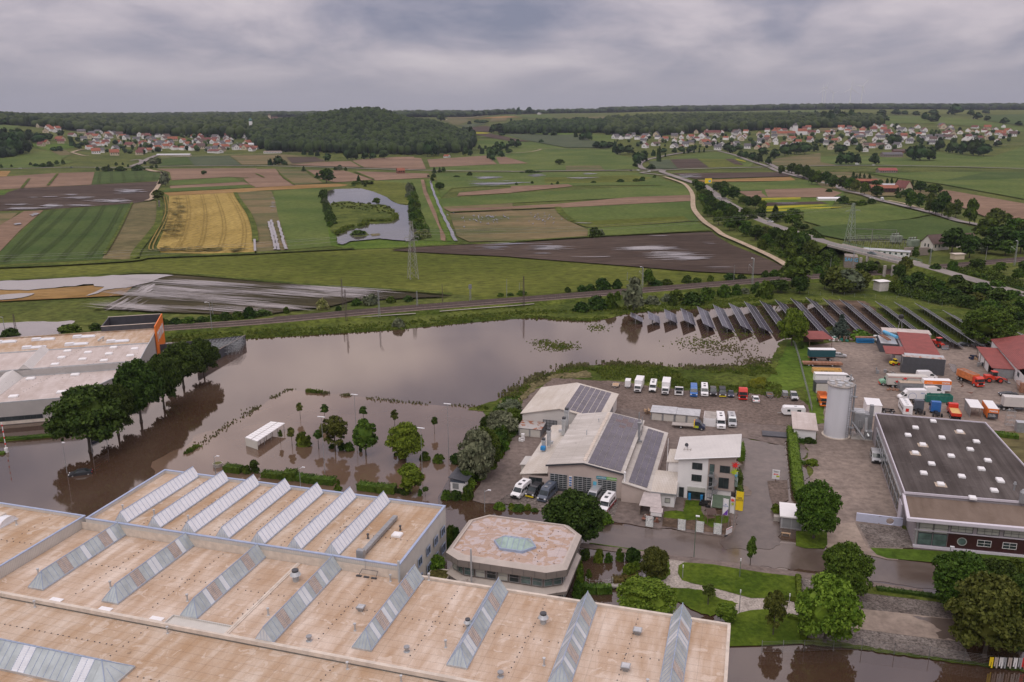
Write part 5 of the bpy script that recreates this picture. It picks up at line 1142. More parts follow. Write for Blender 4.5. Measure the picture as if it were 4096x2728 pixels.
st.box(104.4,58.6,3.3,105.6,59.9,3.4);st.box(104.4,58.6,6.2,105.6,59.9,6.3);st.bd('spiral_stair','greym',rF)
w=MB().box(95.5,64.9,0,97.95,71.6,5.9);w.bd('annex_wall','whitep',rF);w=MB().slab((95.1,64.5,6.1),(97.95,64.5,6.35),(97.95,72,6.35),(95.1,72,6.1),.18);w.bd('annex_roof','roof_fibre2',rF)
w=MB().box(93.15,54.8,0,97.95,64.85,3.1);w.bd('annex_wall','whitep',rF);w=MB().slab((92.9,54.4,3.35),(98.3,54.4,3.35),(97.95,64.85,3.75),(92.9,64.85,3.75),.2);w.bd('annex_roof','roof_fibre2',rF);w=MB().box(92.9,54.28,3.,98.3,54.39,3.33);w.bd('gutter','greym',rF)
Wn(rF,0,(96.,54.8),(97.1,54.8),1.,2.1,'darkm','blind',nx=1)
mb=MB().cyl(99.4,65.2,9.5,10.2,.05,n=5);mb.add([(99.2+.42*cos(t),65+.1*sin(t),10.3+.42*sin(t))for t in np.linspace(0,2*PI,10)[:-1]],[tuple(range(9))]);o=mb.bd('satellite_dish','darkm',rF)
mb=MB()
for k in range(3): mb.tube((98.8+k*.7,63.2,9.75),(98.8+k*.7,64.6,9.75),.04,4)
mb.tube((98.7,63.6,9.78),(100.3,63.6,9.9),.04,4);mb.bd('snow_guard','wood_grey',rF)
mb=MB().box(109.75,60.6,5.2,110.3,62.4,6.4);mb.box(109.75,61.,3.6,110.4,63.,4.8);mb.bd('wall_sign_panel','glass_mint',rF)
mb=MB().cyl(95.1,66.3,0,10.8,.13,n=8)
t=Tg('flagpole','tall bare white flagpole standing by the small annex of the white office','flagpole',FA.w(95.1,66.3),0);MBp=MB().cyl(0,0,0,10.8,.09,.05,8);MBp.bd('pole','whitem',t)
def splash(parent,cx_,cz_,v,r,mat,seed,n=17,name='emblem'):
 rd=random.Random(seed);p=[]
 for i in range(n):
  a=2*PI*i/n;rr=r*(rd.uniform(.75,1.15)if i%2 else rd.uniform(.3,.5));p.append((cx_+rr*cos(a),v,cz_+rr*sin(a)*1.))
 mb=MB();q=[(x,v+.05,z)for x,_,z in p];mb.add(p+q,[tuple(range(n)),tuple(range(2*n-1,n-1,-1))]+[(i,n+i,n+(i+1)%n,(i+1)%n)for i in range(n)]);return mb.bd(name,mat,parent)
splash(rF,109.7,9.,59.75,.95,'skin_red',3);splash(rF,109.6,7.4,59.72,.95,'lime',5);splash(rF,110.,6.7,59.70,.45,'sky_blue',8)
t=Fr0(FA,'lean_to_greenhouse','translucent corrugated patio roof over a cluttered rubble strewn corner beside the workshop','patio shelter');w=MB().slab((91.6,54.5,3.1),(95.,54.5,3.1),(95.9,49.5,2.2),(91.3,49.5,2.2),.06);w.slab((93.6,49.6,2.15),(96.2,49.6,2.15),(96.3,47.8,1.9),(93.7,47.8,1.9),.06);w.bd('roof','polycarb',t)
w=MB();[w.box(u,v,0,u+.12,v+.12,2.1)for u,v in ((91.4,49.6),(95.8,49.6),(93.5,49.6),(91.4,53.8),(96.1,47.9),(93.8,47.9))];w.bd('post','wood_grey',t);w=MB().box(93.9,47.85,1.1,96.1,47.9,2.);w.bd('screen_panel','whitep',t);w=MB().box(91.45,49.7,.2,91.5,53.8,1.4);w.bd('side_board','wood',t)
t=Fr0(FA,'garden_shed','small brown garden shed with a dark green felt roof under the white office','shed');w=MB().box(106,54.2,.2,109.,57.6,2.);w.bd('wall','wood',t);w=MB().slab((105.6,53.4,1.95),(109.3,53.4,1.95),(109.3,58,2.7),(105.6,58,2.7),.1);w.bd('roof','awning_green',t);w=MB().box(105.48,53.3,1.85,105.58,58,2.3);w.bd('trim','whitep',t)
# dark roofed factory at the right
rK=Fr0(FA,'flat_roof_factory','wide factory with dark felt flat roof, dotted with white rooflights, wine red ground floor','factory')
w=MB().prism([(142.3,59.5),(170,61.5),(167,106.4),(142.3,106.4)],0,7.);w.bd('wall','grey_render',rK)
w=MB().prism([(142.5,59.4),(169.8,61.4),(166.8,106.2),(142.5,106.2)],7.,7.12);w.bd('roof','roof_felt',rK)
w=MB();Pa(w,[(142.2,59.3),(170.1,61.3),(167.1,106.5),(142.2,106.5)],6.9,7.35,.18);w.bd('parapet','lilac_trim',rK)
w=MB().prism([(141.9,49.8),(176,52.3),(176,61.2),(142.6,59.2)],6.2,6.55);w.bd('front_roof','roof_gravel',rK)
w=MB().loft([[(141.2,48.6,6.15),(141.9,49.3,6.15),(141.9,49.3,6.75),(141.2,48.6,6.75)],[(176,51.1,6.15),(176,51.9,6.15),(176,51.9,6.75),(176,51.1,6.75)]]);w.loft([[(141.2,48.6,6.15),(141.8,48.8,6.15),(141.8,48.8,6.76),(141.2,48.6,6.76)],[(142.,60,6.15),(142.5,60,6.15),(142.5,60,6.76),(142.,60,6.76)]]);w.bd('eaves','lilac_trim',rK)
dv=lambda u:50.9+(u-143.3)*.066
w=MB().add([(143.3,50.9,0),(176,dv(176),0),(176,dv(176),6.15),(143.3,50.9,6.15),(143.3,59.3,0),(143.3,59.3,6.15)],[(0,1,2,3),(4,0,3,5)]);w.bd('front_wall','grey_render',rK)
w=MB().add([(149.1,dv(149.1)-.06,.55),(176,dv(176)-.06,.55),(176,dv(176)-.06,3.6),(149.1,dv(149.1)-.06,3.6)],[(0,1,2,3)]);w.bd('cladding','wine_wall',rK)
w=MB();[w.slab((143.2,50.6,z),(176,dv(176)-.3,z),(176,dv(176)+.02,z),(143.2,50.95,z),.18)for z in (3.75,5.35)];w.slab((143.2,50.4,.5),(176,dv(176)-.5,.5),(176,dv(176)+.02,.5),(143.2,50.95,.5),.45);w.bd('sill_band','lilac_trim',rK)
for a,b in ((143.9,146.4),(146.5,149.)):
 Wn(rK,0,(a,dv(a)),(b,dv(b)),.6,3.1,'darkm','glass_green',nx=1,nz=2);Wn(rK,0,(a,dv(a)),(b,dv(b)),3.15,5.2,'darkm','blind',nx=1,nz=2)
for k in range(5):
 a=149.4+k*4.5;b=a+3.8;Wn(rK,0,(a,dv(a)),(b,dv(b)),3.8,5.2,'darkm','blind',nx=3,nz=2)
 if k>0: a=149.9+k*4.3;b=a+2.4;Wn(rK,0,(a,dv(a)-.07),(b,dv(b)-.07),1.4,2.7,'whitep','glassd',nx=2,nz=2)
mb=MB();c0=(151.6,dv(151.6)-.12,2.);mb.add([(c0[0]+.85*cos(t),c0[1],c0[2]+.85*sin(t))for t in np.linspace(0,2*PI,21)[:-1]]+[(c0[0]+.68*cos(t),c0[1],c0[2]+.68*sin(t))for t in np.linspace(0,2*PI,21)[:-1]],[(i,(i+1)%20,20+(i+1)%20,20+i)for i in range(20)]);o=mb.bd('round_window','lightm',rK);mb=MB().add([(c0[0]+.68*cos(t),c0[1]+.01,c0[2]+.68*sin(t))for t in np.linspace(0,2*PI,21)[:-1]],[tuple(range(20))]);mb.bd('pane','glass_green',o)
mb=MB();
for k in range(8): mb.box(143.1,51.2+k*.01,.9+k*.62,143.9,51.3,.98+k*.62)
mb.box(143.5,50.6,.3,143.65,50.75,5.3);mb.bd('sun_louvres','lightm',rK)
rf=[(1520,1020),(1357,1080),(1765,1117),(1288,1148),(1600,1172),(1917,1208),(1425,1236),(1860,1280),(1355,1312),(1685,1340),(2022,1382),(1505,1412),(1963,1460),(1432,1498),(1782,1528),(2130,1560)]
fls={(1765,1117),(1425,1236),(1355,1312)}
for p in rf:
 u,v=FA.px(LD,p[0],p[1]+5,7.2);dome(rK,u,v,7.12,1.25,1.25,flash=p in fls)
for p in [(885,165),(1255,30),(1925,110),(1815,275),(1440,405)]:
 u,v=FA.px(ZE,p[0],p[1],7.2)
 if p[1]>35: dome(rK,u,v,7.12,1.25,1.25,flash=p==(885,165))
u,v=FA.px(ZE,2310,480,7.1);mb=MB().cyl(u,v,7.1,9.2,.7,n=14);mb.cyl(u,v,9.2,9.8,.75,.4,n=14);mb.bd('roof_fan','greym',rK)
u,v=FA.px(ZE,2160,265,7.1);mb=MB().cyl(u,v,7.1,8.4,.16,n=8);mb.cyl(u,v,8.4,8.9,.36,.2,n=8);mb.bd('vent_pipe','greym',rK)
mb=MB().box(142.,62,5.2,142.28,101,5.5);mb.bd('canopy','lightm',rK)
w=MB();
w.box(142.24,63,.8,142.29,100,5.1);o=w.bd('window_band','glassd',rK);w=MB()
for v in np.arange(63,100.5,3.1): w.box(142.14,v-.06,.8,142.23,v+.06,5.1)
w.box(142.14,63,3.,142.23,100,3.12);w.bd('frame','lightm',o)
w=MB().box(142.05,59.6,0,142.28,62.5,4.4);w.bd('door_panel','lilac_trim',rK)
# vegetation
def leafmat(name,c1,c2,rnd=.18,scale=.9,isl=.25):
 m,nt,b=newmat(name);tc=N(nt,'ShaderNodeTexCoord').outputs['Object']
 a=N(nt,'ShaderNodeTexNoise',inp={'Scale':scale,'Detail':3.});L(nt,tc,a.inputs['Vector'])
 g=N(nt,'ShaderNodeNewGeometry');
 r=Mt_(nt,'ADD',Mt_(nt,'MULTIPLY',a.outputs[0],1-isl),Mt_(nt,'MULTIPLY',g.outputs['Random Per Island'],isl))
 c=ramp(nt,r,[(.36,c1),(.64,c2)]);oi=N(nt,'ShaderNodeObjectInfo');h=N(nt,'ShaderNodeHueSaturation')
 L(nt,Mt_(nt,'ADD',Mt_(nt,'MULTIPLY',oi.outputs['Random'],rnd*2),1-rnd),h.inputs['Value']);q=Mt_(nt,'FRACT',Mt_(nt,'MULTIPLY',oi.outputs['Random'],5.7));L(nt,Mt_(nt,'ADD',Mt_(nt,'MULTIPLY',q,.04),.48),h.inputs['Hue'])
 L(nt,c,h.inputs['Color']);L(nt,h.outputs[0],b.inputs['Base Color']);b.inputs['Roughness'].default_value=.65;b.inputs['Specular IOR Level'].default_value=.1
 return m
leafmat('leaf_dark',(.020,.044,.007),(.058,.098,.016));leafmat('leaf_mid',(.034,.066,.008),(.088,.140,.018));leafmat('leaf_light',(.060,.112,.010),(.145,.220,.024))
leafmat('leaf_olive',(.042,.058,.010),(.108,.128,.026));leafmat('leaf_silver',(.085,.105,.060),(.160,.180,.105));leafmat('leaf_blue',(.040,.062,.050),(.085,.110,.085));leafmat('leaf_yew',(.045,.075,.008),(.105,.150,.014))
leafmat('leaf_far',(.014,.034,.008),(.036,.068,.016),rnd=.3,scale=.12);leafmat('leaf_purple',(.030,.018,.016),(.055,.035,.028));leafmat('leaf_brown',(.055,.045,.014),(.11,.09,.025));leafmat('leaf_bloom',(.10,.13,.03),(.28,.29,.12))
leafmat('forest_leaf',(.009,.022,.005),(.040,.064,.015),rnd=.1,scale=.02,isl=.6)
M('bark',(.09,.075,.06),rough=.9,var=.25,scale=2.)
def npmesh(name,V,F,mats,mi=None,smooth=False):
 me=bpy.data.meshes.new(name);me.vertices.add(len(V));me.vertices.foreach_set('co',np.asarray(V,np.float32).ravel())
 F=np.asarray(F,np.int32);k=F.shape[1];me.loops.add(F.size);me.loops.foreach_set('vertex_index',F.ravel());me.polygons.add(len(F));me.polygons.foreach_set('loop_start',np.arange(0,F.size,k,dtype=np.int32));
 try: me.polygons.foreach_set('loop_total',np.full(len(F),k,np.int32))
 except Exception: pass
 for m in mats: me.materials.append(MATS[m])
 if mi is not None: me.polygons.foreach_set('material_index',np.asarray(mi,np.int32))
 me.update(calc_edges=True);return me
def ico(sub=2):
 import bmesh
 bm=bmesh.new();bmesh.ops.create_icosphere(bm,subdivisions=sub,radius=1);bm.verts.ensure_lookup_table();V=np.array([v.co[:]for v in bm.verts]);F=np.array([[v.index for v in f.verts]for f in bm.faces]);bm.free();return V,F
ICO2=ico(2);ICO1=ico(1);ICO3=ico(3)
def leafq(P_,Nn,size,g):
 n=len(P_);r=g.normal(size=(n,3));nn=Nn*.8+r*.65;nn/=np.linalg.norm(nn,axis=1)[:,None]
 t=np.cross(nn,g.normal(size=(n,3)));t/=np.linalg.norm(t,axis=1)[:,None]+1e-9;b=np.cross(nn,t)
 s=(size*g.uniform(.6,1.3,n))[:,None]
 V=np.stack([P_-t*s-b*s*.6,P_+t*s-b*s*.6,P_+t*s*.7+b*s*.7,P_-t*s*.7+b*s*.7],1).reshape(-1,3);return V,np.arange(4*n).reshape(-1,4)
def crown_pts(shape,R_,H_,nl,per,g,lr=.30):
 P_=[];Nn=[];C=[]
 k=0
 while k<nl:
  u=g.uniform(0,1);th=g.uniform(0,2*PI)
  if shape=='round': z=u;rr=math.sqrt(max(0,1-(2*z-.85)**2/1.35));
  elif shape=='oval': z=u;rr=math.sqrt(max(0,1-(2*z-.9)**2/1.3))*(1.0 if z<.5 else 1.0-.25*(z-.5))
  elif shape=='cone': z=u**1.15;rr=(1-z)*.98+.03
  elif shape=='column': z=u;rr=min(1,.45+z*2.2)*math.sqrt(max(.02,1-z**3))
  elif shape=='bush': z=u;rr=math.sqrt(max(0,1-z**2.2))
  else: z=u;rr=math.sqrt(max(0,1-(2*z-1)**2))
  rad=rr*g.uniform(.35,1.)**.5*(1-lr*.5)
  c=np.array([rad*cos(th)*R_,rad*sin(th)*R_,z*H_*(1-lr*.5)+H_*lr*.15]);C.append(c)
  lrr=lr*R_*g.uniform(.7,1.25)*(1 if shape!='cone' else (.35+.75*(1-z)))
  d=g.normal(size=(per,3));d/=np.linalg.norm(d,axis=1)[:,None];d[:,2]=np.where(d[:,2]<-.3,-d[:,2]*.5,d[:,2])
  P_.append(c+d*lrr*g.uniform(.72,1.05,(per,1))*np.array([1,1,.8]));Nn.append(d);k+=1
 return np.concatenate(P_),np.concatenate(Nn),C
TPL={}
def tpl(kind,shape,R_,H_,nl,per,leaf,mat,trunk_h,tr,core=.66,seed=1,lr=.30,droop=0):
 g=np.random.default_rng(seed);P_,Nn,C=crown_pts(shape,R_,H_,nl,per,g,lr)
 if P_[:,2].min()<0: P_[:,2]=np.maximum(P_[:,2],.02*H_)
 V,F=leafq(P_,Nn,leaf,g);V[:,2]+=trunk_h
 if core:
  cv,cf=ICO2;cv=cv.copy();dn=np.array([1+.22*mnoise.noise(Vc(v*2.1)+Vc((seed,0,0)))for v in cv]);
  if shape=='cone':
   zc=(cv[:,2]+1)/2;rr=(1-zc)*.62+.02;a=np.arctan2(cv[:,1],cv[:,0]);cv=np.stack([rr*np.cos(a)*R_,rr*np.sin(a)*R_,zc*H_*.93],1)
  elif shape=='bush': cv=cv*dn[:,None]*np.array([R_*core,R_*core,H_*core*.95]);cv[:,2]=np.maximum(cv[:,2],0)
  else: cv=cv*dn[:,None]*np.array([R_*core,R_*core,H_*.5*core*1.05])+np.array([0,0,H_*.47])
  cv[:,2]+=trunk_h;cf=np.concatenate([cf,cf[:,2:3]],1)+len(V) ;
  CV,CF=cv,ICO2[1]
 b=MB();
 me=bpy.data.meshes.new(kind+'_crown')
 vs=V.tolist();fs=F.tolist()
 if core: o=len(vs);vs+=CV.tolist();fs+=[[i+o for i in f]for f in CF.tolist()]
 me.from_pydata(vs,[],fs);me.materials.append(MATS[mat]);me.update()
 t=MB()
 if trunk_h>0 or tr>0:
  t.loft([[(r*cos(2*PI*i/7),r*sin(2*PI*i/7),z)for i in range(7)]for r,z in ((tr*1.5,-.1),(tr,.5),(tr*.8,trunk_h+.1*H_),(tr*.25,trunk_h+H_*.55))])
  rd=random.Random(seed)
  if H_>3:
   for i in range(7):
    c=C[rd.randrange(len(C))];z0=trunk_h+H_*rd.uniform(.0,.3);t.tube((0,0,z0),(c[0]*.8,c[1]*.8,c[2]*.9+trunk_h),tr*.4,5,r2=tr*.12)
 tm=bpy.data.meshes.new(kind+'_trunk');tm.from_pydata(t.v,[],t.f);tm.materials.append(MATS['bark']);tm.update()
 TPL[kind]=(me,tm,R_,trunk_h+H_)
for k,(mt)in enumerate(['leaf_dark','leaf_mid','leaf_light','leaf_olive']):
 nme=['bd','bm','br','bo'][k]
 tpl(nme,'round',5.2,8.2,74,190,.225,mt,1.8,.28,seed=10+k,lr=.27)
tpl('d2','round',5.4,8.4,70,190,.225,'leaf_dark',1.9,.3,seed=31,lr=.30)
tpl('om','oval',2.7,6.2,44,90,.22,'leaf_mid',1.9,.16,seed=20,lr=.30);tpl('ol','oval',2.7,6.2,44,90,.22,'leaf_light',1.6,.16,seed=21,lr=.3);tpl('oo','round',2.9,5.6,44,80,.19,'leaf_olive',1.9,.14,seed=22,lr=.27,core=.4)
tpl('ba','oval',.9,1.75,22,60,.10,'leaf_olive',1.6,.06,seed=23,lr=.34);tpl('bq','oval',.95,1.9,22,60,.10,'leaf_dark',1.9,.06,seed=24,lr=.34)
tpl('poplar','column',.85,4.6,34,60,.12,'leaf_mid',1.1,.08,seed=25,lr=.5)
tpl('spruce','cone',2.3,7.6,80,60,.18,'leaf_blue',.5,.16,seed=26,lr=.33);tpl('dark_spruce','cone',2.4,10,60,34,.30,'leaf_dark',.8,.2,seed=27,lr=.33);tpl('sc','cone',1.,2.6,30,60,.11,'leaf_yew',.1,.05,seed=28,lr=.4)
tpl('bush','bush',1.2,1.5,26,80,.13,'leaf_mid',0,.0,seed=29,lr=.38,core=.72);tpl('bx','bush',1.2,1.5,40,80,.09,'leaf_yew',0,0,seed=30,lr=.25,core=.8);tpl('bk','bush',1.2,1.5,26,80,.13,'leaf_dark',0,0,seed=33,lr=.38,core=.72);tpl('bl','bush',1.2,1.5,26,80,.13,'leaf_light',0,0,seed=34,lr=.38,core=.72)
tpl('willow','round',4.,6.8,60,80,.26,'leaf_silver',.8,.3,seed=35,lr=.28)
tpl('bloom_bush','bush',1.6,1.9,30,70,.17,'leaf_bloom',0,0,seed=36,lr=.36,core=.7)
tpl('md','round',4.4,7.2,34,34,.55,'leaf_dark',1.8,.25,seed=40,lr=.33);tpl('mg','round',4.4,7.2,34,34,.55,'leaf_mid',1.8,.25,seed=41,lr=.33);tpl('mo','round',4.4,7.2,34,34,.55,'leaf_olive',1.8,.25,seed=42,lr=.33);tpl('ms','round',4.2,7.6,34,30,.55,'leaf_silver',1.2,.25,seed=43,lr=.3)
tpl('bb','bush',2.6,3.,22,34,.42,'leaf_dark',0,0,seed=44,lr=.4,core=.75);tpl('bg','bush',2.6,3.,22,34,.42,'leaf_mid',0,0,seed=45,lr=.4,core=.75);tpl('bs','bush',2.6,3.,22,34,.42,'leaf_silver',0,0,seed=46,lr=.4,core=.75);tpl('mc','cone',2.6,10.5,40,22,.45,'leaf_dark',.8,.2,seed=47,lr=.36)
tpl('ft','round',4.6,7.6,16,16,1.,'leaf_far',1.2,.25,seed=48,lr=.42,core=.8);tpl('fb','bush',3.2,3.,12,14,.8,'leaf_far',0,0,seed=49,lr=.45,core=.8);tpl('fp','oval',3.6,8,16,16,.9,'leaf_purple',1.,.2,seed=50,lr=.42,core=.8);tpl('fc','cone',2.6,9.5,20,14,.8,'leaf_far',.5,.2,seed=51,lr=.4)
NAMES={'ba':'ball_crown_tree','bq':'ball_crown_tree','om':'young_tree','ol':'young_tree','oo':'young_tree','sc':'cypress_shrub','poplar':'columnar_tree','spruce':'spruce_tree','dark_spruce':'spruce_tree','mc':'spruce_tree','fc':'spruce_tree','bush':'bush','bg':'bush','bs':'bush','bb':'bush','bk':'bush','bl':'bush','fb':'bush','bx':'clipped_bush','willow':'willow_tree','ms':'willow_tree','bloom_bush':'elder_bush'}
kname=lambda k:NAMES.get(k,'broadleaf_tree')
CATS={'bush':'bush','clipped_bush':'bush','elder_bush':'bush','cypress_shrub':'shrub'}
def plant(kind,x,y,z,h=None,w=None,label=None,group=None,rz=None):
 me,tm,R_,H_=TPL[kind];nm=kname(kind);s=(h/H_)if h else 1.;sw=(w/2/R_)if w else s
 root=Tg(nm,label,CATS.get(nm,'tree'),(x,y,z),random.random()*6.28 if rz is None else rz,group);root.scale=(sw,sw,s)
 if tm.vertices:
  t=ON('trunk',tm);LK(t);t.parent=root
 c=ON('crown',me);LK(c);c.parent=root
 return root
def pxm(x,y,z=0): return CF/(y*cos(CP)+(CH-z)*sin(CP))
PENDING=[]
def later(root,x,y,z,tmpl,key): PENDING.append((proj(x,y,z)[0],root,tmpl,key))
def Tr(T,items,tmpl,z=0.):
 s=1/(T(1,0)[0]-T(0,0)[0]);group=tmpl.split(',')[0]if len(items)>1 else None;tmpl+=', {n} from the left' if len(items)>1 and '{n}' not in tmpl else '';key=tmpl
 for it in items:
  kind,x,yb,yt,w=it;q=T(x,yb)
  if z is None: X,Y,Z=PT(*q)
  else: X,Y=P(*q,z);Z=z
  h=max(.6,HT(X,Y,T(x,yt)[1],Z-2)-Z);ww=w/s/pxm(X,Y,Z)
  r=plant(kind,X,Y,Z,h,ww,None,group);later(r,X,Y,Z,tmpl,key)
def flush():
 d={}
 for sx_,r,t,k in PENDING: d.setdefault((k,t),[]).append((sx_,r))
 for (k,t),l in d.items():
  l.sort(key=lambda q:q[0])
  for i,(_,r)in enumerate(l): r['label']=t.replace('{n}',ordn(i))if len(l)>1 else t.replace('{n} from the left','only one').replace('{n}','only')
 PENDING.clear()
Tr(LA,[('bd',835,1300,715,640),('d2',1090,1150,690,360),('bd',1300,1030,478,430),('d2',1510,900,430,330),('bd',1690,710,310,380),('d2',1880,610,275,300)],'large dark tree in flood water beside the warehouse')
Tr(LB,[('ba',464,402,252,62),('bq',690,440,268,76),('bq',1047,450,290,84),('ba',1333,495,318,74),('bq',1697,540,385,70)],'small lollipop tree in the back row of the flooded car park')
Tr(LB,[('ba',283,632,505,46),('ba',388,650,480,76),('bq',632,678,505,100)],'small round crowned tree near the car park shelter')
Tr(LB,[('oo',785,702,378,262),('om',1067,742,398,228),('br',1430,785,455,335),('ol',1478,1090,808,240)],'medium tree in the flooded car park with its foot under water')
Tr(LB,[('bx',495,645,530,150),('bk',755,672,636,60),('bk',840,690,620,66),('bush',912,692,620,92),('bk',1018,705,658,34),('bk',1338,748,715,34),('bk',1395,765,700,62),('bush',1608,780,708,98),('bush',1735,800,728,104),('bk',1890,812,728,104),('bk',60,900,845,66),('bk',1375,1085,1048,60),('bk',1432,1095,1035,90),('bush',1565,1110,1050,44)],'rounded bush rising from the flooded car park')
Tr(LB,[('bq',48,900,785,90),('bq',1612,1118,1028,66)],'little tree with flooded trunk by the hedges')
Tr(LB,[('sc',815,1085,945,92)],'slim bright green conifer just behind the roof edge of the skylight hall')
Tr(LA,[('bush',2270,1500,1430,80),('bk',2335,1480,1385,70)],'round bush beside the concrete planter in the flood')
Tr(LB,[('willow',2080,960,505,340),('bm',2180,900,500,260),('bush',1990,1010,860,150),('bd',2170,520,388,110),('willow',2290,560,335,220),('bk',2300,640,520,150),('bm',2260,760,560,180)],'bushy tree in the dense belt west of the workshop yard')
Tr(LC,[('willow',60,640,430,300),('willow',140,440,325,220),('bm',170,560,400,160),('bush',60,700,560,160),('bl',20,830,760,80),('bl',90,740,690,70)],'grey green willow or shrub left of the white storage hall')
Tr(LB,[('bush',1805,1140,1058,90),('bk',1895,1145,1065,110),('bush',2000,1140,1020,110),('bl',2020,1040,955,120),('bl',2110,960,900,110),('bl',2200,860,800,120),('bl',2280,760,690,110),('bl',2340,690,620,100)],'low garden bush between the transformer hut and the yard wall')
Tr(LC,[('bl',40,1320,1268,110),('bl',150,1325,1275,60),('bush',220,1330,1290,120),('bl',300,1330,1285,70),('bush',365,1345,1320,70),('bush',690,1185,1130,44)],'low bush on the kerb in front of the parked camper vans')
Tr(NA,[('bd',2285,2172,1978,250)],'big dense dark green tree between octagonal office and street')
Tr(KC,[('bl',1000,100,20,170)],'bright green hedge bush behind the big dark tree beside the street')
Tr(KC,[('bk',825,430,345,100),('bx',952,452,345,112),('bush',1043,458,378,76),('bx',1150,442,342,90),('bk',1268,455,340,140),('bl',1240,605,485,155),('bk',1450,690,605,150),('bl',1300,520,460,90)],'rounded garden bush around the flooded pond')
Tr(KC,[('bo',1460,625,338,270)],'olive green dome shaped tree on the lawn between pond and gravel path')
Tr(KC,[('br',1390,930,655,560)],'wide light green tree close behind the factory roof edge, beside the pond bridge')
Tr(KC,[('bl',760,560,445,110),('bl',775,700,520,90),('bush',765,780,640,110),('bush',860,600,530,60)],'tall ivy covered shrub beside the right wall of the octagonal office')
Tr(KC,[('ba',1958,858,668,135)],'small brown green ball tree on the lawn inside the curve of the gravel path')
Tr(KC,[('ol',2120,1010,850,205)],'low bright yellow green tree at the right end of the factory roof')
Tr(NA,[('poplar',3000,2262,2128,36)],'narrow column shaped tree alone on the flooded street side')
Tr(KB,[('ol',1500,745,535,215)],'bright yellow green tree between skylight hall and octagonal office')
Tr(KB,[('bush',1640,400,290,90),('bk',1690,410,310,60),('bush',1620,480,390,80),('bk',1580,500,440,80)],'green shrub under the right wall of the skylight hall')
Tr(KD,[('oo',45,1135,722,215)],'slender olive green tree on the small square lawn by the fence')
Tr(KD,[('br',520,1200,620,570)],'large vivid light green tree at the left end of the cobbled car park')
Tr(KD,[('bm',690,800,308,450)],'dark round tree standing right behind the vivid light green tree')
Tr(KD,[('bm',1760,900,405,600),('bd',2080,930,470,470),('bo',1990,1330,640,720),('d2',2300,1300,640,560),('bm',2330,860,460,420)],'huge tree of the group at the lower right corner')
Tr(KE,[('bm',1110,1425,728,560)],'large green tree behind the electricity cabinet house on the flooded crossing')
Tr(LD,[('br',215,330,-5,265)],'round light green tree where the solar field meets the fence of the scrap yard')
Tr(LD,[('spruce',665,255,15,185)],'blue grey spruce in front of the solar panel rows')
Tr(LD,[('bm',2010,330,-20,430)],'big dark green tree at the right end of the solar panel rows')
Tr(LD,[('bl',840,262,195,215),('bk',300,360,290,50),('bk',375,1225,1175,90),('bk',420,1232,1190,50)],'clipped or loose bush around the scrap yard and white shed')
Tr(KE,[('bl',1090,500,432,160),('bl',1140,805,755,120),('bl',640,1090,1000,120),('bk',1050,230,160,110)],'small shrub at the edge of the brown factory yard')
def Hg(T,line,w,h,mat,label,group=None,key=None,z=0.,dens=26,name='hedge',leaf=.13):
 pts=[P(*T(*p),z)for p in line];g=np.random.default_rng(len(PENDING)+int(abs(pts[0][0])*7)%999);V=[];F=[];core=MB();c0=pts[0]
 sl=[Vc(p)-Vc(c0)for p in pts];PP=[];NN=[]
 for a,b in zip(sl,sl[1:]):
  d=b-a;Ln=d.length;d=d/Ln;q=Vc((-d.y,d.x));n=int(Ln*(2*h+w)*dens/2)
  t=g.uniform(-.02,1.02,n)*Ln;s=g.uniform(-(h+w/2),h+w/2,n)
  side=np.where(np.abs(s)>w/2,np.sign(s),0);off=np.where(side!=0,side*w/2,s);zz_=np.where(side!=0,h-(np.abs(s)-w/2),h);bump=1+.12*np.array([mnoise.noise(Vc((float(x)*.7,float(c0[0]),0)))for x in t])
  px_=a.x+d.x*t+q.x*off*bump;py_=a.y+d.y*t+q.y*off*bump;PP.append(np.stack([px_,py_,zz_*bump],1));NN.append(np.stack([q.x*side,q.y*side,(side==0)*1.],1))
  qq=[a+q*w*.42,a-q*w*.42,b-q*w*.42,b+q*w*.42];core.prism([(v.x,v.y)for v in qq],-.05,h*.9)
 V,F=leafq(np.concatenate(PP),np.concatenate(NN),leaf,g);vs=V.tolist();fs=F.tolist();o=len(vs);vs+=core.v;fs+=[[i+o for i in f]for f in core.f]
 me=bpy.data.meshes.new(name);me.from_pydata(vs,[],fs);me.materials.append(MATS[mat]);ob=ON(name,me);LK(ob);ob.location=(c0[0],c0[1],z);tag(ob,label,'hedge',group)
 if key: m_=pts[len(pts)//2];later(ob,m_[0],m_[1],0,label,key)
 return ob
H1='low clipped hedge standing in the flooded car park, {n} from the left'
for q,w_,h_ in [([(118,930),(330,950)],2.2,1.3),([(318,955),(430,960)],2.8,2.2),([(430,960),(560,985),(780,1005)],2.3,1.5),([(1000,1045),(1170,1068)],2.4,1.6),([(1175,1070),(1340,1085)],2.4,1.7)]: Hg(LB,q,w_,h_,'leaf_mid',H1,'hedges in the flooded car park','h1')
Hg(LA,[(2072,1478),(2222,1495)],2.4,1.6,'leaf_mid',H1,'hedges in the flooded car park','h1')
Hg(LA,[(0,1198),(250,1183),(560,1155)],2.,.6,'leaf_mid','long low hedge at the foot of the grey warehouse wall',None);Hg(LA,[(-120,1330),(45,1322)],1.6,.5,'leaf_mid','short strip of hedge beside the white barrier post at the left edge',None)
o=Hg(NA,[P_ for P_ in [(3165,1732),(3190,1960),(3205,2010)]],2.4,2.,'leaf_yew','long tall clipped hedge between flooded driveway and brown yard',None,dens=22)
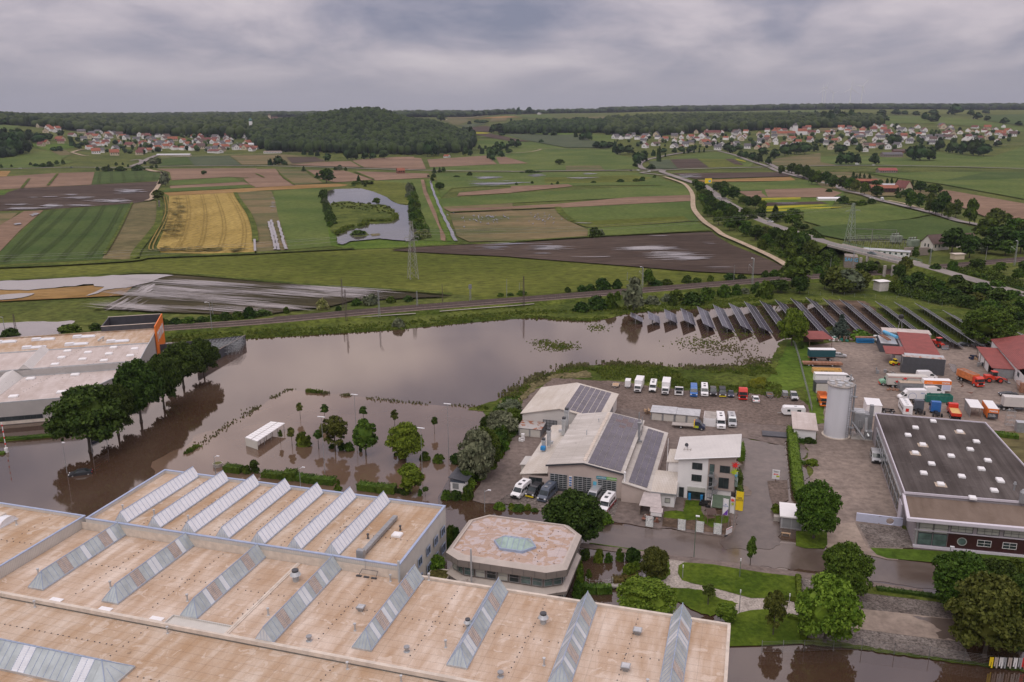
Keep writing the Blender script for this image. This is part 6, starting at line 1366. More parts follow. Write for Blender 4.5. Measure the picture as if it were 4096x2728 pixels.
Hg(KD,[(275,610),(285,800)],.9,1.,'leaf_yew','low clipped hedge along the right end of the long lawn');Hg(KD,[(160,800),(300,822)],.9,1.,'leaf_yew','low clipped hedge by the path light below the long lawn')
Hg(KD,[(180,975),(298,1000)],.8,.8,'leaf_mid','low hedge along the top of the square lawn');Hg(KD,[(300,1005),(328,1180)],.9,.9,'leaf_yew','low hedge between square lawn and cobbles')
Hg(KC,[(805,735),(930,745),(1070,738)],1.6,1.5,'leaf_mid','hedge between pond and factory wall in front of the little bridge');Hg(KC,[(1085,665),(1180,655),(1310,640)],2.,1.2,'leaf_brown','reddish brown hedge beyond the bridge over the pond');Hg(KC,[(1200,700),(1380,680)],3.,1.2,'leaf_olive','low spreading juniper beside the bridge railing')
Hg(ZC,[(1330,640),(1365,740)],1.2,2.,'leaf_mid','hedge beside the blue white banner right of the office');Hg(ZC,[(1340,870),(1362,990)],1.4,2.4,'leaf_mid','hedge behind the yellow banner');Hg(ZC,[(1350,300),(1385,430)],1.6,3.,'leaf_light','light green climbing hedge at the back corner of the white office')
Hg(KD,[(1000,720),(1420,775),(1640,810)],1.,.7,'leaf_dark','dark low hedge between the street and the cobbled car park');Hg(KE,[(920,480),(1010,490)],1.2,.7,'leaf_mid','short low hedge strip reaching into the brown yard beside the long hedge')
Hg(LD,[(2085,1160),(2300,1185)],2.2,1.2,'leaf_mid','low hedge behind the dark roofed factory by the mesh fence');Hg(KE,[(890,205),(1010,222)],1.2,.9,'leaf_dark','low dark hedge below the white shed')
Hg(L2,[(640,300),(640,345)],3,3,'leaf_dark','dark shrub belt at the upper left bank of the pond',z=ZT,dens=8,leaf=.4)
S3=2.3
Tr(L3,[('ms',1115,1385,1085,225)],'tall grey green willow beside the railway above the flood')
Tr(L3,[('bb',780,1370,1270,190),('bg',905,1370,1240,120),('bb',640,1390,1320,150),('bg',970,1290,1215,60),('bs',1290,1330,1255,130),('bg',1510,1290,1200,130),('bb',1660,1330,1235,200),('bg',1790,1285,1180,140),('bs',1420,1300,1240,90),('bb',1480,1340,1250,80),('bg',1950,1260,1160,130),('bg',2060,1240,1150,90),('bs',2140,1230,1180,80),('bb',2250,1230,1140,110),('bg',2330,1270,1125,160)],'bush on the railway bank between the track and the flood')
Tr(L3,[('bb',510,1215,1175,60),('bb',640,1210,1160,90),('bb',720,1200,1150,90),('bb',830,1195,1105,150),('bb',970,1185,1110,90),('mg',1255,1160,1010,110),('bb',1320,1155,1110,120),('bg',1420,1145,1100,110),('bb',1610,1130,1070,90),('bg',1700,1125,1085,80),('bg',1825,1115,1065,60),('bb',2000,1100,1050,110),('bb',2110,1095,1060,90),('bb',2330,1075,1025,70),('bg',90,1240,1205,90)],'dark bush behind the railway at the edge of the meadow')
Tr(L2,[('bloom_bush',612,1375,1282,115),('bg',280,1408,1355,56),('bb',925,1335,1282,90),('bs',1060,1325,1240,150),('bs',1310,1540,1465,110),('bg',1240,1310,1262,90),('bb',1400,1300,1255,90),('bg',2250,1255,1225,60),('bb',2340,1250,1225,60),('bb',60,1430,1385,150),('bb',760,1385,1350,60)],'shrub along the railway in front of the flooded field')
Tr(L1,[('bb',1500,1530,1470,130),('bb',1620,1525,1465,130),('bg',1740,1520,1450,140),('bb',1860,1510,1450,130),('bg',1970,1495,1430,140),('bb',2080,1490,1415,130),('bg',2190,1480,1400,120),('bb',2300,1465,1370,130)],'dark hedge like bush beyond the track right of the orange sign')
Tr(LA,[('bb',100,255,180,160),('bg',650,205,140,190),('bb',880,190,130,110),('bg',590,190,140,60)],'bush behind the warehouse roof by the flooded hollow')
Tr(L2,[('bb',615,345,285,70),('bs',635,400,355,50),('bb',655,455,410,70),('bb',665,520,465,80),('bg',700,560,500,80),('bb',700,600,545,90),('bg',680,610,570,70)],'dark shrub on the left bank of the pond')
Tr(L2,[('bs',1410,305,215,70),('bg',1440,300,240,60),('bs',1400,345,300,60),('bg',1460,375,320,70),('bb',1440,430,370,80),('bg',1475,450,390,80),('bb',1450,500,440,90),('bg',1490,530,460,80),('bb',1440,560,500,90),('bg',1490,590,540,90),('bb',1480,640,585,100),('bg',1540,680,600,110),('bloom_bush',1500,720,655,100),('bloom_bush',1560,720,640,90),('bb',1480,735,690,70)],'shrub in the belt along the right bank of the pond')
Tr(L2,[('mg',1108,412,348,75)],'single small tree on the tip of the pond island');Tr(L2,[('bg',945,700,650,150)],'low bush on the islet in the pond')
Tr(L2,[('md',1692,275,205,88)],'round dark tree beside the water filled ditch');Tr(L3,[('bb',760,710,633,120),('bs',820,700,645,60)],'bush at the upper edge of the long ploughed field')
Tr(L2,[('md',650,212,83,145)],'large round dark tree in the stubble fields above the pond');Tr(L2,[('mc',440,108,50,44),('mc',565,170,108,56)],'dark pointed tree in the stubble fields')
Tr(L2,[('ms',770,98,45,60),('bb',730,97,68,36),('bb',825,98,72,30),('bb',945,210,152,34),('bg',1000,225,190,160),('bg',910,222,195,60),('bb',900,240,224,40),('bb',1005,248,228,30)],'bush near the country road above the pond')
Tr(L2,[('mc',1640,125,58,44),('mc',1690,120,60,44),('mg',1725,120,65,40),('bb',1635,160,128,44),('bb',1585,158,140,24),('bb',1968,145,114,52),('bb',1845,158,143,60),('bb',1620,195,165,40)],'tree or bush by the road bridge over the ditch')
Tr(L1,[('ms',1525,240,112,90),('md',1500,225,160,60),('mo',1455,370,275,110)],'tree beside the pale farm track between the fields')
Tr(L1,[('md',1878,140,97,48)],'small round tree alone in the stubble field')
Tr(L1,[('bb',900,98,68,36),('bb',980,103,65,100),('bb',1110,103,65,100),('bb',1270,98,52,110),('bg',1180,68,40,20),('bb',1130,45,25,20),('bb',1070,50,25,30),('bb',1000,65,45,20),('bb',1440,75,45,26),('md',1395,85,50,36),('ms',1410,45,-20,90),('bb',1460,35,-10,60),('md',1335,50,10,26)],'bush or tree at the junction below the left village',z=None)
Tr(L1,[('bb',15,75,45,24),('bb',108,70,45,20),('bb',283,50,25,28),('bb',330,62,35,50),('bb',400,65,35,70),('bb',460,62,20,60),('mg',525,50,3,40),('bb',580,38,3,34)],'bush in the thin hedge line above the left road',z=None)
Tr(L3,[('mg',438,45,-8,92)],'single compact round tree in the green field near the middle',z=None);Tr(L3,[('bb',165,120,95,120),('bb',90,120,108,40),('bb',240,118,104,60),('bb',40,232,210,26),('bb',185,220,198,30),('bb',365,230,215,24),('bb',420,225,200,30),('bb',1200,195,160,60),('bg',1140,200,172,60),('bb',1000,205,180,70),('bb',750,212,195,50),('bb',1312,165,142,34),('bb',1280,90,45,80),('bg',1250,85,70,40)],'low bush in the wet meadows below the country road')
RT='tree on the wooded embankment left of the bridge road, {n} from the left'
Tr(L3,[('md',1685,255,182,70),('md',1730,300,205,95),('md',1790,380,275,120),('mg',1745,400,310,80),('md',1820,440,330,110),('md',1850,500,370,120),('mg',1800,520,420,100),('md',1930,520,375,110),('md',1990,540,400,100),('mg',1900,600,460,120),('md',2020,600,420,110),('md',2080,640,480,120),('mg',2000,650,540,110),('md',2150,560,440,110),('md',2210,600,470,100),('md',2280,560,440,110),('mg',2150,700,560,120),('md',2240,740,600,130),('mo',2330,740,610,110),('mg',2340,800,680,110),('bg',2300,820,740,90)],RT)
Tr(L4,[('md',60,780,620,130),('md',130,850,650,130),('mg',210,820,620,120),('md',300,900,660,140),('mo',390,920,740,150),('md',450,820,680,110),('md',380,760,640,110),('mg',200,920,760,120),('md',330,990,860,130),('mg',440,1010,880,120),('md',530,960,830,120),('mg',590,900,800,70),('bg',460,1040,980,90),('bg',60,1070,1015,100),('bg',200,900,850,90)],RT)
Tr(L3,[('md',1880,300,205,80),('md',1940,330,195,90),('md',1960,370,240,90),('md',2040,370,245,110),('mg',2120,410,330,90),('md',2170,440,335,90),('md',2240,450,325,90),('mg',2300,470,370,80)],'tree beyond the road to the bridge near the yellow sign')
Tr(L4,[('mc',60,570,390,100),('md',110,560,480,80),('mg',220,620,450,160),('md',330,650,590,90),('md',270,640,560,90)],'tree between the road to the bridge and the rape field')
Tr(L4,[('mg',245,1170,895,270),('md',90,1220,1100,190),('md',290,1230,1070,160),('mo',600,1200,985,220),('ms',740,1215,1010,250),('mo',850,1200,1020,180),('md',520,1190,1030,120),('mo',680,1230,1090,220)],'tree or bush above the solar field between track and panels')
Tr(L4,[('md',930,1060,930,130),('md',850,1040,945,90),('bg',1040,1060,1000,70),('ms',1000,970,930,60)],'bush beneath the concrete road bridge')
rowr=[('mo',1250,1090,890,130),('md',1200,1110,960,110),('md',1520,1120,955,110),('mg',1680,1110,930,110),('md',1600,1120,1000,120),('md',1370,1150,1030,130),('mg',1480,1180,1060,140),('md',1290,1190,1070,140),('mg',1180,1220,1110,120),('md',1420,1230,1110,150),('mg',1560,1240,1110,150),('md',1720,1210,1060,150),('mg',1880,1180,1030,150),('md',1920,1020,910,130),('mg',2130,1040,940,110),('md',1800,1260,1120,160),('md',1950,1280,1130,170),('mg',2080,1260,1110,160),('md',2180,1220,1140,130),('md',2100,1330,1180,180),('mg',2230,1340,1200,180),('md',1680,1290,1180,160),('mg',2340,1420,1260,170),('md',2300,1260,1170,130),('mg',2040,1420,1290,180),('md',1820,1350,1240,150),('bg',1380,1270,1200,120),('bg',1520,1300,1230,130),('bg',1950,1100,1050,120),('bg',2050,1080,1020,120),('md',2200,1110,1070,100),('mg',2300,1110,1000,120),('md',2350,1020,930,100),('bg',1140,1190,1150,60),('mg',2380,1340,1220,140),('mo',1910,1330,1220,160),('mg',2250,1470,1350,170),('md',2360,1520,1400,160)]
Tr(L4,rowr,'tree on the wooded slope right of the bridge')
Tr(L4,[('md',1690,850,630,210),('md',1850,900,690,170),('mo',2080,620,445,160),('mg',2180,600,490,110),('mg',2000,760,540,220),('md',2120,820,600,260),('mg',2260,720,540,200),('md',2320,860,640,220),('mo',2380,760,560,180),('md',2000,860,720,200),('mg',2180,880,740,190),('md',2440,860,600,200),('ms',1960,860,760,120)],'tree in the grove at the right edge beyond the railway')
Tr(L4,[('om',1350,920,797,70),('bq',1490,905,815,52),('sc',1125,875,838,36)],'small ornamental tree by the substation')
AV='tree in the avenue along the old road, {n} from the left'
Tr(L4,[('md',120,140,50,60),('md',215,130,30,90),('md',275,160,40,80),('md',340,185,50,90),('md',400,230,90,80),('mg',450,235,100,90),('md',530,240,105,90),('md',595,275,140,90),('md',680,275,148,90),('mg',745,290,165,110),('mo',800,300,180,90),('mg',885,325,205,90),('md',1000,345,235,110),('mg',1310,450,290,110),('md',1390,448,305,90),('mo',1480,500,305,110),('md',1540,510,360,90),('md',1595,525,290,120),('mg',1655,550,400,90),('mo',1725,530,365,110),('mg',1850,612,360,120),('bb',1570,280,240,60),('bb',560,300,270,60)],AV)
Tr(L4,[('mc',780,190,95,50),('mc',840,200,105,40),('mc',880,205,110,44),('mc',930,200,118,50),('mc',810,205,120,40),('mc',1090,260,155,50),('mc',1130,265,150,50),('mc',1180,260,155,50),('mc',1270,270,175,50),('mc',1320,280,170,60),('mc',1365,270,175,50),('mc',1230,260,170,44)],'dark spruce among the farm buildings')
Tr(L4,[('mg',1500,330,225,110),('md',1545,320,225,90),('md',1400,300,195,100),('bb',1250,330,285,90),('md',1290,350,260,80),('md',980,240,185,70),('md',1120,300,235,40),('mc',1190,320,240,50),('bb',690,400,340,110),('bg',860,420,370,100),('bb',950,400,360,80),('bg',780,410,380,90),('bb',1200,350,310,60),('bb',1030,240,190,60)],'bush or tree around the farmhouse')
def scrub(T,poly,n,h,z,mat,seed,world=False,label='dense mixed scrub growing on the slope'):
 g=np.random.default_rng(seed);pts=[P(*T(*p),z)for p in poly];X=[p[0]for p in pts];Y=[p[1]for p in pts];VV=[];FF=[];o=0;k=0;c=0
 while c<n and k<n*30:
  k+=1;x=g.uniform(min(X),max(X));y=g.uniform(min(Y),max(Y))
  if not pip(x,y,pts): continue
  c+=1;hh=h*g.uniform(.5,1.3);rr=hh*g.uniform(.6,1.);d=g.normal(size=(46,3));d/=np.linalg.norm(d,axis=1)[:,None];d[:,2]=np.abs(d[:,2])
  V,F=leafq(np.array([x,y,z])+d*np.array([rr,rr,hh])*g.uniform(.7,1.05,(46,1)),d,.38,g);VV.append(V);FF.append(F+o);o+=len(V)
 me=npmesh('scrub',np.concatenate(VV),np.concatenate(FF),[mat]);ob=ON('scrub',me);LK(ob);return tag(ob,label,'scrub',kind='stuff')
scrub(L3,[(1700,260),(1760,260),(1900,400),(2100,500),(2300,600),(2400,700),(2400,840),(2250,760),(2050,650),(1850,520),(1720,380)],420,2.6,.3,'leaf_mid',1)
scrub(L4,[(-40,600),(150,640),(330,690),(480,760),(560,800),(640,900),(650,980),(560,1010),(300,1010),(160,920),(-40,800)],420,2.6,.3,'leaf_mid',2)
scrub(L4,[(1120,1170),(1250,1090),(1500,1100),(1700,1130),(1900,1150),(2400,1260),(2400,1560),(2300,1560),(1900,1370),(1500,1310),(1200,1240)],620,2.6,.3,'leaf_dark',3)
scrub(L4,[(1700,1020),(1900,980),(2100,1040),(2150,1090),(2400,1170),(2400,1200),(2100,1120),(1800,1060)],160,2.2,.3,'leaf_mid',4)
scrub(L2,[(1390,240),(1440,220),(1480,330),(1510,470),(1560,600),(1590,700),(1500,735),(1470,640),(1420,560),(1410,430)],170,2.2,ZT,'leaf_mid',5)
scrub(L2,[(590,280),(640,300),(650,400),(720,480),(730,580),(690,610),(640,560),(610,400)],90,2.,ZT,'leaf_dark',6)
scrub(L2,[(690,395),(900,385),(1180,410),(1280,460),(1280,520),(1000,470),(800,450),(700,430)],90,1.1,ZT,'leaf_olive',7)
scrub(LB,[(2180,420),(2355,330),(2355,640),(2250,760),(2100,900),(2000,960),(1950,900),(2100,640)],170,1.8,.1,'leaf_mid',8)
scrub(LC,[(0,440),(120,330),(230,320),(220,500),(180,640),(60,760),(0,860)],110,1.7,.1,'leaf_mid',9)
# left warehouse with orange sign
o_=P(*LA(1285,470),8.3);FL=Fr(o_,15.4)
rL=Fr0(FL,'warehouse','grey warehouse on the left with pale flat roofs and a tall orange end sign','warehouse')
w=MB().prism([(-75,0),(0,0),(-.2,40.4),(-75,40.4)],0,8.1);w.bd('wall','grey_ribbed',rL)
w=MB();rim=Pa(w,[(-75,0),(0,0),(0,21.5),(-75,21.5)],8.1,8.5,.3);w.bd('parapet','lightm',rL)
w=MB().prism(rim,8.09,8.16);w.bd('roof','roof_grey_pink',rL)
w=MB().prism([(-75,21.5),(-.5,21.5),(-.5,40.3),(-75,40.3)],8.1,8.2);w.box(-75,40.3,8.1,-.2,40.7,8.6);w.bd('rear_roof','roof_tan',rL)
lowp=[(-75,-24.3),(-13.5,-24.3),(-1.5,-.02),(-75,-.02)]
w=MB().prism(lowp,0,6.1);w.bd('low_wall','grey_ribbed',rL);w=MB();rim=Pa(w,lowp,6.1,6.4,.3);w.bd('low_parapet','lightm',rL);w=MB().prism(rim,6.09,6.16);w.bd('low_roof','roof_grey_pink',rL)
Wn(rL,0,(-38,-24.3),(-21.6,-24.3),1.1,2.3,'darkm','glassd',nx=11)
w=MB().box(-75,-24.42,.2,-14,-24.33,1.);w.bd('plinth','palec',rL)
for p in [(1045,340),(1238,352),(622,372),(810,385),(1002,398),(1198,415),(567,432),(760,448),(957,460),(507,495)]:
 u,v=FL.px(LA,p[0],p[1]+8,8.2);dome(rL,u,v,8.17,2.,1.5)
for p in [(282,628),(692,592),(566,752),(125,792)]:
 u,v=FL.px(LA,p[0],p[1]+6,6.2);dome(rL,u,v,6.17,2.2,1.6)
for p in [(45,292),(400,268),(775,243),(315,342),(705,312),(1085,285)]:
 u,v=FL.px(LA,p[0],p[1]+6,8.25);mb=MB().box(u-3.4,v-1.,8.21,u+3.4,v+1.,8.5);mb.loft([[(u-3.3,v-.9,8.5),(u+3.3,v-.9,8.5),(u+3.3,v+.9,8.5),(u-3.3,v+.9,8.5)],[(u-3.,v-.5,8.8),(u+3.,v-.5,8.8),(u+3.,v+.5,8.8),(u-3.,v+.5,8.8)]]);mb.box(u-3.3,v-.9,8.5,u-.8,v+.9,9.);mb.bd('strip_skylight','glazing_white',rL)
w=MB().add([(-33.2,0,8.1),(-29.3,0,8.1),(-31.2,0,9.9),(-33.2,22,8.1),(-29.3,22,8.1),(-31.2,22,9.9)],[(0,1,2),(1,4,5,2),(4,3,5),(3,0,2,5)]);o=w.bd('sloped_skylight','white_ribbed',rL)
w=MB().add([(-38,-24.4,6.2),(-34,-24.4,6.2),(-36,-24.4,7.6),(-36,-.5,8.),(-31.5,-.5,6.2),(-34.,-.5,8.6)],[(0,1,2),(1,4,5,2),(0,2,5,3)]);w.bd('sloped_ridge','white_ribbed',rL)
Kb(rL,[((-25,2),(-20,20),14),((-13,2),(-8,20),14),((-26,-22),(-20,-2),16),((-38,-12),(-12,-11),16),((-2,2),(-2,20),8),((-36,24),(-32,38),10)],8.17)
mb=MB().cyl(-15,29,8.2,9.3,.15,n=8);mb.cyl(-15,29,9.3,9.6,.5,n=8);mb.tube((-15,29,9.4),(-16.5,28,8.6),.3,8);mb.bd('roof_fan','lightm',rL)
w=MB().box(-17.5,40.6,8.2,-.2,40.9,10.3);w.box(-17.5,54,5,-.2,54.3,10.5);w.box(-17.6,40.6,0,-17.3,54.3,10.3);o=w.bd('rooftop_screen','anthracite',rL);w=MB().box(-17.6,40.55,10.3,-.2,40.95,10.42);w.box(-17.6,53.95,10.5,-.2,54.35,10.6);w.bd('coping','palec',o)
w=MB().box(.02,34.5,0,.35,54.4,10.6);osg=w.bd('orange_sign_wall','orange',rL)
roma(rL,(.42,44.8,6.6),PI/2,7);
t=Fr0(FL,'storage_yard_wall','dark corrugated yard wall around stacked metal racks, standing in the flood','yard wall')
A=FL.px(LA,2232,345,0);B=FL.px(LA,2000,470,0);C_=FL.px(LA,1470,430,0);D_=FL.px(LA,2100,400,0)
def wallseg(mb,a,b,z0,z1,t_=.25):
 a=Vc(a);b=Vc(b);d=(b-a).normalized();n=Vc((-d.y,d.x))*t_;mb.prism([tuple(a),tuple(b),tuple(b+n),tuple(a+n)],z0,z1)
A=(28.5,43.5);B=(14.5,13.)
w=MB();wallseg(w,A,B,0,3.2);wallseg(w,(.5,39),(A[0],A[1]),0,3.);w.bd('wall','anthracite',t)
w=MB();wallseg(w,A,B,3.2,3.3,.35);w.bd('coping','wood_grey',t)
w=MB();wallseg(w,(28.55,43.3),(14.55,12.9),.7,.78,-.03);w.bd('rail','lightm',t)
rk=MB()
for i in range(9):
 for j in range(5):
  x=15.5+i*1.3+j*.4;y=28+j*2.2+i*.25
  for dx in (0,1.): rk.tube((x+dx,y,0),(x+dx,y,3.9),.06,4)
  for z in (1.2,2.4,3.6): rk.tube((x,y,z),(x+1,y,z),.05,4);rk.tube((x,y,z),(x+.4,y+2.2,z),.04,4)
t2=Fr0(FL,'metal_racks','stack of pale galvanised racks inside the dark yard wall in the flood','rack');rk.bd('rack_frame','galv',t2)
rk=MB()
for i in range(14):
 x=2+i*.9;
 for z in (.8,1.8): rk.tube((x,34,z),(x+.5,36.6,z),.08,4);rk.tube((x,34,0),(x,34,2.2),.06,4)
t2=Fr0(FL,'scrap_racks','tangle of metal frames beside the orange sign behind the trees','rack');rk.bd('rack_frame','lightm',t2)
# vehicles
def Wl(root,xs,w,r,tw=.24,mat='lightm'):
 for x in xs:
  for s in (-1,1):
   y0=s*(w/2-tw);y1=s*(w/2+.01);mb=MB().ycyl(min(y0,y1),max(y0,y1),x,r,r,14);o=mb.bd('wheel','rubber',root);m2=MB().ycyl(y1-.01 if s>0 else y1-.02,y1+.02 if s>0 else y1+.01,x,r,r*.6,10);m2.bd('rim',mat,o)
def prof(mb,pr,w,zb,zt,tum=.08,mi=0,y0=0):
 n=len(pr);yy=lambda z: w/2*(1-tum*max(0,(z-zb)/(zt-zb)))
 vs=[(x,y0-yy(z),z)for x,z in pr]+[(x,y0+yy(z),z)for x,z in pr]
 mb.add(vs,[tuple(range(n)),tuple(range(2*n-1,n-1,-1))]+[((i+1)%n,i,n+i,n+(i+1)%n)for i in range(n)],mi)
def Gq(mb,p,q,w,off=.025,k=.9,k2=None):
 dx,dz=q[0]-p[0],q[1]-p[1];l=math.hypot(dx,dz);nx_,nz_=dz/l*off,-dx/l*off
 if nz_<0 and abs(dx)>abs(dz): nx_,nz_=-nx_,-nz_
 k2=k2 or k
 mb.add([(p[0]+nx_,-w/2*k,p[1]+nz_),(p[0]+nx_,w/2*k,p[1]+nz_),(q[0]+nx_,w/2*k2,q[1]+nz_),(q[0]+nx_,-w/2*k2,q[1]+nz_)],[(0,1,2,3)])
def Sg(mb,quads,w,yf,off=.012):
 for q in quads:
  for s in (-1,1): mb.add([(x,s*(yf(z)+off),z)for x,z in q],[(0,1,2,3)])
def Pp(T,p,z=0): return P(*T(*p),z)
VN={}
def van(label,T,p,head,L_=5.9,W_=2.05,H=2.5,col='whitem',low=None,roof='plain',cat='van',front_px=True,group=None,z=.0,hightop=False,snout=.95,bump='black',name='van',glass_back=False,windows=True):
 x,y=Pp(T,p);a=R(head);
 if front_px: x-=cos(a)*L_/2;y-=sin(a)*L_/2
 r=Tg(name,label,cat,(x,y,z+.16),a,group);f=L_/2;tum=.13
 pr=[(-f,.35),(f-.05,.35),(f,.75),(f-.12,1.),(f-snout,1.28),(f-snout-.72,2.05 if not hightop else 1.9)]
 if hightop: pr+=[(f-snout-.65,2.),(f-snout-.3,2.15),(f-snout-.9,H-.12),(f-snout-1.6,H),(-f+.35,H),(-f+.08,H-.25)]
 else: pr+=[(f-snout-1.05,H-.12),(f-snout-1.6,H),(-f+.3,H),(-f+.05,H-.2)]
 yf=lambda zz_: W_/2*(1-tum*max(0,(zz_-1.)/(H-1.)))
 b=MB();prof(b,pr,W_,1.,H,tum);body=b.bd('body',col,r)
 g=MB();Gq(g,pr[4],pr[5],W_,k=.90,k2=.84);g.bd('windscreen','glassd',r)
 g=MB();q=[[(f-snout-.15,1.22),(f-snout-.65,1.85),(f-snout-1.45,1.85),(f-snout-1.45,1.22)]]
 if windows:
  n=2 if L_>5 else 1
  for i in range(n): x1=f-snout-1.6-i*1.5;q.append([(x1,1.25),(x1,1.85),(x1-1.3,1.85),(x1-1.3,1.25)])
 Sg(g,q,W_,yf);g.bd('side_window','glassd',r)
 b=MB().box(f-.10,-W_/2*.98,.3,f+.05,W_/2*.98,.62);b.box(-f-.04,-W_/2*.98,.3,-f+.02,W_/2*.98,.6);b.bd('bumper',bump,r)
 b=MB().box(f-.02,-.5,.66,f+.04,.5,.95);b.bd('grille','black',r)
 for s in (-1,1):
  b=MB().add([(f-.02,s*.6,.72),(f-.02,s*.98,.72),(f-.14,s*.98,1.02),(f-.14,s*.62,1.02)],[(0,1,2,3)]);
  b=MB().box(f-.25,s*.62-.0 if s>0 else -1.,.75,f+.02,1.0 if s>0 else -.62,.98);b.bd('headlight','lamp_head',r)
  b=MB().box(f-snout-.45,s*(W_/2)-.02 if s>0 else -W_/2-.22,1.3,f-snout-.3,s*(W_/2)+.22 if s>0 else -W_/2+.02,1.6);b.bd('mirror','black',r)
 Wl(r,(f-.95,-f+1.15),W_,.36)
 if low: b=MB().box(-f+.02,-W_/2-.012,.36,f-.2,W_/2+.012,.92);b.box(f-.12,-W_/2*.97,.36,f+.02,W_/2*.97,.62);b.bd('lower_paint',low,r)
 if roof in('hatch','camper'):
  b=MB().box(.2,-.35,H+.0,.9,.35,H+.09);b.box(-1.6,-.3,H,-1.,.3,H+.09);b.bd('roof_hatch','greym' if col!='whitem' else 'darkm',r)
 if roof=='bars': b=MB();[b.box(x1,-W_/2*.8,H,x1+.06,W_/2*.8,H+.09)for x1 in (-1.6,-.2,1.)];b.bd('roof_bars','darkm',r)
 return r
def car(label,T,p,head,L_=4.5,W_=1.8,H=1.45,col='dark_car',cat='car',kind='sedan',front_px=False,group=None,z=.1,name='parked_car',y2=None):
 x,y=(P(*T(*p),z)if T else p[:2]);a=R(head)
 if front_px: x-=cos(a)*L_/2;y-=sin(a)*L_/2
 r=Tg(name,label,cat,(x,y,z),a,group);f=L_/2
 rear=[(-f+.25,.95),(-f+1.,H-.03)]if kind!='sedan' else [(-f+.75,.95),(-f+1.5,H-.03)]
 pr=[(-f,.3),(f,.3),(f+.02,.62),(f-.25,.80),(f-1.15,.93),(f-1.85,H-.03),(f-2.3,H),(rear[1][0]+.4,H),rear[1],rear[0]]+([(-f+.05,.92)]if kind=='sedan' else [])+[(-f,.7)]
 yf=lambda zz_: W_/2*(1-.26*max(0,(zz_-.85)/(H-.85)))
 b=MB();prof(b,pr,W_,.85,H,.26);b.bd('body',col,r)
 g=MB();Gq(g,pr[4],pr[5],W_,k=.86,k2=.70);g.bd('windscreen','glassd',r)
 g=MB();Gq(g,rear[1],rear[0],W_,k=.70,k2=.84);g.bd('rear_window','glassd',r)
 g=MB();x1,x2=f-1.3,rear[0][0]+.25;Sg(g,[[(x1,.94),(x1-.6,H-.1),((x1+x2)/2+.05,H-.1),((x1+x2)/2+.05,.94)],[((x1+x2)/2-.05,.94),((x1+x2)/2-.05,H-.1),(rear[1][0]+.15,H-.1),(x2,.94)]],W_,yf);g.bd('side_window','glassd',r)
 for s in (-1,1):
  b=MB().box(f-.22,s*.45 if s>0 else -.85,.58,f+.03,.85 if s>0 else -.45,.74);b.bd('headlight','lamp_head',r)
  b=MB().box(-f-.02,s*.5 if s>0 else -.86,.66,-f+.1,.86 if s>0 else -.5,.84);b.bd('tail_light','skin_red',r)
 Wl(r,(f-.85,-f+.8),W_,.31,.2);return r
def box_truck(label,T,p,head,boxL=4.6,col='whitem',cat='box truck',cabcol='whitem',H=3.4,name='box_truck'):
 x,y=Pp(T,p);a=R(head);L_=boxL+2.0;x-=cos(a)*L_/2;y-=sin(a)*L_/2;r=Tg(name,label,cat,(x,y,.16),a);f=L_/2
 b=MB().box(-f,-1.15,1.,-f+boxL,1.15,H);b.bd('box_body',col,r)
 b=MB();prof(b,[(f-1.8,.45),(f-.05,.45),(f,.9),(f-.05,1.4),(f-.38,2.2),(f-.9,2.35),(f-1.8,2.35)],2.,1.3,2.4,.08);b.bd('cab',cabcol,r)
 g=MB();Gq(g,(f-.06,1.42),(f-.37,2.15),2.,k=.9,k2=.86);g.bd('windscreen','glassd',r);g=MB();Sg(g,[[(f-.25,1.4),(f-.5,2.05),(f-1.2,2.05),(f-1.2,1.4)]],2,lambda z:1.0*(1-.08*max(0,(z-1.3)/1.1)));g.bd('side_window','glassd',r)
 b=MB().box(f-.05,-.6,.75,f+.03,.6,1.1);b.box(f-.1,-1,.4,f+.06,1,.6);b.bd('bumper','black',r)
 for s in (-1,1): b=MB().box(f-.1,s*.65 if s>0 else -.95,.75,f+.04,.95 if s>0 else -.65,.95);b.bd('headlight','lamp_head',r)
 b=MB().box(-f,-.45,.65,f-1,.45,.98);b.bd('chassis','black',r);Wl(r,(f-1.,-f+1.2),2.1,.40,.28);return r
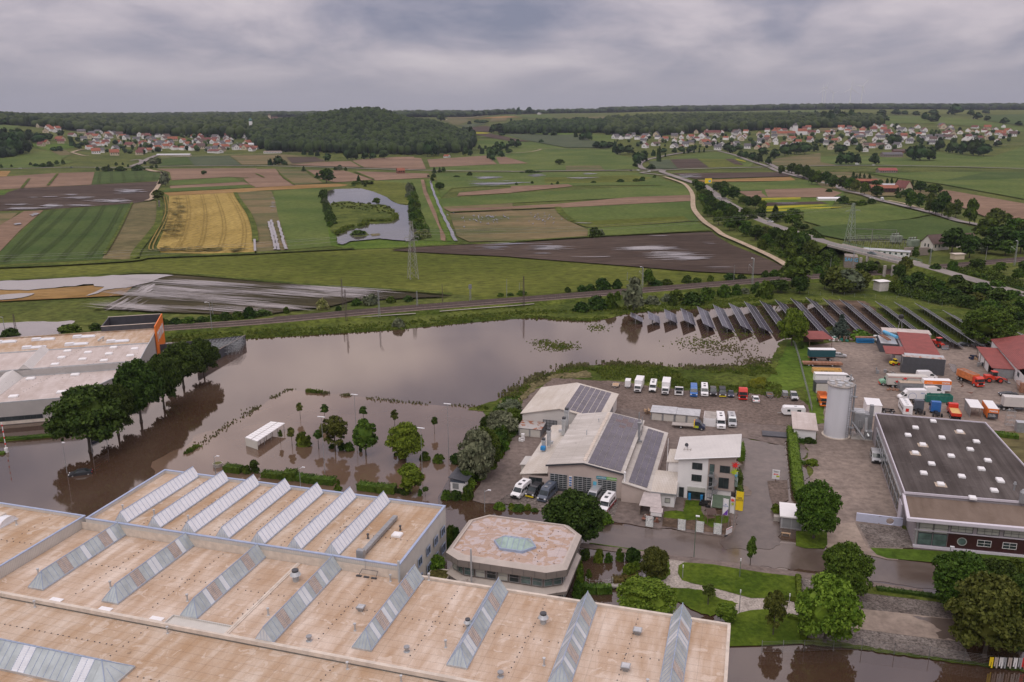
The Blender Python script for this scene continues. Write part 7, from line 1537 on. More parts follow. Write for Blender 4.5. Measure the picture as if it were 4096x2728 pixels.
def Tc_(label,T,p,head,col,name='truck_tractor',cat='truck',L_=5.6,bed=None,front_px=True,H=3.4,cargo=None,gl=True,open_back=False):
 x,y=Pp(T,p);a=R(head)
 if front_px: x-=cos(a)*L_/2;y-=sin(a)*L_/2
 r=Tg(name,label,cat,(x,y,.16),a);f=L_/2
 b=MB();prof(b,[(f-2.2,.6),(f-.05,.5),(f,1.),(f-.05,1.6),(f-.25,2.6),(f-.7,H-.1),(f-1.2,H),(f-2.2,H-.1)],2.5,1.5,H,.06);b.bd('cab',col,r)
 g=MB();Gq(g,(f-.06,1.65),(f-.24,2.5),2.5,k=.9);g.bd('windscreen','glassd',r);g=MB();Sg(g,[[(f-.3,1.6),(f-.4,2.4),(f-1.1,2.4),(f-1.1,1.6)]],2.5,lambda z:1.25*(1-.06*max(0,(z-1.5)/(H-1.5))));g.bd('side_window','glassd',r)
 b=MB().box(f-.03,-.8,.75,f+.05,.8,1.5);b.bd('grille','black',r)
 b=MB().box(f-.15,-1.25,.35,f+.08,1.25,.72);b.bd('bumper',col,r)
 for s in (-1,1):
  b=MB().box(f-.1,s*.85 if s>0 else -1.2,.78,f+.06,1.2 if s>0 else -.85,1.);b.bd('headlight','lamp_head',r)
  b=MB().box(f-.2,s*1.27 if s>0 else -1.5,1.7,f-.05,1.5 if s>0 else -1.27,2.5);b.bd('mirror','black',r)
 b=MB().box(-f,-.45,.6,f-2.2,.45,.95);b.box(-f+.5,-.6,.95,-f+1.9,.6,1.1);b.bd('chassis','black',r)
 ax=(f-1.3,-f+1.)if L_<6.5 else (f-1.3,-f+1.,-f+2.4);Wl(r,ax,2.5,.5,.34)
 if bed:
  c_,z0,z1,m_=bed;b=MB();x0,x1=-f,f-2.35;b.box(x0,-1.25,z0,x1,1.25,z0+.12);b.box(x0,-1.25,z0,x1,-1.17,z1);b.box(x0,1.17,z0,x1,1.25,z1);b.box(x0,-1.17,z0,x0+.08,1.17,z1);b.box(x1-.08,-1.17,z0,x1,1.17,z1);b.bd('dump_body',c_,r)
  if m_: b=MB().box(x0+.1,-1.15,z0+.13,x1-.1,1.15,z1-.12);b.bd('load',m_,r)
 return r
V='vehicles parked in the gravel row'
def Tl(label,T,p,head,L_=2.8,W_=1.6,box=None,col='lightm',name='trailer',side=.35,bed='wood_pale'):
 x,y=Pp(T,p);a=R(head);r=Tg(name,label,'trailer',(x,y,.17),a);f=L_/2
 b=MB().box(-f,-W_/2,.45,f,W_/2,.55);b.bd('bed',bed,r);b=MB()
 for q in [(-f,-W_/2,f,-W_/2+.04),(-f,W_/2-.04,f,W_/2),(-f,-W_/2,-f+.04,W_/2),(f-.04,-W_/2,f,W_/2)]: b.box(q[0],q[1],.55,q[2],q[3],.55+side)
 b.bd('side_board',col,r)
 if box: b=MB().box(-f+.05,-W_/2+.05,.56,f-.05,W_/2-.05,box);b.bd('box_body',col,r)
 b=MB().tube((f,-W_/3,.45),(f+1.2,0,.45),.05,4);b.tube((f,W_/3,.45),(f+1.2,0,.45),.05,4);b.cyl(f+1.1,0,.0,.6,.04,n=5);b.bd('drawbar','greym',r);Wl(r,(-.1,),W_+.35,.3,.18);return r
Tl('open flatbed trailer, leftmost in the gravel row',LC,(1110,200),-103,3.2,2.,bed='wood_pale',side=.12)
Tl('white box trailer left of the first white box truck',LC,(1222,205),-103,2.8,1.7,box=2.3,col='whitem',bed='whitem')
box_truck('white box truck between box trailer and yellow and white camper',LC,(1308,266),-106,5.)
van('white camper van with yellow lower edge, between the two white box trucks',LC,(1446,262),-104,6.,2.05,2.65,low='yellow_trim',roof='hatch',hightop=True)
box_truck('white box truck in the middle of the gravel row, right of the yellow edged camper',LC,(1563,288),-104,5.4,H=3.5)
Tc_('small white chassis cab with bare dark frame in the gravel row',LC,(1690,290),-102,'whitem',L_=4.6,H=2.3,cat='truck',name='chassis_cab')
van('bright blue high roof van in the gravel row',LC,(1828,303),-101,6.2,2.1,2.6,'blue_paint',bump='blue_paint')
van('white camper van right of the bright blue van',LC,(1927,298),-101,6.2,2.1,2.6,'whitem',roof='hatch',bump='whitem')
van('small black van seen between white camper and charcoal van',LC,(2008,298),-101,4.7,1.9,1.95,'dark_car',roof='plain')
van('charcoal camper van with yellow bumper line in the gravel row',LC,(2094,306),-101,5.,1.95,2.1,'anthracite',roof='bars',bump='yellow_trim')
car('dark blue small car with coloured side stripes in the gravel row',LC,(2172,303),-101,3.9,1.75,1.45,'navy',kind='hatch',front_px=True,z=.17)
Tc_('bright red truck tractor in the gravel row',LC,(2280,333),-100,'red_paint',H=3.5)
car('white car parked backwards right of the red truck',ZB,(1755,345),80,4.5,1.85,1.45,'whitem',front_px=False,kind='hatch',z=.17)
Tl('open trailer with reddish load at the right of the gravel row',ZB,(1945,300),-100,2.6,1.7,bed='rust',col='greym',side=.5)
Tl('small grey box trailer near the right end of the gravel row',ZB,(2150,300),-100,2.4,1.5,box=1.6,col='greym')
van('small white van, rightmost in the gravel row',ZB,(2285,362),-99,4.3,1.8,1.85,'silver',windows=False)
van('white motorhome with overcab next to the silver camper van',LC,(2080,600),-100,6.8,2.25,2.85,'whitem',roof='camper',hightop=True,bump='whitem',cat='motorhome',name='motorhome')
van('silver camper van right of the white motorhome',LC,(2185,585),-99,6.2,2.1,2.6,'silver',roof='hatch',bump='silver')
van('white camper van, leftmost of the vans before the workshop gates',LC,(180,1243),-119,6.,2.1,2.6,'whitem',roof='hatch',bump='black')
van('black low roofed van between white and slate blue campers',LC,(315,1233),-118,5.1,1.95,2.,'dark_car',roof='bars',bump='yellow_trim')
van('slate blue camper van with dark roof by the first workshop gate',LC,(425,1272),-117,6.2,2.1,2.6,'slate_van',roof='hatch',bump='slate_van')
van('silver van before the right gate, half hidden by the dark tree',LC,(870,1290),-116,5.8,2.,2.4,'silver',roof='plain')
van('white high top camper van with dark red lower body',LC,(985,1372),-116,6.,2.05,2.65,'whitem',low='red_low',roof='hatch',hightop=True,bump='red_low')if M('red_low',(.22,.01,.015),rough=.3)else None
van('silver van by the dark roofed factory wall in the brown yard',LD,(995,1425),-107,5.3,1.95,2.2,'silver',z=.0)
van('small white delivery van in front of the rear sheds',LD,(1018,305),-95,4.2,1.75,1.85,'whitem',windows=False)
x,y=Pp(LC,(1780,585));r=Tg('recovery_truck','recovery truck with long flat loading bed and colourful dark cab','truck',(x,y,.17),R(-17));b=MB().slab((-4.3,-1.1,.85),(1.4,-1.1,1.05),(1.4,1.1,1.05),(-4.3,1.1,.85),.15);b.bd('loading_bed','concrete',r)
b=MB();prof(b,[(1.6,.4),(4.2,.4),(4.25,.8),(4.1,1.1),(3.4,1.35),(2.9,2.1),(2.4,2.3),(1.6,2.3)],2.,1.1,2.3,.1);b.bd('cab','navy',r);g=MB();Gq(g,(3.4,1.37),(2.92,2.05),2.,k=.88);g.bd('windscreen','glassd',r);g=MB();Sg(g,[[(3.2,1.35),(2.85,2.),(2.1,2.),(2.1,1.35)]],2,lambda z:1-.1*max(0,(z-1.1)/1.2));g.bd('side_window','glassd',r)
b=MB().box(1.35,-1.,.6,1.58,1.,2.2);b.bd('headboard','yellow',r);b=MB().box(1.7,-1.03,.6,2.6,-1.,1.2);b.bd('painted_stripe','lime',r);b=MB().box(1.4,-.5,2.2,1.55,.5,2.4);b.bd('beacon','orange',r);Wl(r,(3.4,-1.9),2.05,.38)
b=MB().box(-4,-.4,.5,3,.4,.75);b.bd('chassis','black',r)
x,y=Pp(ZB,(2250,545));r=Tg('caravan','white caravan with blunt front behind the flat roofed white shed','caravan',(x,y,.17),R(172));b=MB();prof(b,[(-3.2,.45),(2.4,.45),(2.9,.9),(2.6,2.2),(2.2,2.5),(-3.,2.5),(-3.2,2.2)],2.2,1.5,2.5,.05);b.bd('body','whitem',r);g=MB();Sg(g,[[(1.6,1.3),(1.6,1.9),(.8,1.9),(.8,1.3)],[(-1,1.3),(-1,1.9),(-2,1.9),(-2,1.3)]],2.2,lambda z:1.1);g.bd('window','glassd',r);b=MB().tube((2.8,0,.5),(4.,0,.5),.06,4);b.bd('drawbar','greym',r);b=MB().box(-1,-.3,2.5,-.3,.3,2.6);b.bd('roof_hatch','lightm',r);Wl(r,(-.4,),2.1,.3,.2)
r=car('black saloon car stranded in the flood, wheels half under water',LA,(745,1520),-160+180,4.9,1.85,1.45,'dark_car',front_px=False,z=-.28,name='flooded_car');r.rotation_euler=(0,0,R(200))
# scrap yard vehicles, containers and sheds
def box_at(name,label,cat,T,p,head,dims,mat,z=.17,extra=None,group=None,part='body'):
 x,y=Pp(T,p);r=Tg(name,label,cat,(x,y,z),R(head),group);l,w_,h=dims;b=MB().box(-l/2,-w_/2,0,l/2,w_/2,h);b.bd(part,mat,r)
 if extra: extra(r,l,w_,h)
 return r
stripes(M('container_grey',(.085,.09,.10),rough=.5,var=.1),0,.28,.5,.9,.25)
def cont_extra(r,l,w_,h):
 b=MB().box(-l/2+.05,-w_/2+.05,h,l/2-.05,w_/2-.05,h+.03);b.bd('roof_panel','rust_sheet',r);b=MB()
 for x in (-l/2,l/2-.12):
  for y in (-w_/2-.02,w_/2-.1): b.box(x,y,0,x+.12,y+.12,h+.04)
 b.bd('corner_post','greym',r)
box_at('shipping_container','dark grey shipping container, lower of the front stack','container',Zy_:=tile(3380,1280,1.88),(575,402),-17.5,(12.4,2.5,2.6),'container_grey',extra=None)
c=box_at('shipping_container','dark grey shipping container with rusty roof, on top of the front stack','container',Zy_,(575,402),-17.5,(12.4,2.5,2.6),'container_grey',z=2.8,extra=cont_extra)
Fs=Fr(P(*Zy_(725,278),3.9),-17.5)
box_at('shipping_container','grey container with a white roof close behind the tall container stack','container',Zy_,(580,372),-17.5,(11.5,2.4,4.6),'container_grey',extra=lambda r,l,w_,h:(lambda b:(b.box(-l/2,-w_/2,h,l/2,w_/2,h+.04),b.bd('roof_panel','lightm',r)))(MB()))
t=Fr0(Fs,'workshop_shed','workshop shed with dull red roof behind the dark container stack','shed');
w=MB().prism([(-13.5,.3),(-.3,.3),(-.3,27),(-10.5,27),(-10.5,8.6),(-13.5,8.6)],0,3.4);w.bd('wall','grey_render',t)
w=MB().slab((-10.2,0,3.9),(0,0,3.9),(0,27.4,4.7),(-10.2,27.4,4.7),.12);w.slab((-16.5,.0,3.75),(-10.25,.0,3.85),(-10.25,9,4.1),(-16.5,9,4.),.12);w.bd('roof','red_roof',t)
t=Fr0(Fs,'storage_building','long grey storage building with pale flat roof behind the red roofed workshop','shed');w=MB().box(-14.5,27.8,0,1.,34,4.2);w.bd('wall','lightm',t);w=MB().box(-14.7,27.6,4.2,1.2,34.2,4.35);w.bd('roof','roof_grey_pink',t)
w=Tg('dust_extractor_ball','dark round ball raised on a slim mast above the red roof','mast',Fs.w(-8.5,33.,0));b=MB().tube((-.8,0,4.2),(0,0,8.4),.1,5);b.tube((.8,0,4.2),(.2,0,8.4),.1,5);b.tube((-.8,0,0),(-.8,0,4.2),.08,4);b.bd('mast','greym',w);b=MB()
v_,f_=ICO2;b.add([(x*.95,y*.95,z*.95+9.)for x,y,z in v_],[tuple(q)for q in f_]);b.bd('ball','black',w)
for u,v,rz_,m_,lb,le in [(-12.6,24,.45,'sky_blue','blue and white tube lying on containers beside the red roof',8),(-14.6,20,.3,'rust','rusty steel conveyor frame beside the red roof',7)]:
 t=Tg('conveyor',lb,'conveyor',Fs.w(u,v,3.9),Fs.a+PI/2+rz_);b=MB()
 if m_=='rust': [b.box(-le/2,yy,.0,le/2,yy+.2,.5)for yy in (-.5,.4)];[b.box(x,-.5,.1,x+.2,.5,.4)for x in np.arange(-le/2,le/2,1)]
 else: b.xcyl(-le/2,le/2,0,.5,.55,10)
 b.bd('frame',m_,t)
t=Fr0(Fs,'container_office','pair of grey containers side by side left of the red roof','container');w=MB().box(-16.5,15,0,-11,26.5,3.2);w.bd('body','container_grey',t);w=MB().box(-16.4,15.1,3.2,-11.1,26.4,3.25);w.bd('roof_panel','lightm',t)
x,y=P(*LD(460,330),0);t=Tg('open_shed','small open shed with dull red roof behind the teal tarpaulin truck','shed',(x,y,.15),R(0));w=MB().slab((-4.6,-3.6,3.3),(4.,-3.6,3.3),(3.4,5.6,3.9),(-4.9,5.6,3.9),.12);w.bd('roof','red_roof',t);w=MB();[w.box(u,v,0,u+.15,v+.15,3.3)for u in (-4.3,3.5)for v in (-3.2,4.8)];w.bd('post','wood',t);w=MB().box(-4.2,4.7,0,3.4,4.85,3.2);w.bd('back_wall','wood',t)
x,y=P(*LD(485,470),0);t=Tg('tarpaulin_trailer','lorry trailer with teal tarpaulin side and white roof','trailer',(x,y,.15),R(-3));w=MB().box(-4.2,-1.25,1.6,4.2,1.25,4.);w.bd('tarpaulin','teal_tarp',t);w=MB().box(-4.25,-1.3,4.,4.25,1.3,4.1);w.bd('roof','whitem',t);w=MB().box(-4.2,-.5,1.1,4.2,.5,1.58);w.bd('chassis','rust',t);Wl(t,(-2.8,-1.7,2.6),2.4,.5,.3)
x,y=P(*LD(495,515),0);t=Tg('flat_trailer','long low rusty red flatbed trailer below the teal tarpaulin','trailer',(x,y,.15),R(-6));w=MB().box(-6.2,-1.2,.9,6.2,1.2,1.15);w.box(-6.2,-1.25,.6,6.2,-1.1,1.3);w.bd('bed','rust',t);Wl(t,(-4.4,-3.2,3.),2.4,.42,.3)
x,y=P(*LD(537,585),0);t=Tg('skip_container','yellow open skip with faded digits on its side','skip',(x,y,.15),R(-6));w=MB().box(-4.3,-1.2,0,4.3,-1.1,1.5);w.box(-4.3,1.1,0,4.3,1.2,1.5);w.box(-4.3,-1.1,0,-4.2,1.1,1.5);w.box(4.2,-1.1,0,4.3,1.1,1.5);w.box(-4.2,-1.1,.05,4.2,1.1,.9);w.bd('body','tan_box',t);Tx(t,'01709626334',(0,-1.22,.85),0,.75,'darkm')
car('silver estate car parked beside the teal tarpaulin trailer',LD,(652,430),-14,4.6,1.8,1.45,'silver',kind='estate',z=.17)
x,y=P(*LD(560,680),0);t=Tg('box_trailer','long white trailer body with faded lettering left of the silo top','trailer',(x,y,.15),R(-5));w=MB().box(-4.5,-1.25,.9,4.5,1.25,3.3);w.bd('box_body','whitem',t);w=MB().box(-4.5,-1.28,2.9,4.5,-1.26,3.3);w.bd('top_rail','lightm',t);Wl(t,(-3,3),2.4,.45,.3)
van('white van parked right behind the silo top',LD,(700,650),-5,5,1.95,2.2,'whitem',windows=False,front_px=False)
x,y=P(*LD(520,760),0);t=Tg('office_container','pale site container with dark frame just left of the silo','container',(x,y,.15),R(-3));w=MB().box(-3.,-1.3,.2,3.2,1.3,3.1);w.bd('wall','cream_clad',t);w=MB().box(-3.1,-1.4,0,3.3,1.4,.19);w.box(-3.1,-1.4,3.11,3.3,1.4,3.3);w.box(-3.1,-1.4,.19,-3.01,1.4,3.11);w.bd('frame','darkm',t)
Tc_('orange tipper lorry half hidden behind the left side of the silo',LD,(520,900),-100,'orange',L_=6,H=2.6,bed=('orange_tip',1.2,2.8,None))
Tc_('orange tipper lorry with red cab and rusty load on the open yard',ZD,(1765,515),-78,'red_cab',L_=9.,H=3.,bed=('orange_tip',1.2,3.3,'rust'))
Tc_('dark grey tractor unit without trailer, behind the dark roof edge',ZD,(930,850),75,'grey_truck',L_=5.4,H=3.3,front_px=False)
Tc_('blue tractor unit behind the dark roof edge',ZD,(1160,880),75,'blue_paint',L_=5.6,H=3.4,front_px=False)
Tc_('red tipper truck with yellow loose load behind the dark roof edge',ZD,(1400,900),72,'red_paint',L_=7.4,H=3.,front_px=False,bed=('red_cab',1.1,2.,'tan_box'))
x,y=P(*ZD(740,840),0);t=Tg('motorhome','long white motorhome with roof hatches behind the dark roof edge','motorhome',(x,y,.15),R(-104+180));b=MB();prof(b,[(-3.6,.4),(3.5,.4),(3.6,1.),(3.4,2.6),(3.,2.9),(-3.6,2.9)],2.35,1.2,2.9,.03);b.bd('body','whitem',t);g=MB();Sg(g,[[(x1,1.3),(x1,2.),(x1-.9,2.),(x1-.9,1.3)]for x1 in (2.6,1.,-.6,-2.)],2.35,lambda z:1.175);g.bd('window','glassd',t);b=MB();[b.box(x1,-.3,2.9,x1+.5,.3,2.99)for x1 in (-2.4,-.8,.6,2)];b.bd('roof_hatch','lightm',t);b=MB().box(-3.64,-.2,1.2,-3.61,.6,2.1);b.bd('rear_panel','red_paint',t);Wl(t,(-2.2,2.4),2.3,.38)
x,y=P(*ZD(505,850),0);t=Tg('trailer_chassis','bare dark trailer chassis beside the filter unit','chassis',(x,y,.15),R(-15));b=MB().box(-1.8,-1.,.5,1.8,-.8,.8);b.box(-1.8,.8,.5,1.8,1,.8);[b.box(u,-.8,.55,u+.15,.8,.75)for u in (-1.7,-.6,.5,1.6)];b.bd('frame','black',t);Wl(t,(-1,1),2.2,.4)
x,y=P(*ZD(295,850),0);t=Tg('white_cabin','white box cabin behind the grey filter unit','cabin',(x,y,.15),R(-15));b=MB().box(-1.9,-3.,0,1.9,3.,3.);b.bd('wall','whitep',t);b=MB().box(-2,-3.1,3,2,3.1,3.12);b.bd('roof','whitem',t)
def romabox(label,T,p,head,L_,W_,H,openside=False,end=False):
 x,y=Pp(T,p);t=Tg('advertising_trailer',label,'trailer',(x,y,.15),R(head));b=MB().box(-L_/2,-W_/2,.7,L_/2,W_/2,H);b.bd('box_body','whitem',t)
 b=MB().box(-L_/2,-W_/2-.03,H-1.15,L_/2,-W_/2-.005,H-.05);b.bd('orange_band','orange',t);Tx(t,'roma',(L_/2-1.6,-W_/2-.05,H-.6),0,1.,'whitem',bold=.02);Tx(t,'ROLLLADEN',(-L_/2+1.6,-W_/2-.05,H-.8),0,.28,'whitem')
 b=MB().box(-L_/2+.3,-W_/2-.02,1.,L_/2-2.6,-W_/2-.005,H-1.25);b.bd('side_opening','darkm',t);b=MB();[b.box(-L_/2+.4,-W_/2-.3+k*.02,1.15+k*.5,L_/2-2.7,-W_/2-.04,1.2+k*.5)for k in range(3)];b.bd('louvre','lightm',t);b=MB().box(L_/2-2.4,-W_/2-.02,1.,L_/2-.2,-W_/2-.005,H-1.25);b.bd('side_panel','lilac_box',t);Wl(t,(-1,.2),W_,.4);return t
romabox('white exhibition trailer with wide orange band and open louvred side',ZD,(1150,570),-8,7.6,2.5,3.8)
x,y=P(*ZD(1880,900),0);t=Tg('advertising_trailer','white roofed box trailer with orange end panel and lettering, beside the white open canopy','trailer',(x,y,.15),R(-107));b=MB().box(-3.6,-1.25,.6,3.6,1.25,3.3);b.bd('box_body','whitem',t);b=MB().box(3.61,-1.25,.6,3.66,1.25,2.1);b.bd('dark_panel','anthracite',t);b=MB().box(3.61,-1.25,2.11,3.66,1.25,3.3);b.box(-3.6,-1.3,.6,3.6,-1.26,3.2);b.box(-3.6,1.26,.6,3.6,1.3,3.2);b.bd('orange_panel','orange',t);Tx(t,'roma',(3.72,0,2.7),PI/2,.95,'whitem',bold=.02);Tx(t,'ROLLLADEN\nRAFFSTOREN\nTEXTILSCREENS',(3.70,-.2,1.4),PI/2,.26,'whitem');Wl(t,(-.5,.6),2.5,.4)
x,y=P(*ZD(1660,870),0);t=Tg('white_canopy','open sided shelter with white flat roof beside the orange ended trailer','canopy',(x,y,.15),R(-107));b=MB().box(-3.6,-1.6,2.9,3.6,1.6,3.);b.bd('roof','whitem',t);b=MB();[b.box(u,v,0,u+.1,v+.1,2.9)for u in (-3.5,0,3.4)for v in (-1.5,1.4)];b.bd('post','greym',t);b=MB().box(-3.4,-1.45,.1,3.4,-1.4,2.4);b.bd('side_panel','greym',t)
x,y=P(*ZD(750,510),0);t=Tg('semi_trailer','long white semi trailer with faded red flower emblems on its side','trailer',(x,y,.15),R(-8));b=MB().box(-5.6,-1.25,1.,5.6,1.25,3.8);b.bd('box_body','cream_clad',t);b=MB().box(-5.6,-1.28,3.35,5.6,-1.255,3.42);b.bd('red_line','skin_red',t)
b=MB().box(-5.6,-1.28,3.15,5.6,-1.255,3.22);b.bd('green_line','frame_green',t)
for k,(xx,zz2)in enumerate([(-.8,2.7),(-2.9,1.7)]):
 b=MB()
 for j in range(3): a=PI/2+(j-1)*.75;b.add([(xx,-1.29,zz2),(xx+.55*cos(a-.35),-1.29,zz2+.55*sin(a-.35)),(xx+.85*cos(a),-1.29,zz2+.85*sin(a)),(xx+.55*cos(a+.35),-1.29,zz2+.55*sin(a+.35))],[(0,1,2,3)])
 b.bd('flower_emblem','skin_red',t);b=MB().add([(xx,-1.295,zz2-.1),(xx+1.,-1.295,zz2+.25),(xx+.5,-1.295,zz2-.35)],[(0,2,1)]);b.add([(xx,-1.295,zz2-.1),(xx-1.,-1.295,zz2+.25),(xx-.5,-1.295,zz2-.35)],[(0,1,2)]);b.bd('leaf_emblem','frame_green',t)
Wl(t,(-4,-2.8,4),2.4,.5)
x,y=P(*ZD(500,480),0);t=Tg('old_lorry','old mint green lorry cab with round bonnet and red bumper','truck',(x,y,.15),R(172));b=MB();prof(b,[(-2,.7),(2.2,.7),(2.3,1.2),(2.,1.6),(.9,1.8),(.6,2.5),(-.6,2.6),(-2,2.5)],2.1,1.5,2.6,.12);b.bd('cab','mint_paint',t);g=MB();Gq(g,(.9,1.82),(.62,2.4),2.1,k=.8);g.bd('windscreen','glassd',t);g=MB();Sg(g,[[(.4,1.8),(.4,2.35),(-.4,2.35),(-.4,1.8)]],2.1,lambda z:1.);g.bd('side_window','glassd',t);b=MB().box(2.25,-1.05,.5,2.4,1.05,.8);b.bd('bumper','red_cab',t);Wl(t,(1.4,-1.4),2.1,.5)
x,y=P(*ZD(820,555),0);t=Tg('side_curtain_box','weathered grey truck box with lettering before the white semi trailer','container',(x,y,.15),R(-8));b=MB().box(-3.5,-1.2,.2,3.5,1.2,2.6);b.bd('body','greym',t);b=MB().box(-3.55,-1.25,2.6,3.55,1.25,2.7);b.bd('roof','tan_flash',t);Tx(t,'COMODY',(-1.2,-1.23,1.3),0,.7,'navy')
x,y=P(*ZD(570,555),0);t=Tg('scrap_pile','low pile of rusty red scrap metal by the white semi trailer','scrap',(x,y,.15),R(-20));b=MB();rdm=random.Random(4)
for k in range(14): a,c=rdm.uniform(-1.6,1.6),rdm.uniform(-.8,.8);b.tube((a,c,rdm.uniform(.1,.7)),(a+rdm.uniform(-1,1),c+rdm.uniform(-.6,.6),rdm.uniform(.1,.8)),.14,5)
b.bd('scrap_metal','rust',t)
x,y=P(*ZD(825,675),0);t=Tg('catering_van','white box van with a blue ring drawn on its long side','van',(x,y,.15),R(178));b=MB().box(-3.7,-1.1,.5,1.5,1.1,3.1);b.bd('box_body','whitem',t);b=MB();prof(b,[(1.5,.4),(3.6,.4),(3.7,.8),(3.5,1.1),(2.9,1.35),(2.2,2.2),(1.5,2.9)],2.,1.1,2.9,.12);b.bd('cab','whitem',t);g=MB();Gq(g,(2.88,1.38),(2.22,2.17),2.,k=.88,k2=.8);g.bd('windscreen','glassd',t);g=MB();Sg(g,[[(2.7,1.3),(2.2,1.95),(1.75,1.95),(1.75,1.3)]],2,lambda z:1-.12*max(0,(z-1.1)/1.8));g.bd('side_window','glassd',t)
b=MB().add([(.2+1.15*cos(q),1.12,1.2+1.15*sin(q))for q in np.linspace(-.5,PI+.5,20)]+[(.2+1.08*cos(q),1.12,1.2+1.08*sin(q))for q in np.linspace(-.5,PI+.5,20)],[(i,i+1,21+i,20+i)for i in range(19)]);b.bd('ring_emblem','blue_paint',t);Tx(t,'FREY',(-2.6,1.13,2.2),PI,.5,'blue_paint');Wl(t,(2.7,-2.2,-2.9),2.,.34)
van('white van mostly hidden behind the green skip',ZD,(1130,600),0,5.5,1.95,2.3,'whitem',windows=False,front_px=False)
van('white van behind the white and orange exhibition trailer',ZD,(1030,395),0,6.,2.,2.6,'whitem',windows=False,front_px=False)
x,y=P(*ZD(1185,700),0);t=Tg('skip_container','green open skip with rusty inside on the scrap yard','skip',(x,y,.15),R(-5));w=MB().box(-3.6,-1.2,.1,3.6,-1.1,2.);w.box(-3.6,1.1,.1,3.6,1.2,2.);w.box(-3.6,-1.1,.1,-3.5,1.1,2.);w.box(3.5,-1.1,.1,3.6,1.1,2.);[w.box(u,-1.28,.1,u+.1,-1.2,2.)for u in np.arange(-3.4,3.5,.6)];w.bd('body','green_box',t);w=MB().box(-3.5,-1.1,.2,3.5,1.1,1.3);w.bd('load','rust',t)
def loader(label,T,p,head,col='red_cab',s=1.):
 x,y=Pp(T,p);t=Tg('wheel_loader',label,'loader',(x,y,.15),R(head));b=MB().box(-2.6*s,-.9*s,.9*s,-.3*s,.9*s,1.9*s);b.box(0,-.6*s,.8*s,1.5*s,.6*s,1.4*s);b.bd('body',col,t);b=MB().box(-.9*s,-.7*s,1.9*s,.3*s,.7*s,2.9*s);o=b.bd('cab','glassd',t);b=MB().box(-1*s,-.8*s,2.9*s,.4*s,.8*s,3.0*s);b.bd('cab_roof',col,o)
 b=MB().tube((.8*s,-.5*s,1.4*s),(3.0*s,-.5*s,.8*s),.12*s,5);b.tube((.8*s,.5*s,1.4*s),(3.0*s,.5*s,.8*s),.12*s,5);b.bd('lift_arm',col,t);b=MB().add([(2.9*s,y1*s,z*s)for y1 in (-1.2,1.2)for z in (.2,1.3)]+[(3.7*s,y1*s,.15*s)for y1 in (-1.2,1.2)],[(0,2,3,1),(0,4,5,2)]);b.box(2.9*s,-1.2*s,.15*s,3.7*s,1.2*s,.25*s);b.bd('bucket','greym',t);Wl(t,(-1.7*s,1.1*s),2.2*s,.72*s,.45*s,'red_cab');return t
loader('red wheel loader with large tyres beside the orange tipper lorry',ZD,(1950,440),-8,s=1.15);loader('red loader parked between workshop and solar rows',Zy_,(705,205),-80,'red_cab',1.1)
loader('small yellow and dark loader tucked at the left end of the containers',ZD,(610,210),10,'yellow',.7)
car('black old saloon car by the solar rows behind the scrap yard',Zy_,(885,195),172,4.7,1.8,1.35,'dark_car',z=.17);car('dark grey flat sports car under the right white building',ZD,(2140,620),172,4.9,1.85,1.25,'dark_car',z=.17)
Tl('flat pale trailer at the back edge of the yard beside the black saloon',Zy_,(1000,200),-5,4,2,bed='lightm',side=.1)
x,y=P(*ZD(2240,820),0);t=Tg('container_lorry','lorry carrying a white ribbed container at the right edge of the yard','truck',(x,y,.15),R(-12));b=MB().box(-3.6,-1.25,1.3,3.2,1.25,4.);b.bd('container','white_ribbed',t);b=MB().box(-6,-.45,.7,4,.45,1.15);b.xcyl(-1,1.5,-1.,.8,.35,10);b.bd('chassis','darkm',t);b=MB().box(3.5,-1.2,.6,5.5,1.2,3.2);b.bd('cab','orange',t);Wl(t,(-4.6,-3.4,-2.,4.5),2.4,.5)
Fw=Fr(P(*Zy_(1110,360),3.2),-17.5)
t=Fr0(Fw,'white_workshop','white gabled workshop with red ribbed roof at the right edge','workshop');
w=MB().add([(6.2,-20,0),(16,-20,0),(16,32,0),(6.2,32,0),(6.2,-20,4.2),(16,-20,6.6),(16,32,6.6),(6.2,32,4.2)],[(0,1,5,4),(1,2,6,5),(2,3,7,6),(3,0,4,7)]);w.bd('wall','whitep',t)
w=MB().slab((5.8,-4,4.45),(16,-4,6.9),(16,32.5,6.9),(5.8,32.5,4.45),.18);w.slab((7.5,-22,5.),(16,-22,7.1),(16,-3.8,7.1),(7.5,-3.8,5.),.18);w.bd('roof','red_tile',t);Wn(t,0,(6.2,-3.),(6.2,-5.2),2.2,3.6,'greym','glassd',nx=2)
w=MB().box(4.6,-14,0,6.1,-13,3);[w.box(4.6+.0,-12+k*.35,.2+k*.22,6.,-11.7+k*.35,.27+k*.22)for k in range(10)];w.bd('outside_stair','rust',t)
t=Fr0(Fw,'lean_to_shed','open fronted lean-to shed with dark red roof beside the white workshop','shed');w=MB().slab((-.3,-.3,3.3),(6.,-.3,3.3),(6.,23,3.9),(-.3,23,3.9),.12);w.bd('roof','red_roof',t);w=MB().box(.3,0,0,5.9,.2,3.1);w.bd('front_wall','greym',t);w=MB().box(.2,6,0,.4,20,2.6);w.bd('side_wall','whitep',t);w=MB();[w.box(0,v,0,.15,v+.15,3.4)for v in (5,11,17,22)];w.bd('post','wood_grey',t)
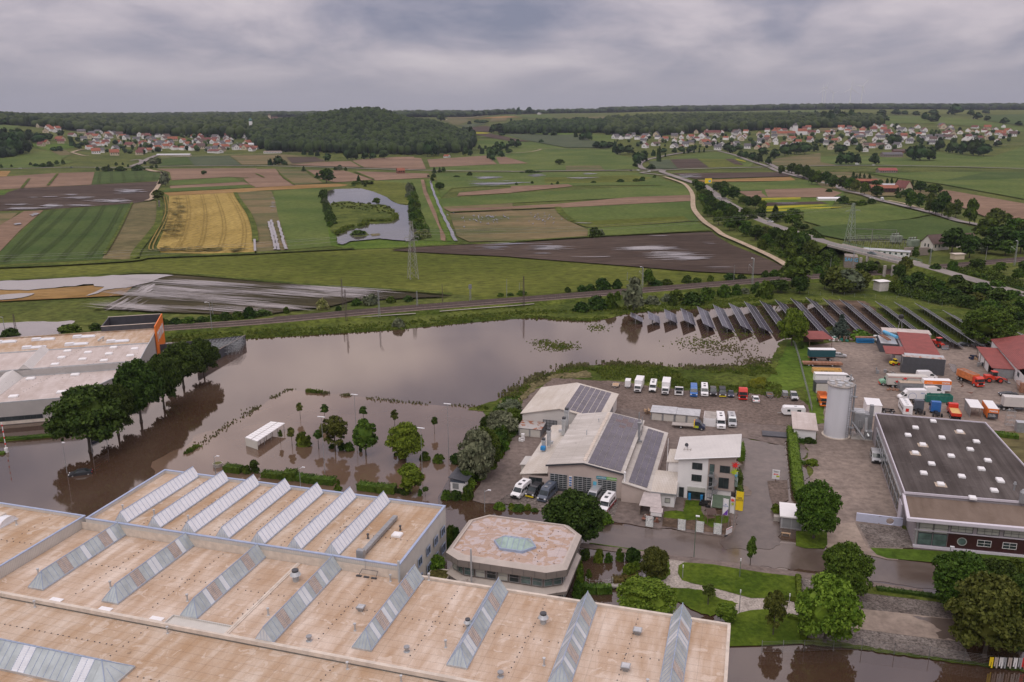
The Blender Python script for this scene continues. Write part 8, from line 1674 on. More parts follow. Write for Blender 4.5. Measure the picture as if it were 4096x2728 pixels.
def Ct(name,label,T,p,n,ext,mats,seed,cat='materials',h=1.,head=-16):
 x,y=Pp(T,p);t=Tg(name,label,cat,(x,y,.15),R(head));rd=random.Random(seed)
 for mt in mats:
  b=MB()
  for k in range(n//len(mats)):
   a,c=rd.uniform(-ext[0],ext[0]),rd.uniform(-ext[1],ext[1]);l,w_,hh=rd.uniform(.3,1.1),rd.uniform(.3,.7),rd.uniform(.25,1)*h;z0=rd.choice((0,0,h*.6));b.box(a-l/2,c-w_/2,z0,a+l/2,c+w_/2,z0+hh)
  b.bd('stack',mt,t)
Ct('pallet_stack','stack of pallets and barrels under the edge of the lean-to shed',ZD,(1690,130),14,(1.4,1.2),('wood_pale','navy'),1)
Ct('crate_stack','grey metal crates beside the lean-to shed',ZD,(1800,230),12,(2.2,1.),('greym','darkm'),2,h=1.3)
Ct('material_stack','white and grey building material stacked at the back fence of the yard',LD,(600,285),16,(2.2,1.4),('whitep','wood_grey'),3,h=1.2)
Ct('material_stack','brown frames and green box piled beneath the spruce',LD,(695,285),18,(3.2,1.2),('wood','wood_grey','green_box'),4,h=1.2)
Ct('material_stack','white wrapped goods right of the small delivery van',LD,(1070,290),10,(1.6,.7),('whitep',),5,h=1.1)
Ct('junk_pile','dark junk and a covered load by the grey containers',ZD,(500,330),16,(3.2,1.5),('wood_grey','greym'),6,h=1.1)
Ct('pallet_stack','pallets and wood left of the grey garages',ZB,(315,520),12,(1.,1.5),('wood','wood_pale'),7,h=1.1)
Ct('tank_stack','white plastic tanks beside the rusty roofed garage',LC,(250,700),6,(.6,.9),('whitep',),8,h=1.3)
Ct('garden_rubble','reddish rubble and planks under the patio roof',ZC,(160,1230),22,(1.6,1.2),('brick','wood_grey'),9,h=.6)
Ct('garden_clutter','black pots and bins at the foot of the spiral stair',ZC,(870,1020),9,(.9,1.3),('black',),10,h=.7)
x,y=P(*LD(890,305),0);t=Tg('steel_rack','blue steel rack with rusty beams in front of the round hedge','rack',(x,y,.15),R(-4));b=MB();[b.box(-3,-.8+k*.0,.2+k*.55,3,.8,.45+k*.55)for k in range(3)];b.bd('frame','net_blue',t);b=MB().box(-3.6,-.9,2.,3.2,-.2,2.3);b.box(-3.3,.2,2.,2.8,.8,2.25);b.bd('beams','rust',t)
x,y=P(*ZD(2150,1040),0);t=Tg('scaffold_tower','thin empty scaffold tower by the orange ended trailer','scaffold',(x,y,.15),R(-15));b=MB();[b.tube((u,v,0),(u,v,4.5),.04,4)for u in (-1,1)for v in (-.5,.5)];[b.tube((-1,v,z),(1,v,z),.04,4)for z in (.5,1.8,3.1,4.4)for v in (-.5,.5)];b.tube((-1,-.5,.5),(1,-.5,3.1),.03,4);b.bd('frame','galv',t);b=MB().box(-1,-.4,3.1,1,.4,3.16);b.bd('deck','wood_grey',t)
x,y=P(*ZD(2310,1110),0);t=Tg('metal_cabinet','grey metal cabinet at the right edge behind the dark roof','cabinet',(x,y,.15),R(-17));b=MB().box(-1.3,-1,0,1.5,1,2.6);b.bd('body','greym',t);b=MB().box(-1.35,-1.05,2.6,1.55,1.05,2.7);b.bd('lid','lightm',t)
# silo and filter unit
sx_,sy_=FA.w(133.7,107.2)[:2];t=Tg('silo','tall white round silo with caged ladder and eight roof lids','silo',(sx_,sy_,0),FA.a);b=MB().cyl(0,0,.3,13.7,3.,n=48);b.bd('shell','silo_white',t,smooth=False);b=MB().cyl(0,0,0,.35,3.45,n=40);b.bd('base_ring','palec',t);b=MB().cyl(0,0,13.7,14.,3.3,n=40);b.bd('roof','concrete',t)
for k in range(8):
 r_=0 if k==0 else 2.25;a=k*2*PI/7;b=MB().cyl(r_*cos(a),r_*sin(a),14.,14.3,.62 if k else .85,n=16);b.bd('roof_lid','lightm',t)
b=MB();
for a in (-.95,-.75): b.tube((3.5*cos(a),3.5*sin(a),.5),(3.5*cos(a),3.5*sin(a),14.6),.06,4)
for z in np.arange(1,14,.6): b.tube((3.5*cos(-.95),3.5*sin(-.95),z),(3.5*cos(-.75),3.5*sin(-.75),z),.04,4);b.tube((3.9*cos(-.85),3.9*sin(-.85),z),(3.5*cos(-.95),3.5*sin(-.95),z),.03,3)
b.bd('ladder','greym',t)
for z in (3.2,7.6,11.4):
 b=MB().add([(3.1*cos(q),3.1*sin(q),z)for q in (-.6,-.3)]+[(4.3*cos(q),4.3*sin(q),z)for q in (-.3,-.6)]+[(3.1*cos(q),3.1*sin(q),z-.15)for q in (-.6,-.3)]+[(4.3*cos(q),4.3*sin(q),z-.15)for q in (-.3,-.6)],[(0,3,2,1),(4,5,6,7),(0,4,7,3),(3,7,6,2)]);b.bd('platform','greym',t)
b=MB().tube((3.4*cos(-.2),3.4*sin(-.2),1),(3.4*cos(-.2),3.4*sin(-.2),14.2),.22,8);b.tube((3.4*cos(-.2),3.4*sin(-.2),4.5),(6.5,-3.5,1),.22,6);b.cyl(2.4,2.,13.9,16.,.16,n=6);b.bd('pipe','greym',t)
b=MB();[b.tube((3.25*cos(a),3.25*sin(a),14),(3.25*cos(a),3.25*sin(a),15),.03,3)for a in np.linspace(0,2*PI,15)];[b.tube((3.25*cos(a),3.25*sin(a),15),(3.25*cos(a+.45),3.25*sin(a+.45),15),.03,3)for a in np.linspace(0,2*PI,15)];b.bd('guard_rail','lightm',t)
t=Fr0(FA,'filter_unit','grey dust filter unit with bent pipe between silo and dark roofed factory','filter unit');b=MB().box(137.6,106.6,3.,140.,110.4,6.6);b.loft([[(137.6,106.6,3.),(140.,106.6,3.),(140,110.4,3.),(137.6,110.4,3)],[(138.6,107.6,1.),(139.2,107.6,1.),(139.2,108.6,1),(138.6,108.6,1)]]);b.box(140.,107,4.,141.2,110,6.4);b.bd('housing','greym',t);b=MB();[b.box(137.6,106.7+k*1.25,6.6,140.05,107.7+k*1.25,6.9)for k in range(3)];b.bd('roof_box','lightm',t);b=MB().box(140.4,105.6,0,142.1,107.6,2.4);b.box(141.2,107.8,0,142.1,109,8.6);b.bd('fan_housing','greym',t);b=MB().tube((140.6,106.4,2.2),(140.4,106.8,5.6),.42,10);b.tube((140.6,106.4,2.4),(141.3,105.4,1.2),.36,10);b.bd('bent_pipe','lightm',t);b=MB();[b.box(u,v,0,u+.12,v+.12,3.)for u in (137.6,139.9)for v in (106.6,110.3)];b.box(138.6,106.4,0,138.7,106.5,5);b.box(139.1,106.4,0,139.2,106.5,5);[b.box(138.6,106.4,z,139.2,106.45,z+.06)for z in np.arange(.4,5,.4)];b.bd('support_frame','lightm',t);b=MB().box(137.2,105.2,.16,142.2,110.8,.3);b.bd('slab','concrete',t)
t=Fr0(FA,'flat_roofed_shed','white shed with pale sheet roof between the fence and the silo','shed');w=MB().box(123.2,101.9,0,128.5,113.5,2.9);w.bd('wall','whitep',t);w=MB().slab((122.8,101.4,3.),(128.9,101.4,3.),(128.9,113.9,3.2),(122.8,113.9,3.2),.14);w.bd('roof','roof_grey_pink',t)
Fg=Fr(P(*ZB(345,605),0),-15.8)
t=Fr0(Fg,'garage_row','row of low garages with cream doors and grey corrugated roofs','garages');w=MB().box(0,0,0,6.4,4.6,2.3);w.box(6.45,.2,0,12.6,4.6,2.2);w.bd('wall','greym',t)
for k in range(4): u0=.15+k*3.13;b=MB().box(u0+.15,-.06 if k<2 else .14,.1,u0+2.75,-.02 if k<2 else .18,2.05);b.bd('garage_door','cream_clad',t)
w=MB().slab((-.2,-.4,2.45),(6.6,-.4,2.45),(6.6,4.9,2.6),(-.2,4.9,2.6),.1);w.slab((6.65,-.1,2.35),(12.8,-.1,2.35),(12.8,4.9,2.5),(6.65,4.9,2.5),.1);w.bd('roof','lightm',t)
Fg2=Fr(P(*ZB(1050,690),0),-15.8);t=Fr0(Fg2,'single_garage','single white garage with grey roof right of the garage row','garage');w=MB().box(0,0,0,3.3,5.6,2.4);w.bd('wall','whitep',t);w=MB().box(.1,.1,2.4,3.2,5.5,2.44);w.bd('roof','concrete',t);w=MB().box(.3,-.05,.1,3.,-.01,2.1);w.bd('garage_door','whitem',t)
Fg3=Fr(P(*LC(205,650),0),-15.8);t=Fr0(Fg3,'double_garage','double garage with rust patched sheet roof left of the workshop yard','garage');w=MB().box(.3,0,0,6.2,4.6,2.2);w.bd('wall','greym',t);w=MB().slab((0,-.2,2.3),(6.4,-.2,2.3),(6.4,4.9,2.5),(0,4.9,2.5),.1);w.bd('roof','rust_sheet',t)
for k in (0,1): b=MB().box(.6+k*2.9,-.05,.1,3.1+k*2.9,-.01,2.);b.bd('garage_door','cream_clad',t)
t=Fr0(FA,'transformer_hut','small white hut with black sloping roof and grey vent door in the flood','hut');w=MB().add([(50,50,0),(53.4,50,0),(53.4,55.2,0),(50,55.2,0),(50,50,3.),(53.4,50,2.6),(53.4,55.2,2.6),(50,55.2,3.)],[(0,1,5,4),(1,2,6,5),(2,3,7,6),(3,0,4,7)]);w.bd('wall','whitep',t);w=MB().slab((49.6,49.6,3.25),(53.9,49.6,2.75),(53.9,55.7,2.75),(49.6,55.7,3.25),.14);w.bd('roof','anthracite',t);w=MB().box(49.98,49.93,2.1,53.4,49.98,2.75);w.bd('grey_band','slate_van',t);w=MB().box(50.5,49.93,.6,51.9,49.98,1.9);w.bd('vent_door','greym',t)
t=Fr0(FA,'electricity_hut','white flat roofed electricity hut with grey double doors standing in shallow water','hut');w=MB().box(119.2,51.8,0,123.2,57.5,2.5);w.bd('wall','lightm',t);w=MB().box(118.9,51.4,2.5,123.5,57.9,2.75);w.bd('roof','whitep',t)
for k in (0,1): b=MB().box(119.5+k*1.75,51.72,.3,121.1+k*1.75,51.78,2.3);b.bd('door','greym',t)
b=MB().box(117.9,54.2,0,119.1,55.2,1.1);b.bd('side_box','concrete',t)
t=Fr0(FA,'bench','small wooden bench beside the electricity hut in the water','bench');b=MB().box(119.3,48.6,.45,121.,49.,.55);b.bd('seat','wood_pale',t);b=MB().box(119.4,48.6,0,119.5,49,.45);b.bd('leg','wood_pale',t);b=MB().box(120.8,48.6,0,120.9,49,.45);b.bd('leg','wood_pale',t)
t=Fr0(FA,'free_standing_wall','free standing pale wall with a round hole beside the cobbled parking strip','wall');
u0,v0=133.9,58.6;b=MB();L_=8.6;H_=1.9;cx_,cz_,rr=6.3,.95,.72
fr_=[(cx_+rr*cos(q),cz_+rr*sin(q))for q in np.linspace(0,2*PI,25)[:-1]];out=[]
for x_,z_ in fr_:
 dx,dz=x_-cx_,z_-cz_;s=min((L_-cx_)/abs(dx)if dx>0 else 1e9,(cx_-4.2)/abs(dx)if dx<0 else 1e9,(H_-cz_)/abs(dz)if abs(dz)>1e-6 else 1e9);out.append((cx_+dx*s,cz_+dz*s))
for yy,fl_ in ((0,False),(.35,True)):
 vs=[(u0+x_,v0+yy-.0*x_,z_)for x_,z_ in fr_+out];f=[(i,(i+1)%24,24+(i+1)%24,24+i)for i in range(24)];b.add(vs,[q if fl_ else q[::-1]for q in f])
b.add([(u0+x_,v0+y_,z_)for y_ in (0,.35)for x_,z_ in fr_],[(i,24+i,24+(i+1)%24,(i+1)%24)for i in range(24)]);b.box(u0,v0,0,u0+4.2,v0+.35,H_);b.box(u0+4.2,v0,H_-.01,u0+L_,v0+.35,H_+.0);b.box(u0+4.2,v0+.001,-.02,u0+L_,v0+.349,.0);b.bd('wall_slab','lilac_box',t)
q=[P(*LB(0,605),2.1),P(*LB(65,612),2.1),P(*LB(322,443),2.1),P(*LB(192,428),2.1)]
c0=P(*LB(-45,672),0);q=[P(*LB(*p),2.2)for p in ((-45,575),(65,612),(322,443),(192,428))]
t=Tg('bicycle_shelter','long shelter with white ribbed roof standing in the flooded car park','shelter',(q[0][0],q[0][1],0));ql=[(x-q[0][0],y-q[0][1])for x,y in q]
w=MB().prism(ql,2.1,2.25);w.bd('roof','whitem',t)
mid0=((ql[0][0]+ql[1][0])/2,(ql[0][1]+ql[1][1])/2);mid1=((ql[2][0]+ql[3][0])/2,(ql[2][1]+ql[3][1])/2);w=MB().tube((*mid0,2.28),(*mid1,2.28),.06,4)
for k in range(11):
 a=k/10;pa=[ql[0][i]+(ql[3][i]-ql[0][i])*a for i in (0,1)];pb=[ql[1][i]+(ql[2][i]-ql[1][i])*a for i in (0,1)];w.tube((*pa,2.27),(*pb,2.27),.03,3)
w.bd('roof_seam','concrete',t);w=MB()
for k in range(5):
 a=.02+k*.24;
 for s in (.06,.94): pa=[(ql[0][i]+(ql[3][i]-ql[0][i])*a)*(1-s)+(ql[1][i]+(ql[2][i]-ql[1][i])*a)*s for i in (0,1)];w.cyl(pa[0],pa[1],0,2.1,.07,n=6)
w.bd('post','pole_grey',t);w=MB().prism([ql[0],ql[1],(ql[1][0]+.05,ql[1][1]+.12),(ql[0][0]+.05,ql[0][1]+.12)],0,2.1);w.bd('end_wall','cream_clad',t)
M('alu',(.45,.46,.48),rough=.4,metal=.5)
YS=tile(2480,1160,1.3196)
rows=[((57,118),(60,142)),((146,112),(150,150)),((233,100),(238,148)),((320,95),(334,160)),((406,86),(447,178)),((490,76),(552,190)),((573,68),(650,190)),((655,60),(740,198)),((737,55),(838,190)),((817,50),(965,225)),((898,42),(1052,222)),((980,38),(1150,195)),((1068,42),(1235,215))]
S_=[(YS,a,YS,b)for a,b in rows]+[(L4,(655,1280),LD,(1060,235)),(L4,(822,1295),LD,(1160,165)),(L4,(985,1298),LD,(1400,200)),(L4,(1160,1305),LD,(1670,292)),(L4,(1350,1315),LD,(1840,295)),(L4,(1605,1380),LD,(1990,230)),(LD,(2220,165),LD,(2420,270)),(LD,(1960,250),LD,(2080,330)),(LD,(2160,240),LD,(2260,310))]
for i,(T1,a,T2,b)in enumerate(S_):
 A=Vc(P(*T1(*a),3.));B=Vc(P(*T2(*b),3.));an=R(-97.5);Ln=max(5,(B-A).length);n_=max(2,round(Ln/1.05))
 t=Tg('solar_table','solar panel table in the solar field, '+ordn(i)+' counted along the field','solar panels',(A.x,A.y,0),an,'solar panel rows');later(t,A.x,A.y,0,('dark solar panel row standing in the flood, {n} from the left' if i<8 else 'dark solar panel row on the soil and grass slope, {n} from the left'),'sol')
 b_=MB();[b_.slab((k*Ln/n_+.02,.03+j*2.3,3.0-j*1.05),((k+1)*Ln/n_-.02,.03+j*2.3,3.0-j*1.05),((k+1)*Ln/n_-.02,2.26+j*2.3,2.0-j*1.05),(k*Ln/n_+.02,2.26+j*2.3,2.0-j*1.05),-.05)for k in range(n_)for j in (0,1)];b_.bd('module_surface','pv_cell',t)
 b_=MB();[b_.slab((0,y0,z0),(Ln,y0,z0),(Ln,y0+.1,z0-.05),(0,y0+.1,z0-.05),-.14)for y0,z0 in ((-.05,2.98),(2.24,1.95),(4.56,.92))];b_.bd('edge_rail','alu',t)
 b_=MB();[(b_.cyl(x,1.9,0,1.8,.06,n=5),b_.tube((x,1.9,1.2),(x,.4,2.6),.04,4))for x in np.arange(.7,Ln,3.2)];b_.bd('support','galv',t)
def Ma(T,p,top,kind,label,z=.9):
 x,y=P(*T(*p),z);h=HT(x,y,T(0,top)[1],0)-z;t=Tg('catenary_mast' if 'l' in kind or 'a' in kind else 'pole',label,'mast',(x,y,z),R(20));b=MB();m_='brown_steel' if 'b' in kind else 'galv'
 if 'l' in kind:
  w_=.34;[b.tube((a*w_,c*w_,-.3),(a*.16,c*.16,h),.06,4)for a in (-1,1)for c in (-1,1)];k=0;zz_=.3
  while zz_<h-.6: q=w_+(.16-w_)*zz_/h;b.tube((-q,-q,zz_),(q,-q,zz_+.6),.04,3);b.tube((q,q,zz_),(-q,q,zz_+.6),.04,3);b.tube((q,-q,zz_+.3),(q,q,zz_+.8),.04,3);zz_+=.65
 else: b.cyl(0,0,-.3,h,.14,.09,6)
 b.bd('mast',m_,t)
 if 'a' in kind: b=MB();s=1 if '-' not in kind else -1;b.tube((0,0,h*.62),(0,s*3.4,h*.74),.06,4);b.tube((0,0,h*.8),(0,s*3.4,h*.74),.04,4);b.tube((0,s*3.4,h*.74),(0,s*3.4,h*.5),.05,4);b.bd('bracket_arm',m_,t)
 if 'p' in kind: b=MB();[b.tube((dx,0,h-.2),(dx,5.4*-1,h+.5),.07,4)for dx in (-.3,.3)];[b.tube((-.3,-k*1.3,h-.1+k*.15),(.3,-k*1.3-.6,h+k*.15),.04,3)for k in range(4)];b.bd('portal_arm',m_,t)
 if 'f' in kind: b=MB().tube((0,0,h-.1),(-1.,-.3,h+.25),.06,4);b.box(-1.7,-.5,h+.15,-.8,-.1,h+.35);b.bd('lamp_head','lamp_head',t)
 if 's' in kind: b=MB().box(-.7,-.1,h-2,.7,.1,h);b.bd('signal_screen','greym',t)
for q in [(L2,(800,1368),1095,'bl','tall brown lattice mast behind the track, left of the silver portal'),(L2,(832,1468),1190,'bla-','brown lattice mast in front of the track, left of the silver portal'),(L2,(1135,1440),1200,'lp','silver lattice mast with slanted portal arm by the railway'),(L2,(1483,1348),1205,'l','slim signal mast right of the silver portal'),(L2,(1716,1300),1140,'b','thin brown pole behind the railway near the middle'),(L2,(1972,1290),1145,'ls','mast with square signal screen by the railway'),(L2,(2307,1255),1095,'x','thin grey pole behind the railway, left of the tall brown mast'),(L3,(107,1340),1070,'bla','tall brown lattice mast reflected in the middle of the flood'),(L3,(68,1185),1130,'x','short grey pole behind the brown lattice mast'),(L3,(1198,1165),985,'laf','silver mast with white lamp behind the willow'),(L3,(1060,1100),1030,'x','thin pole seen above the willow'),(L3,(2208,1150),905,'laf','silver mast with lamp at the end of the ploughed field'),(L3,(2040,1100),965,'x','thin pole at the tip of the ploughed field'),(L1,(1950,1560),1310,'xf','lamp mast in front of the track right of the orange sign'),(L1,(1963,1450),1305,'x','thin pole behind the track right of the orange sign'),(LA,(52,235),65,'xf','lamp mast at the left edge behind the warehouse'),(LA,(150,220),40,'bl','brown lattice mast at the left edge behind the warehouse'),(L4,(778,1000),838,'la','silver lattice mast below the concrete bridge'),(L4,(572,1010),900,'x','thin pole left of the concrete bridge'),(L4,(1485,965),815,'l','silver lattice mast beside the ball shaped tree at the substation'),(L4,(2265,970),745,'laf','silver mast with lamp before the right grove'),(L4,(2000,922),795,'x','thin pole left of the mast with lamp before the right grove')]: Ma(*q)
def pylon(label,T,p,top,arms,mat,w0=2.6):
 x,y=P(*T(*p),ZT);h=HT(x,y,T(0,top)[1],0)-ZT;t=Tg('power_pylon',label,'pylon',(x,y,ZT),R(25));b=MB();th=1.7 if w0>2.2 else 1;
 [b.tube((a*w0,c*w0,0),(a*.45,c*.45,h),.13*th,4)for a in (-1,1)for c in (-1,1)];z=0
 while z<h-1.5:
  q=w0+(.45-w0)*z/h;st=q*1.6+.6;q2=w0+(.45-w0)*min(1,(z+st)/h)
  for s in (-1,1): b.tube((-q,s*q,z),(q2,s*q2,z+st),.07*th,3);b.tube((q,s*q,z),(-q2,s*q2,z+st),.07*th,3);b.tube((s*q,-q,z),(s*q2,q2,z+st),.07*th,3)
  z+=st
 b.bd('tower',mat,t)
 for f_,l in arms: b=MB();z=h*f_;[(b.tube((0,0,z+1.3),(s*l,0,z),.1,4),b.tube((0,.4,z),(s*l,0,z),.1,4),b.tube((0,-.4,z),(s*l,0,z),.1,4),b.tube((s*l,0,z),(s*l,0,z-1.2),.09,4))for s in (-1,1)];b.bd('cross_arm',mat,t)
 return x,y,h
pylon('slender lattice power pylon standing in the meadow by the pond',L2,(1445,1092),560,[(.72,3.6),(.66,3)],'lattice',2.2);pylon('green grey lattice power pylon beside the substation',L4,(752,752),395,[(.8,6.5)],'lattice_green',2.3)
wm=MB()
for dz,dx in ((24,-3),(24,3),(22,0)):
 for a,b_ in (((-330,330),(-49,413)),((-49,413),(216,532))):
  p0=None
  for k in range(13):
   s=k/12;q=(a[0]+(b_[0]-a[0])*s,a[1]+(b_[1]-a[1])*s+dx,dz-16*s*(1-s));
   if p0: wm.tube(p0,q,.035,3)
   p0=q
tag(wm.bd('power_lines','wire'),'thin high voltage wires strung past the two lattice pylons','power line')
def Lp(name,label,T,p,top,kind='one',mat='pole_grey',z=.03):
 x,y=P(*T(*p),z);h=HT(x,y,T(0,top)[1],0)-z;t=Tg(name,label,'street lamp',(x,y,z),R(-16));b=MB().cyl(0,0,0,h,.085,.05,6);b.bd('pole',mat,t);b=MB()
 if kind=='two': b.box(-.9,-.15,h-.05,.9,.15,h+.08)
 elif kind=='post': b.cyl(0,0,h,h+.5,.1,n=8)
 elif kind=='arm': b.tube((0,0,h-.4),(.9,0,h),.05,4);b.box(.7,-.15,h-.05,1.4,.15,h+.1)
 else: b.box(-.1,-.18,h-.04,.6,.18,h+.12)
 b.bd('lamp_head','lamp_head',t)
for q in [('street_lamp','tall twin lamp pole in the flood, left one of three',LB,(690,905),385,'two'),('street_lamp','tall twin lamp pole, middle one at the back of the flooded car park',LB,(985,655),180,'two'),('street_lamp','tall twin lamp pole near the white and black hut',LB,(1828,760),265,'two'),('street_lamp','twin lamp pole behind the bright tree in the flooded car park',LB,(1585,900),488,'two'),('street_lamp','curved lamp above the hedge behind the skylight hall',LB,(466,1030),845,'arm'),('street_lamp','curved lamp by the yard entrance near the octagonal office',LB,(2160,1260),1055,'arm'),('street_lamp','thin lamp pole in front of the advertising board',LA,(618,1500),1220,'one'),('street_lamp','curved lamp beside the concrete planter in the flood',LA,(1985,1510),1340,'arm'),('street_lamp','greenish street lamp before the white office garden',KC,(1830,412),38,'one','pole_green'),('street_lamp','short street lamp before the wine red facade',KD,(1662,455),320,'one','pole_green'),('path_light','white capped path light left on the long lawn',KC,(1725,612),510,'post'),('path_light','white capped path light at the path junction',KC,(2245,925),740,'post'),('path_light','path light by the bridge over the pond',KC,(1370,650),605,'post'),('path_light','path light beside the small hedge corner',KD,(195,840),775,'post'),('lamp_column','dark column with white top on a stone base on the long lawn',KC,(2250,600),450,'post','pole_green')]: Lp(*q)
u_=P(*LA(62,1310),0);t=Tg('barrier_post','red and white tall post with white foot at the left edge','post',(u_[0],u_[1],0),0);b=MB();hh=HT(u_[0],u_[1],LA(0,1035)[1]);b.cyl(0,0,1,hh,.12,.1,8);b.bd('pole','whitem',t);b=MB().cyl(0,0,0,1.2,.45,.4,10);b.bd('foot','whitep',t);b=MB();[b.cyl(0,0,2+k*1.6,2.5+k*1.6,.13,n=8)for k in range(4)];b.bd('red_band','skin_red',t)
a,b2=P(*LA(855,1320),0),P(*LA(940,1290),0);t=Tg('advertising_board','framed dark advertising board with orange lines in front of the flooded trees','sign',(a[0],a[1],0),R(-38)+PI/2+R(20));L_=4.6;b=MB().box(0,-.06,2.2,L_,.06,6.6);b.bd('board','navy',t);b=MB();[b.tube((x_,0,.0),(x_,0,6.9),.09,4)for x_ in (-.15,L_+.15)];[b.tube((-.3,0,z_),(L_+.3,0,z_),.08,4)for z_ in (2.1,6.7,6.95,1.85)];b.bd('frame','lightm',t)
for k,(x_,z_)in enumerate([(.3,5.9),(.3,4.6),(.3,3.5),(2.6,5.9),(2.6,4.8),(2.6,3.7)]): Tx(t,'roma' if k==0 else 'LOGISTIK',(x_+.7,-.1,z_),0,.42,'whitem' if k==0 else 'orange');b=MB().box(x_,-.08,z_-.5,x_+1.5,-.065,z_-.38);b.bd('text_line','lightm',t)
u_=P(*LA(2005,1440),0);t=Tg('concrete_planter','round concrete planter with plants standing in the flood','planter',(u_[0],u_[1],0),0);b=MB().cyl(0,0,0,.9,1.,1.15,14);b.bd('bowl','concrete',t);b=MB().cyl(0,0,.9,1.05,1.,.5,10);b.bd('plants','reed',t)
def flag(label,T,p,top,w_,hh,mat,words,wm_,z=.2):
 x,y=P(*T(*p),z);h=HT(x,y,T(0,top)[1],0)-z;t=Tg('banner_flag',label,'flag',(x,y,z),R(-16));b=MB().cyl(0,0,0,h,.06,n=6);b.bd('pole','galv',t);b=MB();n=5;b.add([(w_*i/n,.12*sin(i*1.3),zz_)for zz_ in (h-hh,h-.1)for i in range(n+1)],[(i,i+1,n+2+i,n+1+i)for i in range(n)]);b.bd('cloth',mat,t);Tx(t,words,(w_/2,-.16,h-hh*.4),0,w_*.3,wm_)
 return t,h
t,h=flag('white banner with blue letters and violet corner, left of the garden flags',ZC,(1105,1372),925,1.1,3.6,'whitem','Ihr\nService','blue_paint');b=MB().add([(.1,-.17,h-3.5),(1.,-.17,h-3.5),(1.05,-.17,h-2.2)],[(0,1,2)]);b.bd('violet_corner','purple',t)
t,h=flag('white banner with red and green splash, middle of the garden flags',ZC,(1205,1312),905,1.1,3.6,'whitem','Lack','sky_blue');splash(t,.5,h-.7,-.2,.5,'skin_red',4);splash(t,.5,h-1.5,-.2,.45,'lime',9)
flag('yellow banner with dark letters at the corner of the garden',ZC,(1275,1340),825,1.5,4.2,'yellow','HIER\nGEHTS','darkm')
x,y=P(*ZC(1795,690),.2);t=Tg('company_sign','small white roadside sign with dark word and red arrow','sign',(x,y,.2),R(-16));b=MB().box(0,-.05,.5,1.6,.05,2.7);b.bd('board','whitem',t);Tx(t,'Gierl',(.8,-.08,2.3),0,.5,'black');b=MB().box(.5,-.08,1.6,1.3,-.055,1.75);b.add([(.2,-.08,1.68),(.55,-.08,1.45),(.55,-.08,1.9)],[(0,1,2)]);b.bd('arrow','skin_red',t);b=MB().box(.9,-.08,1.,1.55,-.06,1.4);b.bd('colour_patch','lime',t);b=MB().cyl(.8,0,0,.5,.1,n=6);b.bd('post','wood',t)
x,y=P(*ZC(1170,1445),.1);t=Tg('barrier_board','white barrier board with red marks at the kerb corner','barrier',(x,y,.1),R(40));b=MB().box(0,-.03,.2,1.9,.03,1.5);b.bd('board','whitem',t);b=MB();[b.box(.1+k*.35,-.06,1.25,.28+k*.35,-.04,1.4)for k in range(5)];b.bd('red_marks','skin_red',t);b=MB().box(-.4,-.2,0,.4,.2,.12);b.bd('foot','black',t)
MFN='wire mesh fence panel'
def Fe(label,T,pts,h,post=2.5,mat='galv',rails=6,z=.15,name='mesh_fence',diag=0):
 l=[P(*T(*p),z)for p in pts];o=l[0];t=Tg(name,label,'fence',(o[0],o[1],z),0);b=MB();c=MB()
 for a,d in zip(l,l[1:]):
  Ln=math.hypot(d[0]-a[0],d[1]-a[1]);n=max(1,int(Ln/post));ax,ay,dx,dy=a[0]-o[0],a[1]-o[1],d[0]-o[0],d[1]-o[1]
  for k in range(n+1): s=k/n;c.cyl(ax+(dx-ax)*s,ay+(dy-ay)*s,-.2,h+.05,.045,n=4)
  for k in range(rails): zz_=h*(k+.5)/rails;b.tube((ax,ay,zz_),(dx,dy,zz_),.014,3)
 c.bd('post',mat,t);b.bd('mesh',mat,t);return t
Fe('long double rod mesh fence between lawns, cobbles and the flood below',KD,[(-60,1290),(330,1282),(600,1268),(860,1270),(1160,1310),(1480,1345),(1800,1390),(2100,1430),(2600,1480)],2.,2.6,rails=8)
for k,(u,v)in enumerate([(93.3,44.8),(99.6,45.1),(103.1,45.2),(106.5,45.3)]):
 x,y,_=FA.w(u,v);t=Tg('fence_panel','upright grey mesh panel at the garden kerb, '+ordn(k)+' from the left','fence panel',(x,y,.15),FA.a,'mesh panels at the garden kerb');b=MB();[b.tube((0,0,z_),(1.5,0,z_),.035,4)for z_ in np.arange(.1,2.4,.17)];b.bd('mesh','galv',t);b=MB();[b.tube((x_,0,0),(x_,0,2.4),.05,4)for x_ in (0,1.5)];b.bd('frame','galv',t)
Fe('grey board fence running down between meadow and scrap yard',LD,[(225,270),(280,440),(330,640),(370,790),(403,935)],1.7,2.5,'greym',14,name='board_fence');Fe('mesh fence along the back of the solar field',L4,[(370,1240),(700,1255),(1180,1290),(1200,1260),(1290,1265),(1350,1310),(1600,1350)],1.8,4,rails=3);Fe('mesh fence between scrap yard and solar rows',LD,[(300,225),(560,250),(980,262),(1110,290)],1.6,3,rails=3);Fe('white curved railing of the pond bridge, far side',KC,[(835,640),(870,660),(955,662),(1045,655),(1083,645)],.95,1.6,'whitem',2,name='bridge_railing',z=.6);Fe('white railing of the pond bridge, near side',KC,[(1030,705),(1075,712),(1160,702),(1215,690)],.95,1.6,'whitem',2,name='bridge_railing',z=.6)
